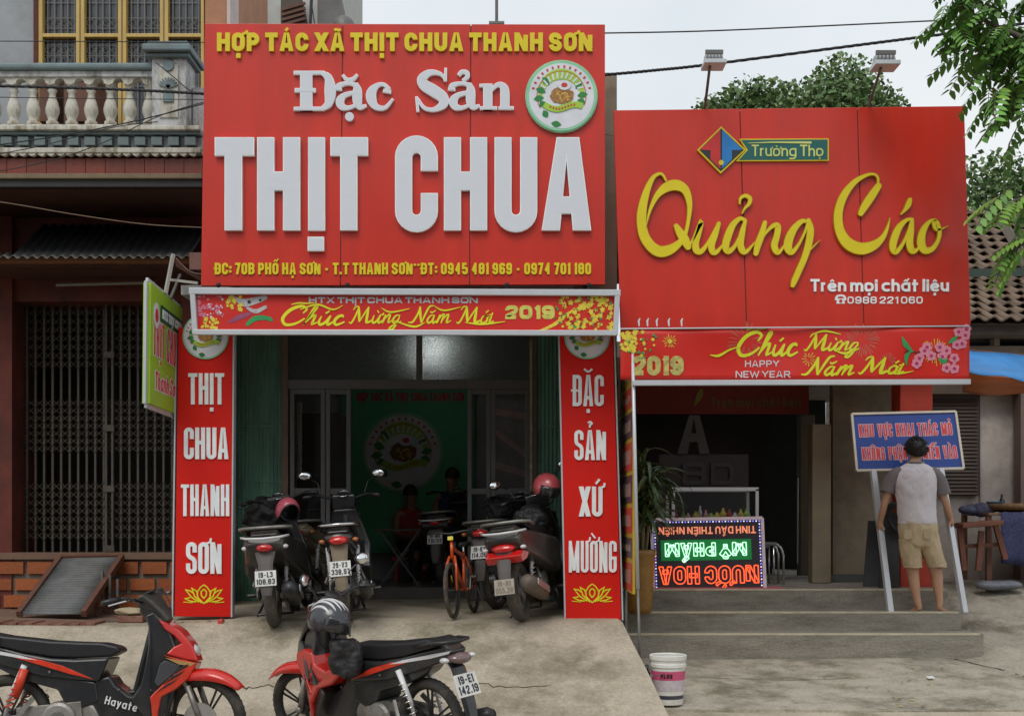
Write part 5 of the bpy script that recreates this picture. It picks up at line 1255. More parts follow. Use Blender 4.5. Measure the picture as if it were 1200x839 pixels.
# LED sign, upside down
LD = thing('led_sign', 'upside down LED sign reading NƯỚC HOA MỸ PHẨM leaning on the glass case', 'sign', P(830, 692, 12.3))
la, lb, lc, ld = P(763.5, 609, 12.42), P(893, 607, 12.42), P(896.5, 692.5, 12.28), P(766, 695, 12.28)
ln = (lb - la).cross(ld - la).normalized(); ln = ln if ln.y < 0 else -ln
def ml(u, v):                       # u, v in sign pixels, origin at its own (inverted) lower left corner
    uu, vv = 1 - u / 130, 1 - v / 85         # turned by half a turn
    return ld.lerp(lc, uu).lerp(la.lerp(lb, uu), vv)
m = MB(); m.prism([ml(0, 0), ml(130, 0), ml(130, 85), ml(0, 85)], -ln * .05); m.build('panel', M('led_black', (.02, .012, .022), .45), LD)
m = MB()
for a_, b_ in (((0, 0), (130, 0)), ((0, 85), (130, 85)), ((0, 0), (0, 85)), ((130, 0), (130, 85))): m.bar(ml(*a_), ml(*b_), .03, .03, ln)
m.build('frame', M('pinkish_white_frame', (.75, .6, .68), .4), LD)
ledred = M('led_red', (1, .10, .03), .5, var=0, emit=1.3); ledor = M('led_orange', (.9, .28, .15), .5, var=0, emit=.55); ledgr = M('led_green', (.05, 1, .2), .5, var=0, emit=1.3); ledmint = M('led_mint', (.6, 1, .75), .5, var=0, emit=1.1)
greenback = M('green_glow_panel', (.0, .22, .04), .5, var=.2, emit=.25)
m = MB(); m.prism([ml(14, 24), ml(120, 24), ml(120, 48), ml(14, 48)], ln * .003); m.build('green_field', greenback, LD)
def outl(txt, x0, x1, yb, H, t, mat, w, nm):
    m = MB()
    for ch, x, st in lay(txt, x0, x1, H, t, t * .5):
        for i, (L, Rr, cl) in enumerate(st):
            for side in (L, Rr):
                pts = [(x + p[0], yb + p[1]) for p in side]
                emit(m, ribbon(pts, w, 0, cl), ml, ln, .012, .0003 * i)
            if not cl:
                for k in (0, -1):
                    emit(m, ribbon([(x + L[k][0], yb + L[k][1]), (x + Rr[k][0], yb + Rr[k][1])], w), ml, ln, .012, .0003 * i)
    return m.build(nm, mat, LD)
outl('NƯỚC HOA', 7, 123, 55, 20, 4.6, ledred, 1.1, 'red_lettering')
outl('MỸ PHẨM', 20, 115, 28, 15, 4.2, ledmint, .9, 'green_lettering')
text('TINH DẦU THIÊN NHIÊN', 8, 122, 9, 8.5, 1.5, ml, ln, .008, ledor, LD, gap=1.2)
leds = MB(); leds2 = MB()
pts = [(3.5 + i * 3.62, y) for i in range(35) for y in (3.2, 81.8)] + [(x, 3.2 + i * 3.57) for i in range(1, 22) for x in (3.5, 126.5)]
for i, (u, v) in enumerate(pts):
    t = leds if i % 4 < 2 else leds2; t.prism([ml(u + .9 * cos(k), v + .9 * sin(k)) for k in (0, 1.05, 2.1, 3.14, 4.2, 5.2)], ln * .008)
o = leds.build('blue_diodes', M('led_blue', (.25, .25, 1), .5, var=0, emit=.9), LD); o['kind'] = 'stuff'
o = leds2.build('white_diodes', M('led_white', (.75, .75, 1), .5, var=0, emit=.9), LD); o['kind'] = 'stuff'
m = MB(); m.box(X_(764, 12.3), X_(917, 12.3), 12.25, 12.5, .866, .88); tag(m.build('red_strip', M('red_pink_strip', (.55, .15, .18), .5)), 'thin reddish strip lying on the floor under the LED sign', 'strip')
# chrome stool
st_ = thing('chrome_stool', 'bent chrome tube stool to the right of the LED sign', 'stool', (X_(905, 13.1), 13.1, .87))
def hoop(y): return [(X_(a, 13.1), y, Z_(b, 13.1)) for a, b in ((895, 641), (901, 637), (908, 637), (913, 642), (915.5, 650), (916, 688))]
for y in (13.0, 13.25):
    m = MB(); m.tube(hoop(y), .012, 8); m.tube([(X_(904, 13.1), y, Z_(638, 13.1)), (X_(905, 13.1), y, Z_(688, 13.1))], .01, 8); m.build('leg', M('chrome', (.6, .6, .6), .2, 1.), st_, smooth=True)
m = MB(); m.box(X_(888, 13.1), X_(908, 13.1), 12.98, 13.27, Z_(639, 13.1), Z_(635, 13.1)); m.build('seat', steel, st_, bevel=.008)

# potted dracaena
PL = thing('potted_plant', 'drooping green dracaena in a glazed brown pot beside the pole', 'plant', (X_(749, 11.7), 11.7, .50))
m = MB(); zp = Z_(718, 11.7); m.lathe((X_(749, 11.7), 11.68, zp), [(.10, 0), (.115, .05), (.13, .3), (.14, .5), (.155, .54), (.155, .58), (.135, .58), (.12, .52)], 24); pot = m.build('pot', M('ochre_glaze', (.26, .13, .025), .3, var=.25, scale=6, bump=.2), PL, smooth=True)
m = MB(); m.lathe((X_(749, 11.7), 11.68, zp), [(.12, .5), (.01, .51)], 16, cap=False); m.build('soil', earth, PL)
m = MB()
cxp = X_(752, 11.7)
stems = [((cxp - .03, 11.68, zp + .5), (cxp - .05, 11.65, Z_(590, 11.7))), ((cxp + .03, 11.7, zp + .5), (cxp + .08, 11.68, Z_(565, 11.7))), ((cxp, 11.66, zp + .5), (cxp, 11.6, Z_(545, 11.7)))]
for a_, b_ in stems: m.tube([a_, Vector(a_).lerp(Vector(b_), .5) + Vector((.01, 0, 0)), b_], .016, 7)
m.build('stem', M('cane', (.16, .12, .06), .7), PL)
lfm = M('dracaena_leaf', (.055, .095, .03), .45, var=.4, scale=14, rnd=.3)
lv = None
def droop_leaf(L, w, dr):
    m = MB(); n = 7
    vs = []
    for i in range(n + 1):
        t = i / n; x = L * (t - .25 * dr * t * t); z = L * (.5 * t - dr * .95 * t * t); ww = w * (sin(pi * min(1, t * .9 + .1)) ** .6) if i < n else .001
        vs += [(x, -ww, z + .006), (x, 0, z - .004), (x, ww, z + .006)]
    m.add(vs, [(3 * i + j, 3 * i + j + 1, 3 * i + j + 4, 3 * i + j + 3) for i in range(n) for j in range(2)])
    return m
srcs = [droop_leaf(.42, .016, 1.1).build('leaf', lfm, PL, loc=(cxp, 11.66, Z_(560, 11.7)), smooth=True), droop_leaf(.34, .014, .8).build('leaf', lfm, PL, loc=(cxp, 11.66, Z_(575, 11.7)), smooth=True)]
for i in range(150):
    s_ = stems[i % 3]; t = R.uniform(.35, 1.02) if i % 4 else R.uniform(.9, 1.02); p = Vector(s_[0]).lerp(Vector(s_[1]), t)
    piece(srcs[i % 2], p - PL.location, (R.uniform(-.3, .3), R.uniform(-.9, .25), R.uniform(0, 6.28)), [R.uniform(.85, 1.3)] * 3)
pr = thing('pink_ornament', 'small pink and white plastic blossoms beside the potted plant', 'ornament', P(756, 640, 11.95))
for i in range(9):
    m = MB(); m.ball(P(R.uniform(742, 762), R.choice([R.uniform(600, 612), R.uniform(650, 662)]), 11.95), .018, 8, 5); m.build('blossom', [MC['ware_pink'], MC['ware_red']][i % 2], pr)

# ------------------------------------------------------------------ man's surroundings: leaning panels
for k, (x0, x1, y0, y1, Y, c) in enumerate(((1012, 1045, 610, 688, 12.75, (.05, .05, .055)), (1030, 1054, 600, 690, 12.5, (.03, .03, .032)))):
    m = MB(); m.prism([P(x0 + 6, y0, Y + .1), P(x1, y0, Y + .1), P(x1, y1, Y - .08), P(x0, y1, Y - .08)][::-1], (0, .03, 0))
    tag(m.build('leaning_panel', M('panel_grey%d' % k, c, .5, var=.3, scale=5), bevel=.004), ['grey panel leaning on the beige wall left of the man', 'black panel leaning on the red pillar behind the man'][k], 'panel')
m = MB()
for k in range(6): m.torus(P(1050 + k * 2, 600 + k * 1.2, 12.45), .10 + .01 * k, .012, (0, 1, .2), 20, 6)
tag(m.build('cable_coil', blackpl, smooth=True), 'black coiled cable hanging behind the man near the red pillar', 'cable')

# ------------------------------------------------------------------ right-hand neighbour house
NH = thing('tiled_house', 'low house with mossy brown tile roof and pale lilac wall at the right edge', 'house', (5.5, 14.2, .87))
m = MB(); m.box(xr + .14, X_(1150, 14.2), 14.2, 14.5, .6, 3.3); m.box(X_(1148, 14.2), 12, 14.18, 14.5, .6, 3.3); m.build('wall', palew, NH)
m = MB(); m.box(xr - .002 + .14, X_(1148, 14.1), 14.1, 14.19, Z_(581, 14.1), Z_(462, 14.1)); sh = m.build('shutter', M('brown_shutter', (.06, .042, .035), .6), NH)
sl = None
for i in range(26):
    z = Z_(579, 14.1) + i * (Z_(466, 14.1) - Z_(579, 14.1)) / 26; c = Vector(((xr + .14 + X_(1146, 14.1)) / 2, 14.085, z + .01))
    if sl is None:
        m = MB(); hw = (X_(1146, 14.1) - xr - .16) / 2; m.add([(-hw, -.012, -.012), (hw, -.012, -.012), (hw, .01, .018), (-hw, .01, .018), (-hw, .0, -.014), (hw, 0, -.014)], [(0, 1, 2, 3), (4, 5, 1, 0)]); sl = m.build('slat', M('brown_slat', (.09, .065, .055), .55), sh, loc=c)
    else: piece(sl, c - NH.location, parent=sh)
m = MB(); m.box(xr + .14, 12, 13.95, 14.3, Z_(462, 14), Z_(447, 14)); m.build('lintel', M('shade_brown', (.10, .07, .05), .8), NH)
m = MB(); m.box(X_(1192, 14), X_(1200, 14) + .5, 13.9, 14.1, .6, Z_(455, 14)); m.build('corner_post', M('post_brown', (.18, .13, .11), .7), NH)
m = MB(); m.box(X_(1128, 13.6), 12, 13.6, 14.2, Z_(392, 13.6), Z_(376, 13.6)); m.build('concrete_beam', M('beam_grey', (.20, .19, .175), .85, var=.2, dirt=(.1, .1, .09), damt=.6), NH)
m = MB(); m.box(X_(1128, 13.8), 12, 13.9, 14.2, Z_(418, 13.8), Z_(404, 13.8)); m.box(X_(1168, 13.8), X_(1174, 13.8), 13.86, 14.0, Z_(404, 13.8), Z_(392, 13.8)); m.build('lower_beam', M('beam_tan', (.26, .23, .19), .85, var=.2), NH)
m = MB(); m.box(X_(1128, 14), 12, 14.6, 14.7, .6, 4); m.build('dark_gap', darkroom, NH)
# tile roof, two slopes; every tile laid on its own
tilem = M('clay_roof_tile', (.145, .092, .062), .85, var=.3, scale=8, bump=.25, bscale=50, dirt=(.07, .075, .035), damt=.7, dscale=5, rnd=.3)
def tiles(px0, y0z, y1z, rows_, parent, Yb, Yt):
    x0 = X_(px0, Yb); src = None; cnt = 0; w = .17
    back = MB(); back.prism([(x0, Yb + .03, y0z - .03), (12, Yb + .03, y0z - .03), (12, Yt + .03, y1z - .03), (x0, Yt + .03, y1z - .03)], (0, .03, -.03)); rf = back.build('roof', M('roof_batten', (.06, .04, .03), .9), parent)
    pitch = math.atan2(y1z - y0z, Yt - Yb); L = math.hypot(y1z - y0z, Yt - Yb) / rows_ * 1.18
    for r_ in range(rows_):
        t = r_ / rows_; yy = Yb + (Yt - Yb) * t; zz = y0z + (y1z - y0z) * t
        for c in range(10):
            xx = x0 + w * (c + .5) + (w / 2 if r_ % 2 else 0)
            p = Vector((xx, yy, zz + .02))
            rot = (pitch - .10 + R.uniform(-.03, .03), R.uniform(-.03, .03), R.uniform(-.03, .03))
            if src is None:
                m = MB(); m.sheet(lambda u, v: Vector(((u - .5) * w * .97, v * L, .022 * sin(u * 2 * pi) * (1 - .15 * v))), 8, 1)
                src = m.build('tile', tilem, rf, loc=p, solid=.014, smooth=False); src.rotation_euler = rot
            else:
                o = piece(src, p - NH.location, rot, parent=rf)
                s_ = o.modifiers.new('solid', 'SOLIDIFY'); s_.thickness = .014; s_.offset = 0
tiles(1122, Z_(376, 13.4), Z_(324, 15.2), 7, NH, 13.4, 15.2)
tiles(1122, Z_(316, 15.3), Z_(247, 18.2), 9, NH, 15.3, 18.2)
m = MB(); m.bar(P(1120, 321, 15.15), P(1208, 319, 15.15), .06, .10); m.build('gutter', M('green_black_gutter', (.03, .05, .04), .5), NH)
m = MB(); m.bar(P(1170, 252, 15.4) , P(1204, 310, 15.2), .08, .10); m.build('verge', M('verge_grey', (.16, .14, .12), .8), NH)
# tarp
TP = thing('tarpaulin', 'blue tarpaulin with orange underside strung in front of the pale wall', 'tarpaulin', P(1170, 440, 12.6))
def tarp(top, bot, Yt, Yb, n=16):
    return lambda u, v: (lambda x, ya, yb: P(x, ya + (yb - ya) * v, Yt + (Yb - Yt) * v + .02 * sin(u * 9 + v * 4)))(1128 + 90 * u, top(u), bot(u))
m = MB(); m.sheet(tarp(lambda u: 410 + 7 * u, lambda u: 433 + 18 * u + 2 * sin(u * 8), 13.2, 12.4), 24, 6); m.build('blue_sheet', M('tarp_blue', (.03, .20, .50), .5, var=.2, scale=4, bump=.4, bscale=9), TP, smooth=True, solid=.004)
m = MB(); m.sheet(tarp(lambda u: 434 + 18 * u + 2 * sin(u * 8), lambda u: 459 + 5 * u + 3 * sin(u * 5), 12.42, 13.3), 24, 6); m.build('orange_sheet', M('tarp_orange', (.55, .15, .03), .5, var=.25, scale=4, bump=.4, bscale=9), TP, smooth=True, solid=.004)
m = MB(); m.tube([P(1128, 410, 13.2), P(1215, 418, 13.2)], .012, 6); m.build('rope', M('brown_rope', (.15, .06, .04), .8), TP)
# table with blue cloth and jumble
TB = thing('market_table', 'table under a dark blue patterned cloth by the pale wall', 'table', P(1180, 665, 13.4))
zt_ = Z_(604, 13.3)
m = MB(); m.box(X_(1150, 13.3), 6.6, 13.1, 13.9, zt_, zt_ + .03); m.build('tabletop', M('table_brown', (.18, .10, .06), .6), TB, bevel=.005)
m = MB(); m.sheet(lambda u, v: Vector((X_(1172, 13.1) + (6.65 - X_(1172, 13.1)) * u, 13.08 - .015 * sin(u * 50) * v, zt_ + .034 - v * .52 - .03 * sin(u * 7) * v)), 60, 5); m.build('cloth', M('blue_cloth', (.035, .04, .11), .8, var=.6, scale=60), TB, solid=.006, smooth=True)
for x in (X_(1152, 13.3), 6.5):
    for y in (13.15, 13.85): m = MB(); m.bar((x, y, .8), (x, y, zt_), .05, .05); m.build('leg', rustwood, TB)
def prop(nm, lab, cat, fn, mat, **k):
    m = MB(); fn(m); return tag(m.build(nm, mat, **k), lab, cat)
prop('round_basket', 'flat round straw basket lying on the blue clothed table', 'basket', lambda m: m.lathe((X_(1188, 13.4), 13.4, zt_ + .035), [(.05, 0), (.28, .03), (.33, .09), (.31, .09), (.26, .045), (.05, .02)], 24), M('straw', (.24, .15, .08), .8, var=.3, scale=30), smooth=True)
prop('blue_tub', 'small bright blue plastic tub at the back of the table', 'tub', lambda m: m.lathe((X_(1165, 13.7), 13.7, zt_ + .04), [(.06, 0), (.075, .10), (.085, .105), (.08, .11), (.06, .02)], 18), M('cyan_plastic', (.02, .25, .50), .4), smooth=True)
prop('folded_cloth', 'heap of dark blue and grey cloths on the left end of the table', 'cloth', lambda m: [m.ball((X_(1132 + k * 8, 13.4), 13.35 + .05 * (k % 2), zt_ + .06), (.10, .1, .05 + .015 * (k % 3)), 10, 6) for k in range(4)], M('mixed_cloth', (.06, .065, .11), .8, var=.7, scale=12), smooth=True)
CH = thing('wooden_chair', 'low reddish wooden chair under the cloth covered table', 'chair', P(1148, 668, 12.9))
for (a_, b_) in (((1124, 612), (1130, 668)), ((1150, 622), (1146, 668)), ((1165, 610), (1178, 655))): m = MB(); m.bar(P(*a_, 12.95), P(*b_, 12.95), .05, .05); m.build('leg', M('orange_wood', (.16, .055, .028), .6, var=.2), CH)
m = MB(); m.bar(P(1122, 616, 12.95), P(1170, 612, 12.95), .30, .05, (0, 0, 1)); m.build('seat', MC['orange_wood'], CH, bevel=.01)
m = MB(); m.bar(P(1128, 640, 13), P(1168, 638, 13), .04, .04); m.build('stretcher', MC['orange_wood'], CH)
prop('cardboard_box', 'small brown cardboard box among the cloths on the market table', 'box', lambda m: m.box(X_(1152, 13.5), X_(1163, 13.5), 13.45, 13.6, zt_ + .035, zt_ + .10), M('cardboard', (.26, .17, .09), .8), bevel=.003)
prop('drink_bottle', 'thin dark bottle standing behind the basket on the market table', 'bottle', lambda m: m.lathe((X_(1174, 13.8), 13.8, zt_ + .03), [(.03, 0), (.032, .12), (.013, .16), (.013, .2)], 12), M('bottle_dark', (.02, .04, .03), .15), smooth=True)
prop('grey_sack', 'crumpled grey plastic sack on the ground beneath the table', 'sack', lambda m: [m.ball((X_(1158 + 14 * k, 13), 13 + .04 * k, .86), (.14, .1, .05), 12, 6) for k in range(3)], M('sack_grey', (.16, .17, .20), .5, var=.3, bump=.4), smooth=True)
# ------------------------------------------------------------------ motorbikes (x forward, y left, z up; rear hub above the origin)
tyre_m = M('tyre_rubber', (.028, .027, .026), .8, var=.25, scale=18, bump=.3, bscale=60, dirt=(.12, .10, .075), damt=.5, dscale=7)
tyre_d = M('dusty_tyre', (.06, .055, .048), .85, var=.25, scale=18, dirt=(.17, .14, .10), damt=.7, dscale=7)
rimblk = M('black_rim', (.03, .03, .032), .4, .4); rimsil = M('silver_rim', (.45, .45, .46), .35, .8)
seat_m = M('seat_vinyl', (.013, .013, .015), .45, var=.15, bump=.15, bscale=120)
redp = M('red_plastic', (.58, .018, .012), .28, coat=.6, var=.04, dirt=(.35, .05, .03), damt=.25)
orgp = M('orange_red_graphic', (.60, .038, .014), .3, coat=.5, var=.25, scale=12)
darkp = M('graphite_plastic', (.017, .018, .021), .30, coat=.3, var=.15, dirt=(.075, .066, .052), damt=.35, dscale=5, grain=.1)
greyp = M('grey_plastic', (.06, .062, .07), .4, var=.12)
dustp = M('dusty_black_plastic', (.026, .024, .022), .42, coat=.2, var=.2, dirt=(.13, .11, .085), damt=.45, dscale=4)
whp = M('white_stripe', (.68, .68, .70), .35); chrome = M('chrome_metal', (.62, .62, .63), .18, 1., var=.05)
castal = M('cast_aluminium', (.30, .29, .27), .5, .7, var=.2, scale=14, bump=.2, dirt=(.12, .10, .07), damt=.5, dscale=8)
platem = M('plate_white', (.70, .70, .68), .45, var=.06, dirt=(.4, .36, .3), damt=.35, dscale=12)
platec = M('dusty_plate', (.42, .37, .30), .6, var=.12, dirt=(.25, .21, .16), damt=.6, dscale=12)
tailr = M('tail_light_red', (.55, .012, .01), .15, coat=.8, var=.1); amber = M('amber_lens', (.42, .13, .03), .15, coat=.8); clearl = M('clear_lens', (.6, .6, .6), .12, coat=.8, spec=.8)
mirr = M('mirror_glass', (.80, .82, .84), .05, 1., var=0)
springred = M('red_spring', (.60, .05, .02), .35)
def qr(pts, k=3):
    """rounded closed outline through the given corner points"""
    return [(x, y) for x, y in rnd_poly(pts, .02, True, k)]
def motorbike(label, group, pos, yaw, pal, steer=0., style='under', lean=-4., plate=('19-E1', '142.19'), detail=True, pitch=0., name='motorbike'):
    T = thing(name, label, 'motorbike', (0, 0, 0), group)
    sc = style == 'scooter'
    r = .25 if sc else .28; tr = .050 if sc else .035; rz = r; wb = 1.26 if sc else 1.235
    A = pal['main']; B = pal['body']; S = pal.get('stripe', whp); ty = pal.get('tyre', tyre_m); rm = pal.get('rim', rimblk)
    def part(nm, fn, mat, par=T, **k):
        m = MB(); fn(m); return m.build(nm, mat, par, **k)
    # wheels
    def wheel(x, nm, fr, X=None):
        def tyre(m):
            m.torus((x, 0, rz), r - tr, tr, (0, 1, 0), 44, 12, 1.0)
            for i in range(44):          # tread blocks
                a = 2 * pi * i / 44; c = Vector((x + cos(a) * (r - .002), 0, rz + sin(a) * (r - .002))); d = Vector((cos(a), 0, sin(a))); t = Vector((-sin(a), 0, cos(a)))
                for sy in (-1, 1): m.bar(c + Vector((0, sy * .006, 0)) - d * .002, c + Vector((0, sy * tr * .62, 0)) + t * .012 - d * tr * .2, .006, .008, d)
            if X: m.xf(X)
        w = part(nm, tyre, ty, smooth=False)
        for p in w.data.polygons[:44 * 12]: p.use_smooth = True
        def rim(m):
            rr = r - tr * 2 + .008
            m.torus((x, 0, rz), rr, .012, (0, 1, 0), 40, 8, 1.6)
            if rm is rimsil and not sc:
                for i in range(18):
                    a = i * 2 * pi / 18; m.tube([(x + .03 * cos(a + .5), .02 * (-1) ** i, rz + .03 * sin(a + .5)), (x + rr * cos(a), 0, rz + rr * sin(a))], .0022, 4)
            else:
                for i in range(6):
                    for o in (-.10, .10):
                        a = i * 2 * pi / 6 + .3 + steer; m.bar((x + .03 * cos(a + o * 2), 0, rz + .03 * sin(a + o * 2)), (x + rr * cos(a + o), 0, rz + rr * sin(a + o)), .012, .010, (0, 1, 0))
            m.lathe((x, -.05, rz), [(.03, 0), (.045, .01), (.045, .09), (.03, .1)], 14, (0, 1, 0))
            if X: m.xf(X)
        rimo = part('rim', rim, rm, w)
        def dsk(m):
            m.lathe((x, -.062, rz), [(.07, 0), (.118, 0), (.118, .005), (.07, .005)], 24, (0, 1, 0))
            for i in range(8): a = i * pi / 4; m.lathe((x + .085 * cos(a), -.064, rz + .085 * sin(a)), [(.008, 0), (.008, .009)], 6, (0, 1, 0))
            if X: m.xf(X)
        if fr: part('brake_disc', dsk, rimsil, w)
        return w
    HX, HZ = wb - .31, .93     # steering head
    ax = Vector((-.45, 0, .9)).normalized()
    X = Matrix.Translation((HX, 0, HZ)) @ Matrix.Rotation(steer, 4, ax) @ Matrix.Translation((-HX, 0, -HZ))
    wheel(0, 'rear_wheel', False); wheel(wb, 'front_wheel', True, X)
    # fork, fender
    def fork(m):
        for sy in (-.065, .065):
            m.tube([(wb + .0, sy, rz), (wb - .08, sy, rz + .22)], .019, 8); m.tube([(wb - .08, sy, rz + .20), (HX + .02, sy * .9, HZ - .08)], .014, 8)
            m.lathe((wb, sy * 1.3 - .01, rz), [(.022, 0), (.022, .02)], 8, (0, 1, 0))
        m.xf(X)
    part('fork', fork, castal, smooth=True)
    def fender(m):
        n = 14; rings = []
        for i in range(n + 1):
            R_ = r + .024 + .035 * (1 - i / n) ** 1.5; a = radians(38 + (132 - 38) * i / n); k = 1 + .15 * sin(pi * i / n); c = Vector((wb + R_ * cos(a), 0, rz + R_ * sin(a))); d = Vector((cos(a), 0, sin(a)))
            w = .058 * (.55 + .45 * sin(pi * (i + 1) / (n + 2))) * k; dr = .045 * sin(pi * (i + .5) / (n + 1)) + .012
            rings.append([c - d * dr + Vector((0, -w - .012, 0)), c - d * .012 + Vector((0, -w, 0)), c + Vector((0, -w * .5, 0)), c + d * .006, c + Vector((0, w * .5, 0)), c - d * .012 + Vector((0, w, 0)), c - d * dr + Vector((0, w + .012, 0))])
        m.loft(rings, False, False); m.xf(X)
    part('front_fender', fender, pal.get('fend', A), smooth=True, solid=.005)
    # handlebars
    def hbar(m):
        for sy in (-1, 1): m.tube([(HX - .03, 0, HZ + .06), (HX - .05, sy * .10, HZ + .10), (HX - .10, sy * .22, HZ + .13), (HX - .17, sy * .31, HZ + .115)], .012, 8)
        m.xf(X)
    part('handlebar', hbar, rimblk, smooth=True)
    for sy in (-1, 1):
        def grip(m): m.tube([(HX - .115, sy * .235, HZ + .13), (HX - .175, sy * .335, HZ + .112)], .018, 10); m.xf(X)
        part('grip', grip, blackpl, smooth=True)
        def lever(m): m.tube([(HX - .07, sy * .20, HZ + .125), (HX - .06, sy * .26, HZ + .12), (HX - .13, sy * .34, HZ + .10)], .006, 6); m.xf(X)
        part('lever', lever, chrome)
        if pal.get('mirrors', True):
            def ms(m): m.tube([(HX - .09, sy * .19, HZ + .14), (HX - .07, sy * .22, HZ + .24), (HX - .10, sy * .30, HZ + .29)], .0055, 6); m.xf(X)
            part('mirror_stem', ms, blackpl)
            def mi(m): m.ball((HX - .11, sy * .32, HZ + .305), (.018, .062, .042), 16, 8, Matrix.Rotation(sy * .25, 3, 'Z')); m.xf(X)
            mo = part('mirror', mi, blackpl, smooth=True)
            def mg_(m): m.ball((HX - .121, sy * .32, HZ + .305), (.012, .054, .035), 16, 8, Matrix.Rotation(sy * .25, 3, 'Z')); m.xf(X)
            part('mirror_face', mg_, mirr, mo, smooth=True)
    def cowl(m):
        k_ = .74; secs = [(-.13, .030, .020, .10), (-.09, .075, .045, .095), (-.02, .10, .075, .075), (.06, .09, .085, .05), (.11, .055, .06, .03), (.135, .015, .02, .015)]
        m.loft([[(HX + .02 + x * .8, w * 1.2 * cos(a), HZ + .02 + zc * .8 + h * k_ * sin(a)) for a in [2 * pi * i / 16 for i in range(16)]] for x, w, h, zc in secs]); m.xf(X)
    def cowl(m):
        m.slab([(.845, 1.055), (.875, 1.075), (.925, 1.035), (.985, .965), (1.025, .90), (.985, .875), (.90, .90), (.86, .955)], lambda x, z: .105 - .075 * min(1, max(0, (x - .88) / .15))); m.xf(X)
    part('handlebar_cover', cowl, pal.get('cowl', darkp), smooth=True, bevel=.028, seg=3, hard=True)
    def dash(m): m.lathe((HX - .065, 0, HZ + .135), [(.045, -.01), (.052, 0), (.04, .006), (.0, .008)], 18, (-.5, 0, .86)); m.xf(X)
    dd = part('dashboard', dash, blackpl, smooth=True)
    def dring(m): m.torus((HX - .067, 0, HZ + .139), .050, .005, (-.5, 0, .86), 22, 6); m.xf(X)
    if pal.get('ring', 1): part('dial_ring', dring, chrome, dd, smooth=True)
    for sy, k_ in ((-1, .0), (1, .0), (-1, .03)):
        part('brake_cable', lambda m: (m.tube([Vector(q) for q in smooth_path([(HX - .09, sy * .17, HZ + .13), (HX - .01, sy * (.13 + k_), HZ + .10 - k_), (HX + .05, sy * .08, HZ + .02), (HX + .05, sy * .05, HZ - .10)], 5)], .0045, 5), m.xf(X)), blackpl, smooth=True)
    part('panel_screw', lambda m: [m.lathe((x_, -sy * w_ - .0 * sy, z_), [(.008, -.002), (.008, .003), (.004, .004)], 8, (0, -sy, 0)) for sy in (-1, 1) for x_, z_, w_ in ((.60, .60, .118), (.30, .58, .133), (.72, .47, .102), (.93, .47, .150))], steel)
    # body shells as tapered outlines
    ws = pal.get('ws', 1.25 if sc else 1.)
    def taper(x0, w0, x1, w1): return lambda x, z: (w0 + (w1 - w0) * min(1, max(0, (x - x0) / (x1 - x0)))) * ws
    def shell(nm, pts, hw, mat, bev=.014, par=T, dz=0.):
        m = MB(); q = [(x, z + dz) for x, z in pts]; m.slab(q, hw); return m.build(nm, mat, par, smooth=True, bevel=bev, seg=3, hard=True)
    sd_ = -.02 if sc else 0
    shell('seat', [(-.20, .80), (-.12, .822), (.0, .800), (.15, .785), (.28, .770), (.45, .762), (.60, .758), (.70, .735), (.725, .705), (.66, .672), (.45, .662), (.30, .668), (.12, .700), (-.05, .745), (-.18, .775)], taper(-.1, .115, .68, .085), seat_m, .022)
    shell('side_cover', [(-.30, .745), (-.24, .785), (-.05, .742), (.12, .697), (.30, .665), (.45, .658), (.665, .668), (.63, .585), (.60, .52), (.45, .53), (.25, .55), (.05, .60), (-.18, .67)], taper(-.25, .07, .35, .132), B, .02)
    if pal.get('graphic', True):
        shell('side_graphic', [(.02, .685), (.20, .664), (.38, .618), (.575, .535), (.42, .570), (.24, .622), (.10, .660)], taper(-.25, .071 + .004, .35, .1365), orgp, .001)
        shell('side_stripe', [(-.28, .752), (-.14, .728), (.10, .683), (.22, .652), (.12, .662), (-.12, .70), (-.27, .735)], taper(-.25, .071 + .005, .35, .1375), S, .001)
        shell('seat_stripe', [(-.22, .79), (-.10, .765), (.02, .738), (-.02, .755), (-.14, .79)], taper(-.25, .088, .35, .120), S, .001)
    shell('under_tray', [(-.12, .66), (.10, .60), (.30, .56), (.58, .52), (.60, .40), (.50, .36), (.38, .40), (.34, .47), (.10, .53), (-.05, .60)], taper(-.1, .06, .4, .115), darkp if pal.get('graphic', True) else B, .015)
    shell('tunnel', [(.57, .54), (.66, .56), (.70, .50), (.78, .44), (.86, .425), (.92, .46), (.99, .60), (1.0, .74), (1.04, .80), (1.08, .55), (1.02, .30), (.86, .22), (.62, .26), (.55, .38)], taper(.6, .105, 1.0, .075), darkp, .025)
    # leg shield: wide at the rider, folding in to the nose
    def ls(x, z): return (.175 - .13 * min(1, max(0, (x - (.93 + (z - .3) * .12)) / .26))) * ws ** .5 * (1 - .5 * min(1, max(0, (z - .66) / .28)))
    shell('leg_shield', [(.815, .42), (.87, .50), (.90, .62), (.905, .75), (.895, .86), (.865, .93), (.92, .955), (.98, .90), (1.04, .82), (1.10, .66), (1.04, .50), (1.02, .38), (.99, .22), (.93, .26)], ls, pal.get('shield', darkp), .018)
    shell('upper_fairing', [(.955, .905), (1.00, .885), (1.09, .835), (1.165, .745), (1.195, .665), (1.205, .64), (1.13, .655), (1.02, .69), (1.06, .735), (1.10, .755), (1.06, .80), (1.0, .845)], lambda x, z: ls(x, z) + .008, A, .012)
    shell('lower_fairing', [(1.0, .685), (1.195, .635), (1.15, .54), (1.07, .47), (1.00, .43), (.985, .36), (.975, .24), (.95, .28), (.945, .37), (.935, .43), (1.00, .50), (1.08, .58), (1.13, .63)], lambda x, z: ls(x, z) + .010, pal.get('lower', A), .012)
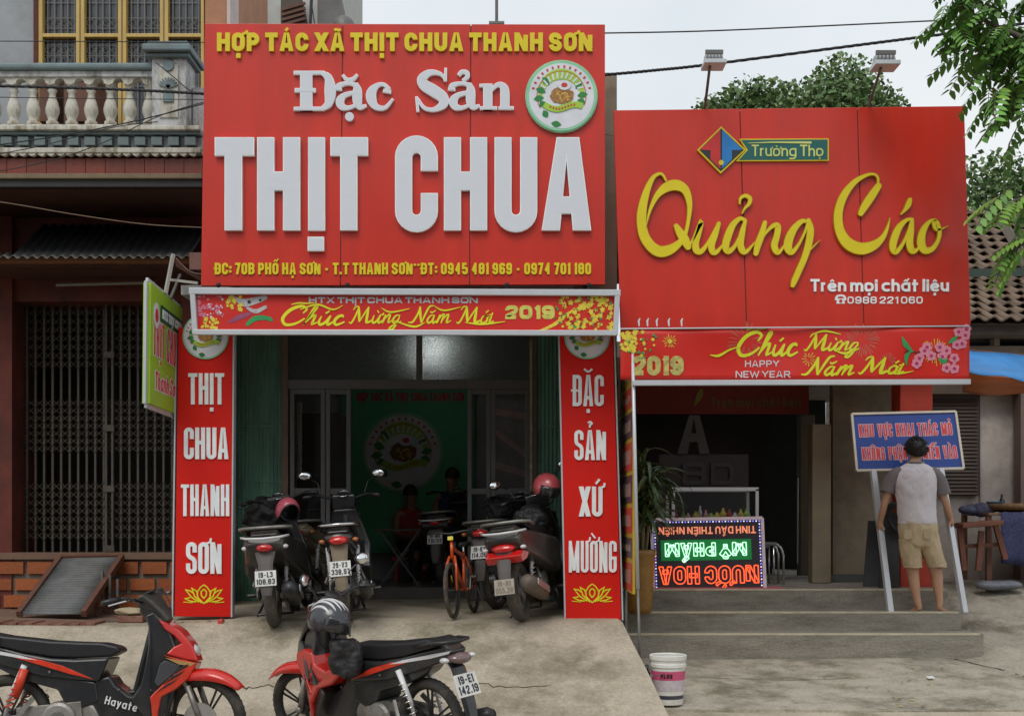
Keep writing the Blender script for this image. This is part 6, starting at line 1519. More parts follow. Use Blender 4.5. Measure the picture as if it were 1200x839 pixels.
    if pal.get('wide'):
        shell('side_fairing', [(1.12, .68), (1.02, .715), (.915, .70), (.875, .62), (.78, .585), (.66, .62), (.58, .665), (.60, .59), (.72, .50), (.86, .46), (.94, .36), (.96, .24), (1.01, .24), (1.04, .45), (1.13, .62)], lambda x, z: max(ls(x, z) + .012, .14), A if pal['wide'] == 1 else pal['lower'], .016)
    if pal.get('graphic', True):
        shell('air_vent', [(.99, .63), (1.02, .655), (1.11, .625), (1.06, .56), (.98, .49), (.96, .52)], lambda x, z: ls(x, z) + .006, greyp, .008)
        shell('nose_stripe', [(1.02, .668), (1.12, .645), (1.185, .632), (1.165, .615), (1.10, .625)], lambda x, z: ls(x, z) + .0125, M('gold_stripe', (.45, .28, .10), .4), .001)
        for k in range(3): shell('tribal_stripe', [(.97 + .04 * k, .455 + .05 * k), (1.06 + .04 * k, .51 + .05 * k), (1.10 + .03 * k, .545 + .045 * k), (1.03 + .03 * k, .505 + .05 * k)], lambda x, z: ls(x, z) + .0125, darkp, .001)
    def head(m): m.ball((wb - .078, 0, .705), (.042, .07, .045), 16, 8, Matrix.Rotation(-.6, 3, 'Y'))
    part('headlight', head, clearl, smooth=True)
    for sy in (-1, 1):
        def ind(m): m.ball((wb - .125, sy * .078, .655), (.035, .018, .018), 12, 6)
        part('front_indicator', ind, amber, smooth=True)
    # engine
    def eng(m):
        m.lathe((.36, -.135, .29), [(.05, -.012), (.085, -.01), (.105, 0), (.11, .02), (.11, .25), (.10, .268), (.05, .275)], 24, (0, 1, 0))
        m.lathe((.52, -.10, .31), [(.06, 0), (.085, .01), (.085, .19), (.06, .2)], 20, (0, 1, 0))
        for k in range(7): m.box(.58 + .028 * k, .592 + .028 * k, -.065, .065, .27, .40)
        m.box(.57, .80, -.045, .045, .29, .38); m.bar((.10, -.10, .29), (.50, -.10, .33), .04, .14)
    en = part('engine', eng, castal, bevel=.004)
    def clutch(m): m.lathe((.36, -.150, .29), [(.0, -.004), (.045, -.004), (.05, .006)], 20, (0, 1, 0)); m.lathe((.36, -.156, .29), [(.012, 0), (.02, .004)], 8, (0, 1, 0))
    part('engine_cover', clutch, steel, en)
    # exhaust on the right side (y < 0)
    part('exhaust_pipe', lambda m: m.tube([(.76, -.03, .30), (.80, -.06, .20), (.66, -.10, .15), (.30, -.14, .16), (.15, -.15, .20)], .016, 8), castal, smooth=True)
    mu = part('muffler', lambda m: m.tube([(.20, -.155, .19), (.12, -.16, .215), (-.10, -.17, .265), (-.32, -.175, .315), (-.36, -.176, .325)], [.028, .046, .052, .052, .034] if not sc else [.04, .065, .072, .07, .045], 14), pal.get('muffler', rimblk), smooth=True)
    part('heat_shield', lambda m: [m.bar((.10, -.213 - .02 * sc, .235), (-.28, -.228 - .02 * sc, .318), .012, .055)], pal.get('shieldm', rimsil), mu, bevel=.006)
    # swing arm, shocks
    for sy in (-1, 1):
        part('swingarm', lambda m: m.bar((-.03, sy * .075, rz), (.36, sy * .085, .33), .022, .04), rimblk if not detail else castal, bevel=.004)
        def shock(m):
            a_, b_ = Vector((.02, sy * .115, rz + .03)), Vector((.14, sy * .12, .60)); n = 60; m.tube([a_.lerp(b_, i / n) + Vector((.024 * cos(i * .85), .024 * sin(i * .85), 0)) for i in range(8, 50)], .0055, 5)
        sk = part('rear_shock', lambda m: m.tube([(.02, sy * .115, rz), (.05, sy * .115, .42), (.05, sy * .115, .42), (.14, sy * .12, .62)], [.012, .012, .015, .02], 8), whp if detail else chrome, smooth=True)
        part('spring', shock, pal.get('spring', springred if pal.get('graphic', True) else chrome), sk, smooth=True)
        if pal.get('spring') is None and detail and pal.get('graphic', True): part('shock_cover', lambda m: m.tube([(.085, sy * .1175, .40 + .03), (.14, sy * .12, .60)], [.026, .028], 12), springred, sk, smooth=True)
    part('chain_case', lambda m: m.bar((-.08, .10, rz + .01), (.36, .10, .31), .02, .085), darkp, bevel=.01)
    part('footpeg', lambda m: (m.tube([(.52, -.27, .24), (.52, .27, .24)], .011, 8), m.tube([(.52, -.27, .24), (.52, -.20, .24)], .018, 8), m.tube([(.52, .27, .24), (.52, .20, .24)], .018, 8)), blackpl)
    for sy in (-1, 1): part('rear_footrest', lambda m: (m.tri if False else m.bar)((.20, sy * .12, .42), (.13, sy * .16, .33), .018, .03) or m.bar((.13, sy * .15, .33), (.13, sy * .24, .33), .025, .018), castal)
    part('kickstand', lambda m: m.tube([(.48, .11, .22), (.40, .20, .03), (.38, .24, .0)], .009, 6), rimblk)
    part('centre_stand', lambda m: (m.tube([(.30, .10, .20), (.12, .14, .10)], .011, 6), m.tube([(.30, -.10, .20), (.12, -.14, .10)], .011, 6), m.tube([(.12, .14, .10), (.12, -.14, .10)], .011, 6)), rimblk)
    # tail: light, indicators, grab rail, mudguard, plate
    tw = .085 * ws
    part('tail_light', lambda m: m.loft([[(x, w * cos(a), .705 + pal.get('tz', 0) + zz + h * sin(a)) for a in [2 * pi * i / 16 for i in range(16)]] for x, w, h, zz in ((-.26, tw * pal.get('tw', 1), .038, 0), (-.305, tw * .92 * pal.get('tw', 1), .034, -.005), (-.335, tw * .6 * pal.get('tw', 1), .022, -.01))]), pal.get('tail', tailr), smooth=True)
    for sy in (-1, 1):
        part('rear_indicator', lambda m: m.ball((-.27, sy * (tw + .030), .70 + pal.get('tz', 0)), (.036, .026, .018), 12, 7), [amber, clearl][pal.get('clear_ind', 0)], smooth=True)
    if pal.get('house'): part('tail_housing', lambda m: m.ball((-.225, 0, .715 + pal.get('tz', 0)), (.075, .105 * ws, .062), 20, 12), B, smooth=True)
    part('grab_rail', lambda m: m.tube([(-.02, .13 * ws, .775), (-.16, .135 * ws, .80), (-.27, .10 * ws, .805), (-.30, 0, .805), (-.27, -.10 * ws, .805), (-.16, -.135 * ws, .80), (-.02, -.13 * ws, .775)], .0125, 8), pal.get('rail', blackpl), smooth=True)
    part('rear_mudguard', lambda m: m.loft([[(x + dx_, y, z) for x, y, z in ((0, -w, 0), (0, w, 0), (.03, w, .0), (.03, -w, 0))] for dx_, w, z in ()] or [[(px_, -w, pz_), (px_ - .012, -w * .6, pz_ + .006), (px_ - .012, w * .6, pz_ + .006), (px_, w, pz_), (px_ + .02, w * .8, pz_ + .0), (px_ + .02, -w * .8, pz_)] for px_, pz_, w in ((-.20, .70, .055 * ws), (-.27, .64, .06 * ws), (-.315, .52, .06), (-.345, .42, .055), (-.36, .34, .05), (-.365, .27, .038))]), pal.get('guard', darkp), smooth=False, bevel=.004)
    pz = pal.get('pl', 0); a_ = Vector((-.302 - abs(pz) * .3, 0, .60 + pz)); b_ = Vector((-.345 - abs(pz) * .2, 0, .47 + pz)); up = (a_ - b_).normalized(); nl = Vector((-up.z, 0, up.x)).normalized(); nl = nl if nl.x < 0 else -nl
    def pm(u, v): return b_ + nl * .012 + Vector((0, -1, 0)) * (u - .5) * .19 * ps + up * v * .14 * ps        # seen from behind: right is -y
    pc = pal.get('plate', platem); ps = pal.get('ps', 1.)
    def pf(m): m.prism([pm(0, 0), pm(1, 0), pm(1, 1), pm(0, 1)], -nl * .004)
    pl_ = part('number_plate', pf, pc)
    ink = M('plate_ink', (.02, .02, .03), .5) if pc is platem else M('faded_ink', (.22, .19, .15), .6)
    def pm2(x, y): return pm(x, y) + nl * .0005
    # letters use one unit system: metres on the plate
    f_ = lambda x, y: b_ + nl * .0125 + Vector((0, -1, 0)) * (x - .095) * ps + up * y * ps
    text(plate[0], .030, .160, .078, .050, .0095, f_, nl, .0015, ink, pl_, gap=.006); text(plate[1], .012, .178, .014, .052, .0095, f_, nl, .0015, ink, pl_, gap=.006)
    part('frame_tube', lambda m: (m.tube([(HX - .02, 0, HZ - .05), (.80, 0, .45), (.55, 0, .42)], .025, 8), m.tube([(.55, 0, .45), (.1, 0, .62), (-.2, 0, .72)], .018, 6)), rimblk)
    if style == 'under' and pal.get('name'):
        # maker's name on the tunnel
        f2 = lambda x, y: Vector((.70 + x, -.1055 - .0, .335 + y)) if pal['name'][1] > 0 else Vector((.70 - x, .1055, .335 + y))
        text(pal['name'][0], 0, .20, 0, .052, .008, lambda x, y: Vector((.635 + x, -.1085, .385 + y - x * .25)), Vector((0, -1, 0)), .002, whp, T, gap=.008, slant=.25)
    if sc:     # fuller scooter rear body and round lamp bands
        shell('rear_body', [(-.33, .66), (-.28, .745), (-.05, .735), (.25, .69), (.55, .66), (.60, .45), (.50, .36), (.25, .42), (.0, .50), (-.22, .56)], taper(-.3, .10, .3, .165), B, .035)
        if pal.get('bz'): shell('red_band', [(x, z + pal.get('bz', 0)) for x, z in [(-.345, .655), (-.27, .70), (-.14, .68), (-.20, .625), (-.30, .60)]], taper(-.3, .098, .2, .150), tailr, .01)
        part('silver_band', lambda m: m.tube([(-.24, .185, .735), (-.33, .13, .725), (-.36, 0, .72), (-.33, -.13, .725), (-.24, -.185, .735)], .010, 6), whp, smooth=True)
    T.rotation_mode = 'QUATERNION'
    T.rotation_quaternion = (Matrix.Rotation(yaw, 3, 'Z') @ Matrix.Rotation(-pitch, 3, 'Y') @ Matrix.Rotation(radians(lean) * -1 * -1, 3, 'X')).to_quaternion()
    T.location = pos
    return T
# lean: positive angle about +x tips the top to the right; kickstand side is left, so lean is negative
pal1 = dict(ring=0, mirrors=False, main=redp, body=darkp, lower=orgp, tyre=tyre_m, rim=rimblk, name=('Hayate', 1), muffler=M('satin_muffler', (.42, .42, .44), .3, .7), cowl=dustp)
b1 = motorbike('red and black motorbike facing right with Hayate lettering, cut off by the left photo edge', None, (X_(8, 8.0), 8.0, 0.012), 0, pal1, steer=-.30, lean=-4, plate=('19-F2', '306.71'))
pal2 = dict(ring=0, clear_ind=1, tail=M('smoked_lens', (.16, .10, .10), .12, coat=.8), spring=chrome, wide=2, main=darkp, fend=redp, body=darkp, shield=darkp, lower=redp, tyre=tyre_m, rim=rimblk, mirrors=True, cowl=darkp)
yw = radians(180 - 42)
rx = X_(510, 8.0)
b2 = motorbike('red and black motorbike facing left with a helmet hung on its handlebar', None, (rx, 8.0, 0), yw, pal2, steer=.25, lean=-5, plate=('19-E1', '142.19'), pitch=-.02)
parked = 'motorbikes parked with their tails out before the meat shop'
palD = dict(house=1, ps=.86, mirrors=False, ws=1.5, tw=.6, main=dustp, body=dustp, graphic=False, tyre=tyre_d, rim=rimsil, guard=M('dusty_guard', (.10, .085, .08), .6), rail=castal)
def at_ramp(px, Y): return (X_(px, Y), Y, hL(X_(px, Y), Y))
A_b = motorbike('dark scooter with pink helmet on its handlebar, nearest the left red board', parked, at_ramp(322, 10.3), radians(94), dict(palD, pl=-.12, tz=-.05, clear_ind=1), steer=.25, style='scooter', lean=-4, plate=('19-L3', '108.83'))
palB = dict(palD, mirrors=True, ws=1.2, tw=.8, rail=chrome, guard=M('brown_dusty_guard', (.19, .15, .10), .75), body=darkp, tyre=tyre_d)
B_b = motorbike('motorbike with round mirrors and bright red tail light, second from the left red board', parked, at_ramp(408, 10.35), radians(94), dict(palB, pl=-.07, tz=-.02), steer=-.1, lean=-5, plate=('29-V3', '338.97'))
F_b = motorbike('large black scooter with blank dusty plate beside the right red board', parked, at_ramp(612, 10.4), radians(74), dict(palD, mirrors=True, tw=.8, plate=platec, rim=rimsil, clear_ind=1, pl=-.23, tz=-.10, bz=-.12, muffler=M('rusty_muffler', (.14, .11, .085), .6, .4, var=.3, scale=12), rail=castal), steer=.45, style='scooter', lean=-7, plate=('19-N1', '055.28'))
G_b = motorbike('dark motorbike half hidden behind the orange bicycle', parked, at_ramp(583, 11.7), radians(70), dict(palD), steer=0, lean=-5, plate=('19-K2', '114.06'))
C_b = motorbike('beige tailed motorbike standing behind the two left parked motorbikes', parked, at_ramp(360, 12.0), radians(88), dict(palD, body=M('beige_plastic', (.22, .18, .12), .5)), steer=0, lean=-4, plate=('19-H5', '220.90'))
D_b = motorbike('dark scooter parked inside the shop doorway', parked, (X_(522, 13.75), 13.75, .80), radians(80), dict(palD), steer=0, style='scooter', lean=-4, plate=('19-M6', '710.93'))

# helmets
def helmet(label, loc, r, mats, rot, stripes=False, visor=True, group=None):
    T = thing('helmet', label, 'helmet', (0, 0, 0), group)
    m = MB()
    g = []
    n, k = 26, 14
    for i in range(k + 1):
        t = pi * .70 * i / k; ring = []
        for j in range(n):
            a = 2 * pi * j / n; cut = 1.0
            tt = t * (1 if cos(a) < .2 else 1 - .34 * min(1, (cos(a) - .2) / .5))
            ring.append(Vector((r * 1.12 * sin(tt) * cos(a), r * .92 * sin(tt) * sin(a), r * 1.0 * cos(tt))))
        g.append(ring)
    m.loft(g, False); m.build('shell', mats[0], T, smooth=True, solid=.012)
    m = MB(); m.loft([[v * .9 for v in q] for q in g[3:]], False); m.build('lining', blackpl, T, smooth=True)
    m = MB(); m.tube([q * 1.0 for q in g[-1]] + [g[-1][0]], .009, 6); m.build('rim', mats[1], T, smooth=True)
    if stripes:
        for k_ in range(7):
            m = MB(); y = (-.80 + .265 * k_) * r * .92
            pts = []
            for i in range(14):
                t = -.9 + 2.3 * i / 13; z_ = cos(t); x_ = -sin(t); rr_ = math.sqrt(max(.05, 1 - (y / (r * .92)) ** 2)); pts.append((r * 1.12 * x_ * rr_ * 1.012, y, r * z_ * rr_ * 1.012))
            m.tube(pts, [.003 + .010 * sin(pi * i / 13) for i in range(14)], 6); m.build('silver_flash', M('silver_flash', (.60, .60, .62), .4, .1), T, smooth=True)
    if visor:
        vs = []
        for i in range(7):
            t = .38 * pi + .24 * pi * i / 6; vs.append([Vector((r * 1.17 * sin(t) * cos(a) + .01, r * .99 * sin(t) * sin(a), r * cos(t) * 1.02)) for a in [(-1.15 + 2.3 * j / 14) for j in range(15)]])
        m = MB(); m.loft(vs, False, False); m.build('visor', mats[2], T, smooth=True, solid=.003)
    m = MB(); m.tube([(0, r * .8, -r * .55), (r * .2, r * .55, -r * 1.1), (r * .25, 0, -r * 1.35), (r * .2, -r * .55, -r * 1.1), (0, -r * .8, -r * .55)], .006, 5, cap=True); m.build('strap', blackpl, T)
    T.rotation_mode = 'QUATERNION'; T.rotation_quaternion = rot.to_quaternion(); T.location = loc
    return T
smoke = M('smoke_visor', (.03, .03, .035), .1, alpha=.75, spec=.8, coat=.5)
def RM(z, y=0, x=0): return Matrix.Rotation(z, 3, 'Z') @ Matrix.Rotation(y, 3, 'Y') @ Matrix.Rotation(x, 3, 'X')
helmet('grey and black helmet with silver flashes on the front right motorbike', P(386, 727, 8.2), .130, [M('graphite_shell', (.028, .03, .036), .3, coat=.5, var=.2), rimblk, smoke], RM(radians(-35), .25, -.15), True)
pinkm = M('pink_shell', (.50, .09, .13), .35, coat=.4, var=.06)
helmet('matt pink helmet hanging from the left parked scooter', P(337, 599, 10.95), .105, [pinkm, blackpl, smoke], RM(radians(120), 1.1), False, False, None)
helmet('glossy pink helmet with dark visor on the scooter by the right board', P(641, 571, 10.95), .118, [M('salmon_shell', (.52, .085, .10), .3, coat=.6), blackpl, smoke], RM(radians(-60), .35), False, True)
# black raincoat / bag on the front right motorbike
bg_ = thing('hanging_bag', 'crumpled black bag hung under the striped helmet on the red motorbike', 'bag', P(400, 790, 8.15))
m = MB(); rn = random.Random(5); g = []
for i in range(13):
    t = i / 12; ring = []
    for j in range(20):
        a = 2 * pi * j / 20; k = (sin(pi * (t * .80 + .14)) ** .22) * (1 + .10 * sin(3 * a + t * 5) + .07 * sin(7 * a - t * 4)) / max(abs(cos(a)), abs(sin(a))) ** .45
        ring.append(P(403 + 5 * t, 748 + 44 * t, 8.16) + Vector((.105 * k * cos(a), .075 * k * sin(a), 0)))
    g.append(ring)
m.loft(g); m.build('body', M('black_cloth', (.014, .014, .016), .6, var=.3, bump=.5, bscale=18), bg_, smooth=True)
m = MB(); m.tube([P(396, 745, 8.1), P(398, 725, 8.15), P(404, 718, 8.2), P(409, 728, 8.15), P(410, 745, 8.1)], .007, 6); m.build('handle', MC['black_cloth'], bg_)
m = MB()
pass

def bundle(lab, px, py, Y, rx, ry, rz, sd):
    m = MB(); g = []
    for i in range(11):
        t = i / 10; ring = []
        for j in range(18):
            a = 2 * pi * j / 18; k = (sin(pi * (t * .84 + .08)) ** .5) * (1 + .14 * sin(3 * a + t * 5 + sd) + .08 * sin(6 * a - t * 7 + sd))
            ring.append(P(px, py, Y) + Vector((rx * k * cos(a) + .03 * sin(t * 4 + sd), ry * k * sin(a), rz * (1 - 2 * t))))
        g.append(ring)
    m.loft(g); o = m.build('raincoat', MC['black_cloth'], smooth=True); return tag(o, lab, 'raincoat')
bundle('crumpled black raincoat bundled over the handlebar of the leftmost parked scooter', 314, 602, 11.25, .20, .14, .15, 1)
bundle('crumpled black raincoat tucked on the footboard of the scooter by the right board', 628, 612, 11.1, .17, .14, .14, 3)
bundle('dark raincoat heaped on the half hidden motorbike behind the orange bicycle', 590, 600, 12.4, .20, .14, .14, 5)
# orange bicycle
BK = thing('bicycle', 'orange bicycle standing between the parked motorbikes', 'bicycle', (0, 0, 0))
ob = M('orange_paint', (.62, .09, .02), .35, coat=.4)
for x, nm in ((0, 'rear_wheel'), (1.0, 'front_wheel')):
    m = MB(); m.torus((x, 0, .31), .285, .024, (0, 1, 0), 40, 8); w = m.build(nm, tyre_d, BK, smooth=True)
    m = MB(); m.torus((x, 0, .31), .262, .010, (0, 1, 0), 36, 6)
    for i in range(20): a = i * pi / 10; m.tube([(x + .02 * cos(a + 1), .02 * (-1) ** i, .31 + .02 * sin(a + 1)), (x + .26 * cos(a), 0, .31 + .26 * sin(a))], .0016, 4)
    m.lathe((x, -.04, .31), [(.02, 0), (.02, .08)], 10, (0, 1, 0)); m.build('rim', rimblk, w)
m = MB()
for a_, b_, r_ in (((.42, 0, .29), (.30, 0, .72), .018), ((.42, 0, .29), (.86, 0, .70), .020), ((.31, 0, .66), (.84, 0, .78), .018), ((.86, 0, .66), (.83, 0, .86), .020), ((0, .05, .31), (.42, .03, .29), .011), ((0, -.05, .31), (.42, -.03, .29), .011), ((0, .05, .31), (.30, .02, .66), .010), ((0, -.05, .31), (.30, -.02, .66), .010)): m.tube([a_, b_], r_, 8)
m.build('frame', ob, BK, smooth=True)
m = MB(); m.tube([(1.0, .055, .31), (.93, .055, .58), (.86, .03, .68)], .015, 8); m.tube([(1.0, -.055, .31), (.93, -.055, .58), (.86, -.03, .68)], .015, 8); m.build('fork', ob, BK, smooth=True)
m = MB(); m.tube([(.83, 0, .84), (.82, 0, .93)], .014, 8); m.tube([(.78, .28, .95), (.82, .15, .95), (.84, 0, .93), (.82, -.15, .95), (.78, -.28, .95)], .012, 8); m.build('handlebar', rimblk, BK, smooth=True)
m = MB(); m.slab([(.16, .80), (.20, .83), (.32, .82), (.44, .80), (.42, .775), (.30, .78), (.20, .775)], lambda x, z: .07 if x < .28 else .03); m.build('saddle', seat_m, BK, bevel=.01)
m = MB(); m.tube([(.30, 0, .70), (.285, 0, .79)], .013, 8); m.build('seat_post', chrome, BK)
m = MB(); m.lathe((.42, -.06, .29), [(.08, 0), (.08, .006)], 22, (0, 1, 0)); m.bar((.42, -.07, .29), (.50, -.07, .15), .012, .02); m.bar((.42, .07, .29), (.34, .07, .43), .012, .02); m.bar((.50, -.14, .15), (.50, -.07, .15), .06, .02); m.bar((.34, .07, .43), (.34, .14, .43), .06, .02); m.build('crank', steel, BK)
m = MB(); m.bar((.86, -.02, .40), (.885, -.02, .47), .01, .02); m.bar((.86, .0, .90), (.87, .0, .86), .06, .02); m.build('yellow_reflector', M('yellow_chevron', (.7, .6, .05), .4), BK)
m = MB(); m.bar((.02, .06, .31), (-.03, .13, .02), .012, .012); m.build('kickstand', steel, BK)
BK.rotation_mode = 'QUATERNION'; BK.rotation_quaternion = (Matrix.Rotation(radians(-101), 3, 'Z') @ Matrix.Rotation(radians(5), 3, 'X')).to_quaternion()
BK.scale = (.76,) * 3; BK.location = at_ramp(556, 11.35)

# ------------------------------------------------------------------ ramp sheet in front of the gate and small things
LR = thing('loading_ramp', 'corrugated metal ramp in a reddish wooden frame leaning on the brick plinth', 'ramp', P(90, 718, 11))
a, b, c, d = P(71, 653.5, 11.93), P(143, 652, 11.93), P(98, 719, 10.95), P(22, 719.5, 10.95)
def rq(u, v): return a.lerp(b, u).lerp(d.lerp(c, u), v)
nr = (b - a).cross(d - a).normalized(); nr = nr if nr.z > 0 else -nr
m = MB(); m.sheet(lambda u, v: rq(.02 + .96 * u, v) + nr * .010 * sin(v * 2 * pi * 24), 3, 24 * 6); m.build('corrugated_sheet', M('ramp_zinc', (.125, .13, .13), .6, .3, var=.25, scale=5, dirt=(.07, .05, .04), damt=.4), LR, smooth=True, solid=.004)
for p, q in ((a, d), (b, c)): m = MB(); m.bar(p - nr * .0, q, .045, .055, nr); m.build('side_rail', rustwood, LR)
m = MB(); m.bar(a, b, .04, .05, nr); m.build('top_rail', rustwood, LR)
for k in (.35, .62): q = rq(1, k); m = MB(); m.bar(q - Vector((.02, 0, .02)), Vector((q.x - .02, q.y, .68)), .03, .03); m.build('leg', rustwood, LR)
m = MB(); q = P(124, 660, 11.6); 
for i in range(3): m.bar(P(120 + i * 9, 668 + i * 5, 11.5), P(120 + i * 9, 706, 11.5), .02, .03)
m.build('bracket', steel, LR)
# stones and rubble near the left board
rub = M('rubble_stone', (.28, .22, .15), .9, var=.25, scale=10, bump=.4, bscale=40)
def stone(px, py, Y, r, mat, lab, nm='stone', cat='stone', group=None):
    rn = random.Random(int(px * 7)); m = MB(); c = P(px, py, Y); g = []
    for i in range(6):
        t = pi * i / 5; g.append([c + Vector((r[0] * sin(t) * cos(q) * rn.uniform(.8, 1.15), r[1] * sin(t) * sin(q) * rn.uniform(.8, 1.15), r[2] * cos(t))) for q in [2 * pi * j / 9 for j in range(9)]])
    m.loft(g, False); return tag(m.build(nm, mat, bevel=.006), lab, cat, group)
stone(152, 716, 10.75, (.13, .09, .035), M('sandstone', (.40, .33, .22), .9, var=.15), 'flat pale stone slab lying on a red brick left of the red board')
m = MB(); m.box(X_(143, 10.8), X_(172, 10.8), 10.68, 10.82, Z_(729, 10.7), Z_(721, 10.7)); tag(m.build('brick', MC['worn_brick'], bevel=.006), 'single red brick lying under the flat pale stone', 'brick')
for i in range(9): stone(212 + i * 5.4, 729 + (i % 3) * 2, 10.45 + .04 * (i % 2), (.03 + .015 * (i % 3), .03, .018), rub, 'small rubble stones heaped at the foot of the left red board', 'stone', 'stone', 'rubble at the foot of the left red board')
m = MB(); m.box(X_(256, 10.4), X_(262, 10.4), 10.36, 10.44, Z_(736, 10.4), Z_(725, 10.4)); tag(m.build('red_block', MC['ware_red'], bevel=.008), 'small red plastic block beside the rubble under the left board', 'block')

# bucket
BU = thing('bucket', 'white plastic paint bucket with pink label standing at the edge of the ramp', 'bucket', (X_(783, 9.75), 9.75, .12))
bxk = X_(783, 9.75); zb0 = hR(1.2, 9.75) + .008
m = MB(); m.lathe((bxk, 9.75, zb0), [(.106, 0), (.110, .004), (.118, .10), (.130, .28), (.137, .285), (.137, .31), (.131, .314), (.133, .335), (.140, .338), (.142, .372), (.137, .376), (.13, .37), (.128, .30), (.105, .02), (.02, .015)], 36); m.build('body', M('bucket_white', (.72, .72, .68), .4, var=.05, dirt=(.45, .40, .33), damt=.5, dscale=6), BU, smooth=False, bevel=.002)
m = MB(); m.lathe((bxk, 9.75, zb0), [(.1195, .105), (.1305, .26)], 36, cap=False); m.build('label', M('bucket_label', (.55, .48, .52), .45, var=.15, scale=30), BU, smooth=True)
m = MB(); m.lathe((bxk, 9.75, zb0), [(.1258, .19), (.1312, .258)], 36, cap=False); m.build('pink_band', M('bucket_pink', (.60, .09, .20), .45), BU, smooth=True)
m = MB(); m.lathe((bxk, 9.75, zb0), [(.1135, .045), (.1165, .075)], 36, cap=False); m.build('dark_band', M('bucket_dark', (.05, .05, .07), .45), BU, smooth=True)
def bmap(x, y):          # wrap lettering round the side
    a_ = x / .13; rr_ = .1298 + (y - .2) * .07; return Vector((bxk + rr_ * sin(a_), 9.75 - rr_ * cos(a_), zb0 + y))
text('PLUS', -.075, .015, .208, .032, .008, bmap, Vector((0, -1, 0)), .002, blackpl, BU, gap=.006, slant=.1)
m = MB(); m.tube([(bxk - .137, 9.75, zb0 + .33), (bxk - .155, 9.68, zb0 + .27), (bxk - .13, 9.62, zb0 + .22), (bxk - .05, 9.59, zb0 + .25)], .004, 6); m.build('handle', steel, BU)
m = MB(); m.ball((X_(759, 9.8), 9.86, zb0 + .22), (.03, .03, .07), 10, 6); tag(m.build('black_cap', blackpl, smooth=True), 'small black rubber cap behind the bucket at the pole foot', 'cap')
# ------------------------------------------------------------------ people
skin = M('skin', (.47, .26, .165), .55, var=.08, scale=12)
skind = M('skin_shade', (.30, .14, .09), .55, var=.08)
hairm = M('black_hair', (.012, .010, .010), .55, var=.3, scale=60, bump=.4, bscale=160)
def skinned(name, J, bones, mat, parent, root=0, sub=2):
    names = list(J); me = bpy.data.meshes.new(name); o = bpy.data.objects.new(name, me); COL.objects.link(o); o.parent = parent
    org = parent.location if parent else Vector((0, 0, 0))
    me.from_pydata([tuple(Vector(J[k][0]) - org) for k in names], [(names.index(a), names.index(b)) for a, b in bones], []); me.materials.append(mat)
    o.modifiers.new('skin', 'SKIN')
    lay_ = me.skin_vertices[0].data if len(me.skin_vertices) else None
    for i, k in enumerate(names):
        r_ = J[k][1]; r_ = (r_, r_) if not isinstance(r_, tuple) else r_
        lay_[i].radius = r_; lay_[i].use_root = (i == root)
    o.modifiers['skin'].use_smooth_shade = True
    s = o.modifiers.new('sub', 'SUBSURF'); s.levels = sub; s.render_levels = sub
    return o
YM = 11.97
def Q(px, py, dy=0.): return P(px, py, YM + dy)
MN = thing('person', 'barefoot man in pale grey shirt and beige shorts holding the blue sign', 'person', Q(1085, 716))
J = {
 'pelvis': (Q(1076, 626), (.135, .10)), 'waist': (Q(1075, 602), (.10, .08)), 'chest': (Q(1073, 572, .03), (.11, .075)), 'upper': (Q(1072, 555, .04), (.085, .065)),
 'neck': (Q(1072.5, 545, .05), .052), 'neck2': (Q(1073, 541, .09), .048), 'head1': (Q(1073.5, 535, .115), (.062, .074)), 'head2': (Q(1073.5, 528, .13), (.072, .086)), 'head3': (Q(1073.5, 522, .13), (.055, .066)),
 'hipl': (Q(1066, 636), .098), 'kneel': (Q(1070, 672, .02), .058), 'calfl': (Q(1071.5, 684), .056), 'shinl': (Q(1074, 699, -.01), .038), 'ankl': (Q(1076, 708, -.02), .034), 'heell': (Q(1078, 713.2, -.03), .028), 'ballf': (Q(1071, 715.4, .03), (.034, .020)), 'toel': (Q(1066.5, 716, .06), (.030, .012)),
 'hipr': (Q(1087, 637), .098), 'kneer': (Q(1098, 672, .02), .058), 'calfr': (Q(1098.5, 684), .056), 'shinr': (Q(1100.5, 699, -.01), .038), 'ankr': (Q(1101.5, 707, -.02), .034), 'heelr': (Q(1100, 712.6, -.03), .028), 'ballr': (Q(1105, 715.0, .03), (.034, .020)), 'toer': (Q(1109.5, 715.6, .06), (.030, .012)),
 'shl': (Q(1050, 556, .03), .062), 'arml': (Q(1041, 573, .04), .042), 'elbl': (Q(1036.5, 590, .04), .034), 'forl': (Q(1034, 600, .07), .035), 'wrl': (Q(1031.5, 611, .12), .028),
 'shr': (Q(1096, 556, .03), .062), 'armr': (Q(1103, 573, .04), .042), 'elbr': (Q(1108.5, 590, .04), .034), 'forr': (Q(1111, 598, .07), .035), 'wrr': (Q(1113.5, 607, .12), .028),
}
bones = [('pelvis', 'waist'), ('waist', 'chest'), ('chest', 'upper'), ('upper', 'neck'), ('neck', 'neck2'), ('neck2', 'head1'), ('head1', 'head2'), ('head2', 'head3'),
 ('pelvis', 'hipl'), ('hipl', 'kneel'), ('kneel', 'calfl'), ('calfl', 'shinl'), ('shinl', 'ankl'), ('ankl', 'heell'), ('heell', 'ballf'), ('ballf', 'toel'),
 ('pelvis', 'hipr'), ('hipr', 'kneer'), ('kneer', 'calfr'), ('calfr', 'shinr'), ('shinr', 'ankr'), ('ankr', 'heelr'), ('heelr', 'ballr'), ('ballr', 'toer'),
 ('upper', 'shl'), ('shl', 'arml'), ('arml', 'elbl'), ('elbl', 'forl'), ('forl', 'wrl'), ('upper', 'shr'), ('shr', 'armr'), ('armr', 'elbr'), ('elbr', 'forr'), ('forr', 'wrr')]
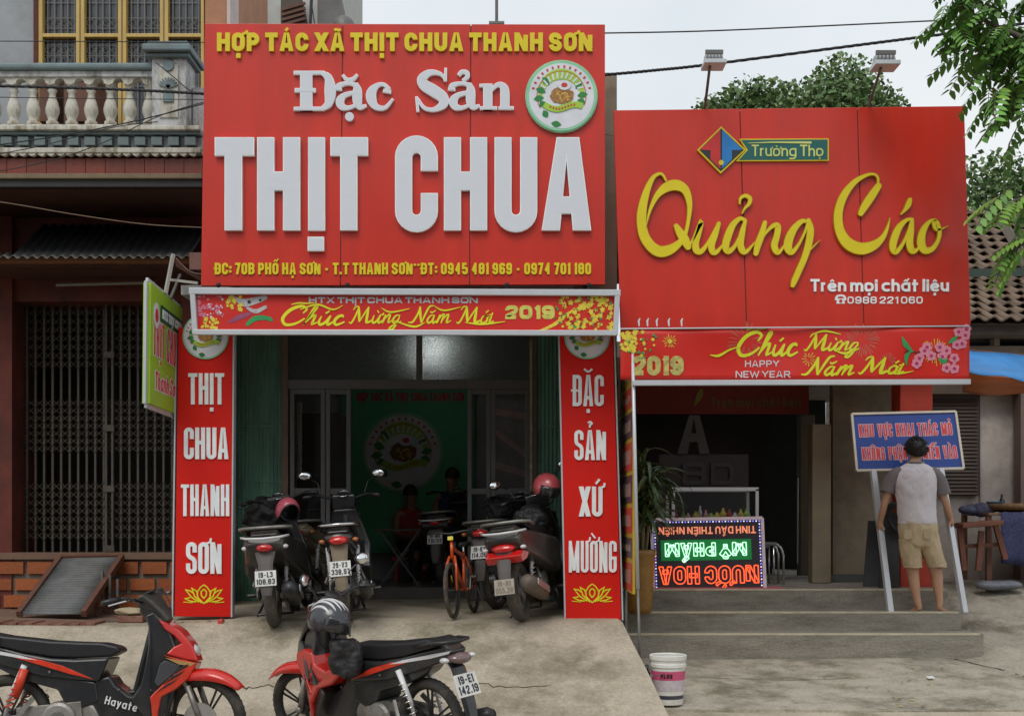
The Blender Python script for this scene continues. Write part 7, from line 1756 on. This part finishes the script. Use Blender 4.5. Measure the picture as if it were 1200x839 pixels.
# hands: palm and five fingers closing on the poles
for sd_, wx, px, py in (('l', 'wrl', 1031, 616), ('r', 'wrr', 1115, 611)):
    sg = -1 if sd_ == 'l' else 1
    J['palm' + sd_] = (Q(px, py, .13), (.030, .022)); bones.append((wx, 'palm' + sd_))
    for k in range(4):
        o = (k - 1.5) * .019
        a_ = Q(px, py + 3.4, .14) + Vector((0, .02, 0)) + Vector((sg * .012, o, -.008)); b_ = a_ + Vector((-sg * .026, .004, -.022)); c_ = b_ + Vector((-sg * .020, 0, .012))
        for q, (p_, r_) in enumerate(((a_, .0095), (b_, .009), (c_, .008))): J['f%s%d%d' % (sd_, k, q)] = (p_, r_)
        bones += [('palm' + sd_, 'f%s%d0' % (sd_, k)), ('f%s%d0' % (sd_, k), 'f%s%d1' % (sd_, k)), ('f%s%d1' % (sd_, k), 'f%s%d2' % (sd_, k))]
    a_ = Q(px, py, .13) + Vector((-sg * .024, -.024, -.012)); b_ = a_ + Vector((-sg * .016, -.004, -.028))
    J['t%s0' % sd_] = (a_, .011); J['t%s1' % sd_] = (b_, .009); bones += [('palm' + sd_, 't%s0' % sd_), ('t%s0' % sd_, 't%s1' % sd_)]
skinned('body', J, bones, skin, MN, 0)
def ell(c, rx, ry, n=20, f=0., ph=0.):
    return [Vector(c) + Vector((rx * cos(2 * pi * i / n) * (1 + f * sin(5 * 2 * pi * i / n + ph)), ry * sin(2 * pi * i / n) * (1 + f * cos(4 * 2 * pi * i / n + ph)), 0)) for i in range(n)]
# head details: hair cap, ears, face on the far side
hc = Q(1073.5, 528, .13)
m = MB(); g = []
for i in range(11):
    t = pi * .60 * i / 10; rg = []
    for j in range(26):
        a_ = 2 * pi * j / 26; back = -sin(a_); tt = t * (1.0 + .22 * max(0, back) - .30 * max(0, -back)); k = 1 + .04 * sin(7 * a_ + i) + R.uniform(-.015, .02)
        rg.append(hc + Vector((.093 * sin(tt) * cos(a_) * k, .112 * sin(tt) * sin(a_) * k - .005, .012 + .108 * cos(tt))))
    g.append(rg)
m.loft(g, False)
for i in range(420):                 # short tufts standing off the cap
    p = R.choice(g[R.randrange(0, 10)]); d = (p - hc).normalized() + Vector((R.uniform(-.5, .5), R.uniform(-.5, .5), R.uniform(-.7, .3))); d.normalize(); x = d.cross(Vector((R.uniform(-1, 1), R.uniform(-1, 1), 1))).normalized() * .005
    m.add([p - x, p + x, p + d * R.uniform(.014, .028)], [(0, 1, 2)])
m.build('hair', hairm, MN, smooth=True, solid=.008)
for sx in (-1, 1):
    m = MB(); m.ball(hc + Vector((sx * .086, -.0, -.028)), (.012, .020, .032), 10, 7, Matrix.Rotation(sx * .3, 3, 'Z')); m.build('ear', skin, MN, smooth=True)
m = MB(); m.tube([hc + Vector((0, .085, .0)), hc + Vector((0, .115, -.035)), hc + Vector((0, .09, -.045))], [.008, .014, .010], 8); m.build('nose', skin, MN, smooth=True)
for sx in (-1, 1): m = MB(); m.ball(hc + Vector((sx * .030, .080, -.005)), (.014, .010, .008), 10, 6); m.build('eye', M('eye_white', (.6, .6, .58), .3), MN, smooth=True)
m = MB(); m.ball(hc + Vector((0, .083, -.066)), (.026, .010, .007), 12, 6); m.build('mouth', M('lip', (.35, .10, .09), .5), MN, smooth=True)
# shirt: body loft with folds
shirtm = M('pale_grey_shirt', (.62, .585, .62), .85, var=.07, scale=10, bump=.3, bscale=14); sleevem = M('dark_grey_sleeve', (.17, .15, .155), .85, var=.1, bump=.25, bscale=18)
secs = [(614, 1075.5, .180, .122, .0), (608, 1075, .178, .122, 0), (596, 1074, .172, .115, .0), (582, 1073, .184, .118, .015), (570, 1072.5, .200, .122, .02), (560, 1072.5, .208, .118, .025), (553, 1072.5, .205, .105, .035), (548.5, 1072.5, .172, .092, .045), (545.5, 1072.5, .12, .08, .05), (543, 1072.5, .080, .068, .055)]
m = MB(); m.loft([ell(Q(px, py, dy), rx, ry, 28, .018 if py > 575 else .006, py * .35) for py, px, rx, ry, dy in secs], False)
m.build('shirt', shirtm, MN, smooth=True, solid=.006)
m = MB(); m.tube(ell(Q(1072.5, 542.5, .055), .078, .066, 20) + [ell(Q(1072.5, 542.5, .055), .078, .066, 20)[0]], .014, 8); m.build('collar', sleevem, MN, smooth=True)
for pts in (((1057, 553, .035), (1048.5, 557, .035), (1042, 566, .04), (1038.5, 577.5, .04)), ((1089, 553, .035), (1096.5, 557, .035), (1103, 567, .04), (1106, 580, .04))):
    m = MB(); m.tube([Q(*p) for p in pts], [.060, .070, .066, .066], 16, cap=False); m.build('sleeve', sleevem, MN, smooth=True, solid=.004)
# shorts
khaki = M('beige_cotton', (.50, .39, .25), .9, var=.10, scale=9, bump=.4, bscale=16)
m = MB(); m.loft([ell(Q(px, py), rx, ry, 28, .012, py) for py, px, rx, ry in ((607, 1075, .180, .122), (616, 1075.5, .182, .126), (626, 1076, .188, .132), (636, 1077, .194, .130), (643, 1077.5, .195, .112))], True); m.build('shorts', khaki, MN, smooth=True)
for pts in (((1066.5, 632), (1066.5, 645), (1068.5, 656), (1070, 665.5)), ((1087.5, 632), (1090.5, 645), (1095.5, 656), (1098.5, 665)),):
    m = MB(); m.loft([ell(Q(px, py, 0), rr_, rr_ * 1.02, 22, .03, py) for (px, py), rr_ in zip(pts, (.100, .097, .088, .084))], False); m.build('trouser_leg', khaki, MN, smooth=True, solid=.005)
m = MB()
for px in (1064, 1087): m.prism([Q(px - 4.5, 620, -.134), Q(px + 4.5, 620, -.134), Q(px + 4.5, 630, -.142), Q(px, 632, -.142), Q(px - 4.5, 630, -.142)][::-1], (0, -.004, 0))
m.build('back_pocket', M('beige_pocket', (.44, .34, .21), .9), MN)
for px, py in ((1072.5, 715.6), (1104.5, 715.3)):
    m = MB(); cc = Q(px, py + 1.6, .02); sx = -1 if px < 1090 else 1
    m.prism([cc + Vector((.088 * cos(t), .055 * sin(t) + sx * .05 * cos(t), 0)) for t in [2 * pi * i / 16 for i in range(16)]], (0, 0, -.016)); m.build('sandal', M('brown_sandal', (.05, .03, .025), .7), MN)
# cloth folds
ftx = bpy.data.textures.new('folds', 'CLOUDS'); ftx.noise_scale = .09; ftx.noise_depth = 2
def folds(o, amt, lv=2):
    a_ = o.modifiers.new('fine', 'SUBSURF'); a_.levels = lv; a_.render_levels = lv
    b_ = o.modifiers.new('folds', 'DISPLACE'); b_.texture = ftx; b_.strength = amt; b_.mid_level = .5; b_.texture_coords = 'LOCAL'
for o in children(MN):
    k_ = o.name.split('.')[0]
    if k_ == 'shirt': folds(o, .03)
    if k_ == 'sleeve': folds(o, .018)
    if k_ in ('shorts', 'trouser_leg'): folds(o, .04)
for o in children(bg_):
    if o.name.startswith('body'): folds(o, .05)
for o in list(COL.objects):
    if o.name.startswith('raincoat'): folds(o, .09)
# the blue sign he holds
BL = thing('blue_sign', 'blue sign with red lettering held up on two white poles', 'sign', P(1087, 718, 11.95))
yb1, yb2 = 12.28, 12.46
sa, sb, sc_, sd2 = P(998, 485.5, yb2), P(1119.5, 482.5, yb2), P(1129, 549, yb1), P(1004, 551.5, yb1)
sn = (sb - sa).cross(sd2 - sa).normalized(); sn = sn if sn.y < 0 else -sn
def sgm(u, v): return sd2.lerp(sc_, u / 122).lerp(sa.lerp(sb, u / 122), v / 66)
m = MB(); m.prism([sgm(0, 0), sgm(122, 0), sgm(122, 66), sgm(0, 66)], -sn * .02); m.build('panel', M('royal_blue', (.008, .045, .27), .45, var=.06), BL)
m = MB()
for p, q in (((0, 0), (122, 0)), ((122, 0), (122, 66)), ((122, 66), (0, 66)), ((0, 66), (0, 0))): m.bar(sgm(*p), sgm(*q), .022, .03, sn)
m.build('frame', M('cream_frame', (.55, .50, .42), .45, .2), BL)
rlm = [M('sign_letter_red', (.62, .03, .04), .45), M('letter_outline', (.62, .45, .50), .5)]
text('KHU VỰC KHAI THÁC MỎ', 7, 115, 39, 14.5, 3.1, sgm, sn, .004, rlm, BL, each='letter', gap=1.7, rim=.65)
text('KHÔNG PHẬN SỰ MIỄN VÀO', 8, 117, 12, 14.5, 3.0, sgm, sn, .004, rlm, BL, each='letter', gap=1.5, rim=.65)
for p, q in ((P(1023, 551, 12.26), P(1043.5, 718, 11.93)), (P(1102, 549, 12.26), P(1130.5, 718, 11.93))):
    m = MB(); m.bar(p, q, .055, .045); m.build('pole', whitealu, BL, bevel=.004)
# two people sitting far inside the meat shop and a folding table
def sitter(label, px, py, Y, shirt, yaw=0.):
    T = thing('person', label, 'person', P(px, py + 60, Y)); b0 = P(px, py, Y)
    def L(x, y, z): return b0 + Matrix.Rotation(yaw, 3, 'Z') @ Vector((x, y, z))
    JJ = {'pelvis': (L(0, 0, -.62), (.14, .11)), 'chest': (L(0, -.02, -.28), (.14, .10)), 'neck': (L(0, -.03, -.13), .05), 'h1': (L(0, -.04, -.05), (.07, .08)), 'h2': (L(0, -.04, .03), (.07, .08)),
      'sl': (L(.17, -.02, -.22), .055), 'el': (L(.21, -.08, -.46), .042), 'wl': (L(.12, -.28, -.50), .03), 'hl': (L(.08, -.34, -.50), .032), 'sr': (L(-.17, -.02, -.22), .055), 'er': (L(-.21, -.08, -.46), .042), 'wr': (L(-.12, -.28, -.50), .03), 'hr': (L(-.08, -.34, -.50), .032),
      'kl': (L(.12, -.42, -.60), .07), 'al': (L(.12, -.42, -1.0), .04), 'tl': (L(.12, -.54, -1.04), .035), 'kr': (L(-.12, -.42, -.60), .07), 'ar': (L(-.12, -.42, -1.0), .04), 'tr': (L(-.12, -.54, -1.04), .035)}
    bb = [('pelvis', 'chest'), ('chest', 'neck'), ('neck', 'h1'), ('h1', 'h2'), ('chest', 'sl'), ('sl', 'el'), ('el', 'wl'), ('wl', 'hl'), ('chest', 'sr'), ('sr', 'er'), ('er', 'wr'), ('wr', 'hr'), ('pelvis', 'kl'), ('kl', 'al'), ('al', 'tl'), ('pelvis', 'kr'), ('kr', 'ar'), ('ar', 'tr')]
    for sg, w_ in ((1, 'hl'), (-1, 'hr')):
        for k in range(5): nm = 'f%s%d' % (w_, k); JJ[nm] = (L(sg * (.08 + (k - 2) * .016), -.40 + .01 * abs(k - 2), -.515), .008); bb.append((w_, nm))
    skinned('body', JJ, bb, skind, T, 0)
    m = MB(); m.loft([[L(rx * cos(q), ry * sin(q) - .01, z) for q in [2 * pi * i / 18 for i in range(18)]] for z, rx, ry in ((-.66, .17, .14), (-.45, .16, .125), (-.28, .185, .125), (-.19, .15, .10), (-.14, .07, .06))], False); m.build('shirt', shirt, T, smooth=True, solid=.006)
    m = MB(); m.ball(L(0, -.02, .03), (.088, .10, .10), 16, 8, None, 0, pi * .6); m.build('hair', hairm, T, smooth=True)
    for s in (1, -1): m = MB(); m.tube([L(s * .08, -.02, -.60), L(s * .12, -.40, -.59), L(s * .12, -.43, -.98)], [.09, .085, .06], 12); m.build('trouser_leg', M('dark_trousers', (.03, .03, .04), .8), T, smooth=True)
    m = MB()
    m.box(*[b0.x - .19, b0.x + .19, b0.y - .18, b0.y + .18, b0.z - .76, b0.z - .72])
    st = thing('stool', 'low plastic stool under the seated person in %s' % ('red' if 'red' in label else 'blue'), 'stool', (b0.x, b0.y, .8)); m.build('seat', MC['ware_red'], st, bevel=.01)
    for sx in (-1, 1):
        for sy in (-1, 1): m = MB(); m.bar((b0.x + sx * .15, b0.y + sy * .15, .8), (b0.x + sx * .14, b0.y + sy * .14, b0.z - .76), .04, .04); m.build('leg', MC['ware_red'], st)
    return T
sitter('person in red seen faintly inside the meat shop before the green backdrop', 480, 580, 15.0, M('dull_red_shirt', (.30, .03, .02), .8), .5)
sitter('person in blue sitting inside the meat shop near the doorway scooter', 531, 560, 14.9, M('dull_blue_shirt', (.03, .05, .14), .8), -.4)
FT = thing('folding_table', 'folding table with crossed metal legs inside the meat shop', 'table', (X_(470, 14.3), 14.3, .8))
zt2 = Z_(622, 14.3)
m = MB(); m.box(X_(440, 14.3), X_(500, 14.3), 14.1, 14.6, zt2, zt2 + .025); m.build('tabletop', M('table_dark', (.10, .08, .07), .4), FT, bevel=.004)
for y in (14.12, 14.55):
    for p, q in ((447, 492), (492, 447)): m = MB(); m.bar((X_(p, 14.3), y + (.012 if p < q else 0), zt2), (X_(q, 14.3), y + (.012 if p < q else 0), .80), .018, .018); m.build('leg', steel, FT)

# ------------------------------------------------------------------ trees
leafA = M('leaf_green', (.10, .18, .06), .5, var=.5, scale=3, spec=.4); leafB = M('leaf_light', (.17, .24, .09), .5, var=.35, scale=3, spec=.4)
bark = M('bark', (.10, .08, .06), .9, var=.3, scale=12, bump=.4)
def crown(mb, blobs_, dens, size, rn):
    for (cx, cy, cz, rx, ry, rz_) in blobs_:
        n = int(dens * rx * rz_ * (ry ** .5))
        for i in range(n):
            th = rn.uniform(0, 2 * pi); u = rn.uniform(-1, 1); q = rn.uniform(.55, 1.08) if rn.random() < .75 else rn.uniform(.2, .7)
            s = math.sqrt(1 - u * u); p = Vector((cx + rx * q * s * cos(th), cy + ry * q * s * sin(th), cz + rz_ * q * u))
            L = size * rn.uniform(.6, 1.3); w = L * .42
            d = Vector((rn.uniform(-1, 1), rn.uniform(-1, 1), rn.uniform(-.9, .3))).normalized(); x = d.cross(Vector((rn.uniform(-1, 1), rn.uniform(-1, 1), rn.uniform(-1, 1)))).normalized()
            mb.add([p, p + d * L * .5 + x * w, p + d * L, p + d * L * .5 - x * w], [(0, 1, 2, 3)], mi=0 if rn.random() < .62 else 1)
def tree(label, base, blobs_, dens, size, sd, nm='tree'):
    T = thing(nm, label, 'tree', base); rn = random.Random(sd); base = Vector(base)
    c = sum((Vector(q[:3]) for q in blobs_), Vector()) / len(blobs_)
    m = MB(); m.tube([base, base.lerp(c, .35) + Vector((.1, 0, 0)), base.lerp(c, .7) + Vector((-.1, .1, 0)), c], [.22, .18, .13, .06], 8); tr = m.build('trunk', bark, T, smooth=True)
    for q in blobs_:
        m = MB(); s0 = base.lerp(c, .62); e = Vector(q[:3]) + Vector((0, 0, q[5] * .4)); m.tube([s0, s0.lerp(e, .5) + Vector((0, 0, .15)), e], [.08, .05, .015], 6); m.build('limb', bark, tr, smooth=True)
    m = MB(); crown(m, blobs_, dens, size, rn); m.build('crown', [leafA, leafB], T)
def B3(px, py, Y, rpx, rpy, ry=1.0): p = P(px, py, Y); return (p.x, p.y, p.z, rpx * Y / F, ry, rpy * Y / F)
YT = 26
tree('broad leafy tree rising behind the right red sign', (X_(960, YT), YT, 0), [B3(985, 110, YT, 42, 42, 1.2), B3(945, 130, YT, 40, 34, 1.2), B3(1020, 128, YT, 32, 28), B3(985, 150, YT, 70, 50, 1.4), B3(1040, 140, YT, 22, 18)], 3000, .11, 1)
tree('lower leafy tree behind the left part of the right red sign', (X_(870, YT + 3), YT + 3, 0), [B3(875, 122, YT + 3, 34, 26, 1.2), B3(900, 128, YT + 3, 40, 30, 1.2), B3(835, 134, YT + 3, 28, 18), B3(880, 150, YT + 3, 60, 40)], 2500, .12, 2)
tree('dense green tree behind the tiled roof at the right edge', (X_(1175, 24), 24, 0), [B3(1150, 215, 24, 34, 34, 1), B3(1185, 220, 24, 36, 36, 1), B3(1225, 225, 24, 40, 46), B3(1165, 255, 24, 60, 40, 1.2)], 2000, .11, 3)
tree('pale green tree far off in the slot between the two signs', (X_(716, 30), 30, 0), [B3(716, 205, 30, 26, 34, 1), B3(724, 240, 30, 30, 40, 1)], 500, .2, 4)
# the near street tree whose branches hang into the upper right corner
NT = thing('street_tree', 'near tree whose drooping feathery branches hang into the upper right corner', 'tree', (5.3, 9.3, 0))
Yn = 9.2
m = MB(); m.tube([(5.3, 9.4, -.05), (5.2, 9.35, 2.0), (5.35, 9.3, 4.0), (5.2, 9.2, 6.2)], [.17, .14, .11, .07], 12); m.build('trunk', bark, NT, smooth=True)
def NP(px, py, dy=0): return P(px, py, Yn + dy)
limbs = [[NP(1330, 120), NP(1230, 60, -.2), NP(1165, 30, -.1), NP(1120, 5, 0)], [NP(1330, 110), NP(1240, 40), NP(1190, 48, .2), NP(1150, 42, .2), NP(1130, 20, .1)],
         [NP(1330, 90), NP(1260, 52), NP(1200, 48, -.1), NP(1168, 58, 0)], [NP(1150, 42, .2), NP(1140, 52, .2), NP(1118, 60, .2), NP(1098, 61, .2)], [NP(1320, 200), NP(1250, 110, -.2), NP(1205, 90, -.1), NP(1185, 95, -.1)],
         [NP(1300, 330), NP(1230, 240, .1), NP(1192, 235, .1), NP(1168, 250, 0)], [NP(1300, 330), NP(1240, 290, -.1), NP(1198, 285, 0), NP(1182, 306, 0)], [NP(1330, 60), NP(1250, -10), NP(1180, -15), NP(1110, -10)]]
for l in limbs: m = MB(); m.tube([Vector(q) for q in smooth_path([tuple(p) for p in l], 4)], [.035 * (1 - .85 * i / (4 * (len(l) - 1))) for i in range(4 * (len(l) - 1) + 1)], 6); m.build('branch', bark, NT, smooth=True)
def pinnate(L, k, lw, ll, mats_k):
    m = MB(); n = k; pts = [Vector((L * t, 0, -.35 * L * t * t)) for t in [i / n for i in range(n + 1)]]
    m.k = 0; m.tube(pts, [.003] * (n + 1), 4)
    for i in range(1, n + 1):
        for sy in (-1, 1):
            p = pts[i]; s = ll * (1 - .35 * abs(i / n - .45)); d = Vector((.45, sy * .9, -.28 - .15 * R.random())).normalized(); x = d.cross(Vector((0, 0, 1))).normalized(); z = Vector((0, 0, -.12 * s))
            m.k = 1 if R.random() < .7 else 2
            m.add([p, p + d * s * .35 + x * lw, p + d * s * .75 + x * lw * .7 + z, p + d * s + z * 2, p + d * s * .75 - x * lw * .7 + z, p + d * s * .35 - x * lw], [(0, 1, 2, 3, 4, 5)])
    return m
nearA = M('near_leaf', (.12, .26, .05), .45, var=.35, scale=5, spec=.4, rnd=.25); nearB = M('near_leaf_light', (.20, .36, .05), .45, var=.3, scale=5, rnd=.2)
lsrc = [pinnate(.34, 7, .023, .11, 0).build('leaf', [bark, nearA, nearB], NT, loc=NP(1165, 30)), pinnate(.26, 6, .021, .10, 0).build('leaf', [bark, nearA, nearA], NT, loc=NP(1180, 30))]
lite = pinnate(.30, 7, .022, .10, 0).build('leaf', [bark, nearB, nearB], NT, loc=NP(1190, 235))
rn = random.Random(11); cnt = 0
spots = []
for i in range(95):
    l = limbs[rn.choice([0, 1, 2, 0, 1, 2, 4, 7, 7])]; k = rn.uniform(.9, len(l) - 1.001); a0 = int(k); p = Vector(l[a0]).lerp(Vector(l[a0 + 1]), k - a0)
    q = (600 + p.x * F / p.y)
    if q > 1260: continue
    spots.append((p + Vector((rn.uniform(-.10, .10), rn.uniform(-.15, .15), rn.uniform(-.05, .14))), 0))
for (px, py) in ((1168, 70), (1172, 85), (1165, 88), (1160, 100), (1185, 95), (1192, 100), (1200, 90), (1180, 105), (1172, 110), (1190, 118), (1195, 125), (1198, 140), (1190, 105), (1200, 150), (1130, 30), (1112, 18), (1120, 30), (1135, 12), (1206, 160), (1150, 60), (1200, 112), (1208, 130)): spots.append((NP(px, py, rn.uniform(-.1, .1)), 0))
for i in range(18):
    l = limbs[rn.choice([5, 6])]; k = rn.uniform(1.2, 2.6); a0 = int(k); p = Vector(l[a0]).lerp(Vector(l[a0 + 1]), k - a0); spots.append((p + Vector((rn.uniform(-.08, .08), rn.uniform(-.15, .15), rn.uniform(-.06, .12))), 1))
for p, kk in spots:
    s = rn.choice(lsrc) if kk == 0 else rn.choice([lite, lite, lsrc[0]])
    a_ = rn.choice([rn.uniform(2.0, 4.3), rn.uniform(0, 6.28)])
    piece(s, p - NT.location, (rn.uniform(-.3, .3), rn.uniform(.0, .95), a_), [rn.uniform(.7, 1.1)] * 3, parent=NT)

# ------------------------------------------------------------------ overhead cables
cabm = M('cable_black', (.018, .018, .022), .6)
cabs = [('thin black cable crossing in front of the upper window', [(-60, 48.5), (100, 49), (237, 50), (300, 50.5)], 1.1, 9.9 + .9, cabm),
 ('thick twisted black cable crossing the middle of the balusters', [(-60, 100), (60, 102.5), (160, 106), (238, 110), (300, 112)], 3.2, 10.55, cabm),
 ('thin black cable just below the thick one on the balusters', [(-60, 113.5), (130, 116), (238, 117), (300, 117)], 1.0, 10.5, cabm),
 ('thin cable rising over the bottom rail of the balcony to the big sign', [(-60, 178), (60, 161), (150, 144), (238, 122), (270, 112)], 1.5, 10.52, cabm),
 ('lowest thin cable sweeping up over the red tiles to the big sign', [(-40, 207), (40, 193), (110, 172), (185, 137), (238, 120), (270, 110)], 1.1, 10.47, cabm),
 ('thin cable crossing the cornice below the balusters', [(-60, 190), (40, 173), (130, 150), (185, 143)], 1.1, 10.6, cabm),
 ('short dark cable dropping from the post cap to the big sign', [(182, 73), (205, 92), (222, 106), (240, 112)], 1.3, 10.6, cabm),
 ('brown sagging wire above the dark canopy', [(-40, 231), (20, 240), (90, 252), (170, 263), (240, 267)], 1.3, 10.8, M('brown_wire', (.19, .12, .08), .7)),
 ('upper thin black cable in the sky right of the big sign', [(690, 39.5), (820, 37), (960, 31), (1100, 24.5), (1260, 17)], 1.7, 10.6, cabm),
 ('thick black cable in the sky passing the flood lamps', [(690, 89.5), (760, 83.5), (830, 76), (1000, 54), (1110, 40), (1260, 20)], 3.4, 10.7, cabm),
 ('short pale wire bridging the slot between the two signs', [(700, 157), (712, 158), (726, 161)], 1.0, 10.45, zinc),
 ('thin black cord hanging before the rear house above the sign', [(362, -30), (366, 10), (369, 30)], 1.4, 10.5, cabm)]
for lab, pts, w, Y, mt in cabs:
    m = MB(); q = smooth_path([tuple(P(a_, b_, Y)) for a_, b_ in pts], 8)
    if w > 3:
        for ph in (0, 2.1, 4.2):
            m.tube([Vector(p) + Vector((0, .006 * cos(i * .9 + ph), .006 * sin(i * .9 + ph))) for i, p in enumerate(smooth_path([tuple(P(a_, b_, Y)) for a_, b_ in pts], 30))], w * .33 * Y / F, 5)
    else: m.tube([Vector(p) for p in q], w / 2 * Y / F, 6)
    tag(m.build('overhead_cable', mt, smooth=True), lab, 'cable', 'overhead cables')

# ------------------------------------------------------------------ unseen row of houses added behind the camera for the glossy signs to mirror
for k, (x0, x1, h, col, lab) in enumerate(((-16, -6.2, 7.5, (.30, .27, .20), 'unseen ochre two storey house added for sign reflections, farthest left'), (-6, 3.8, 8.6, (.24, .26, .25), 'unseen grey green three storey house added for sign reflections'), (4, 15, 7.0, (.33, .25, .19), 'unseen tan two storey house added for sign reflections, farthest right'))):
    T = thing('unseen_house', lab, 'house', ((x0 + x1) / 2, -14, 0), 'unseen houses added for sign reflections')
    m = MB(); m.box(x0, x1, -18, -12, -.06, h); m.build('wall', M('facing_wall%d' % k, col, .85, var=.15, scale=2, dirt=(.12, .11, .09), damt=.5), T)
    m = MB(); m.box(x0 - .2, x1 + .2, -18.2, -11.6, h, h + .25); m.build('roof', M('facing_roof', (.16, .08, .06), .8), T)
    for f_ in range(1, int(h // 2.8)):
        for c_ in range(3):
            xx = x0 + (x1 - x0) * (c_ + .5) / 3; m = MB(); m.box(xx - .7, xx + .7, -12.02, -11.96, f_ * 2.9 + .6, f_ * 2.9 + 2.0); w_ = m.build('window', MC['dark_glass'], T)
            m = MB(); m.box(xx - .8, xx + .8, -11.95, -11.85, f_ * 2.9 + .5, f_ * 2.9 + .58); m.build('sill', MC['mortar'], w_)
    m = MB(); m.box(x0 + 1, x1 - 1, -12.02, -11.95, 0, 2.6); m.build('shutter', M('facing_shutter', (.10, .12, .13), .6), T)
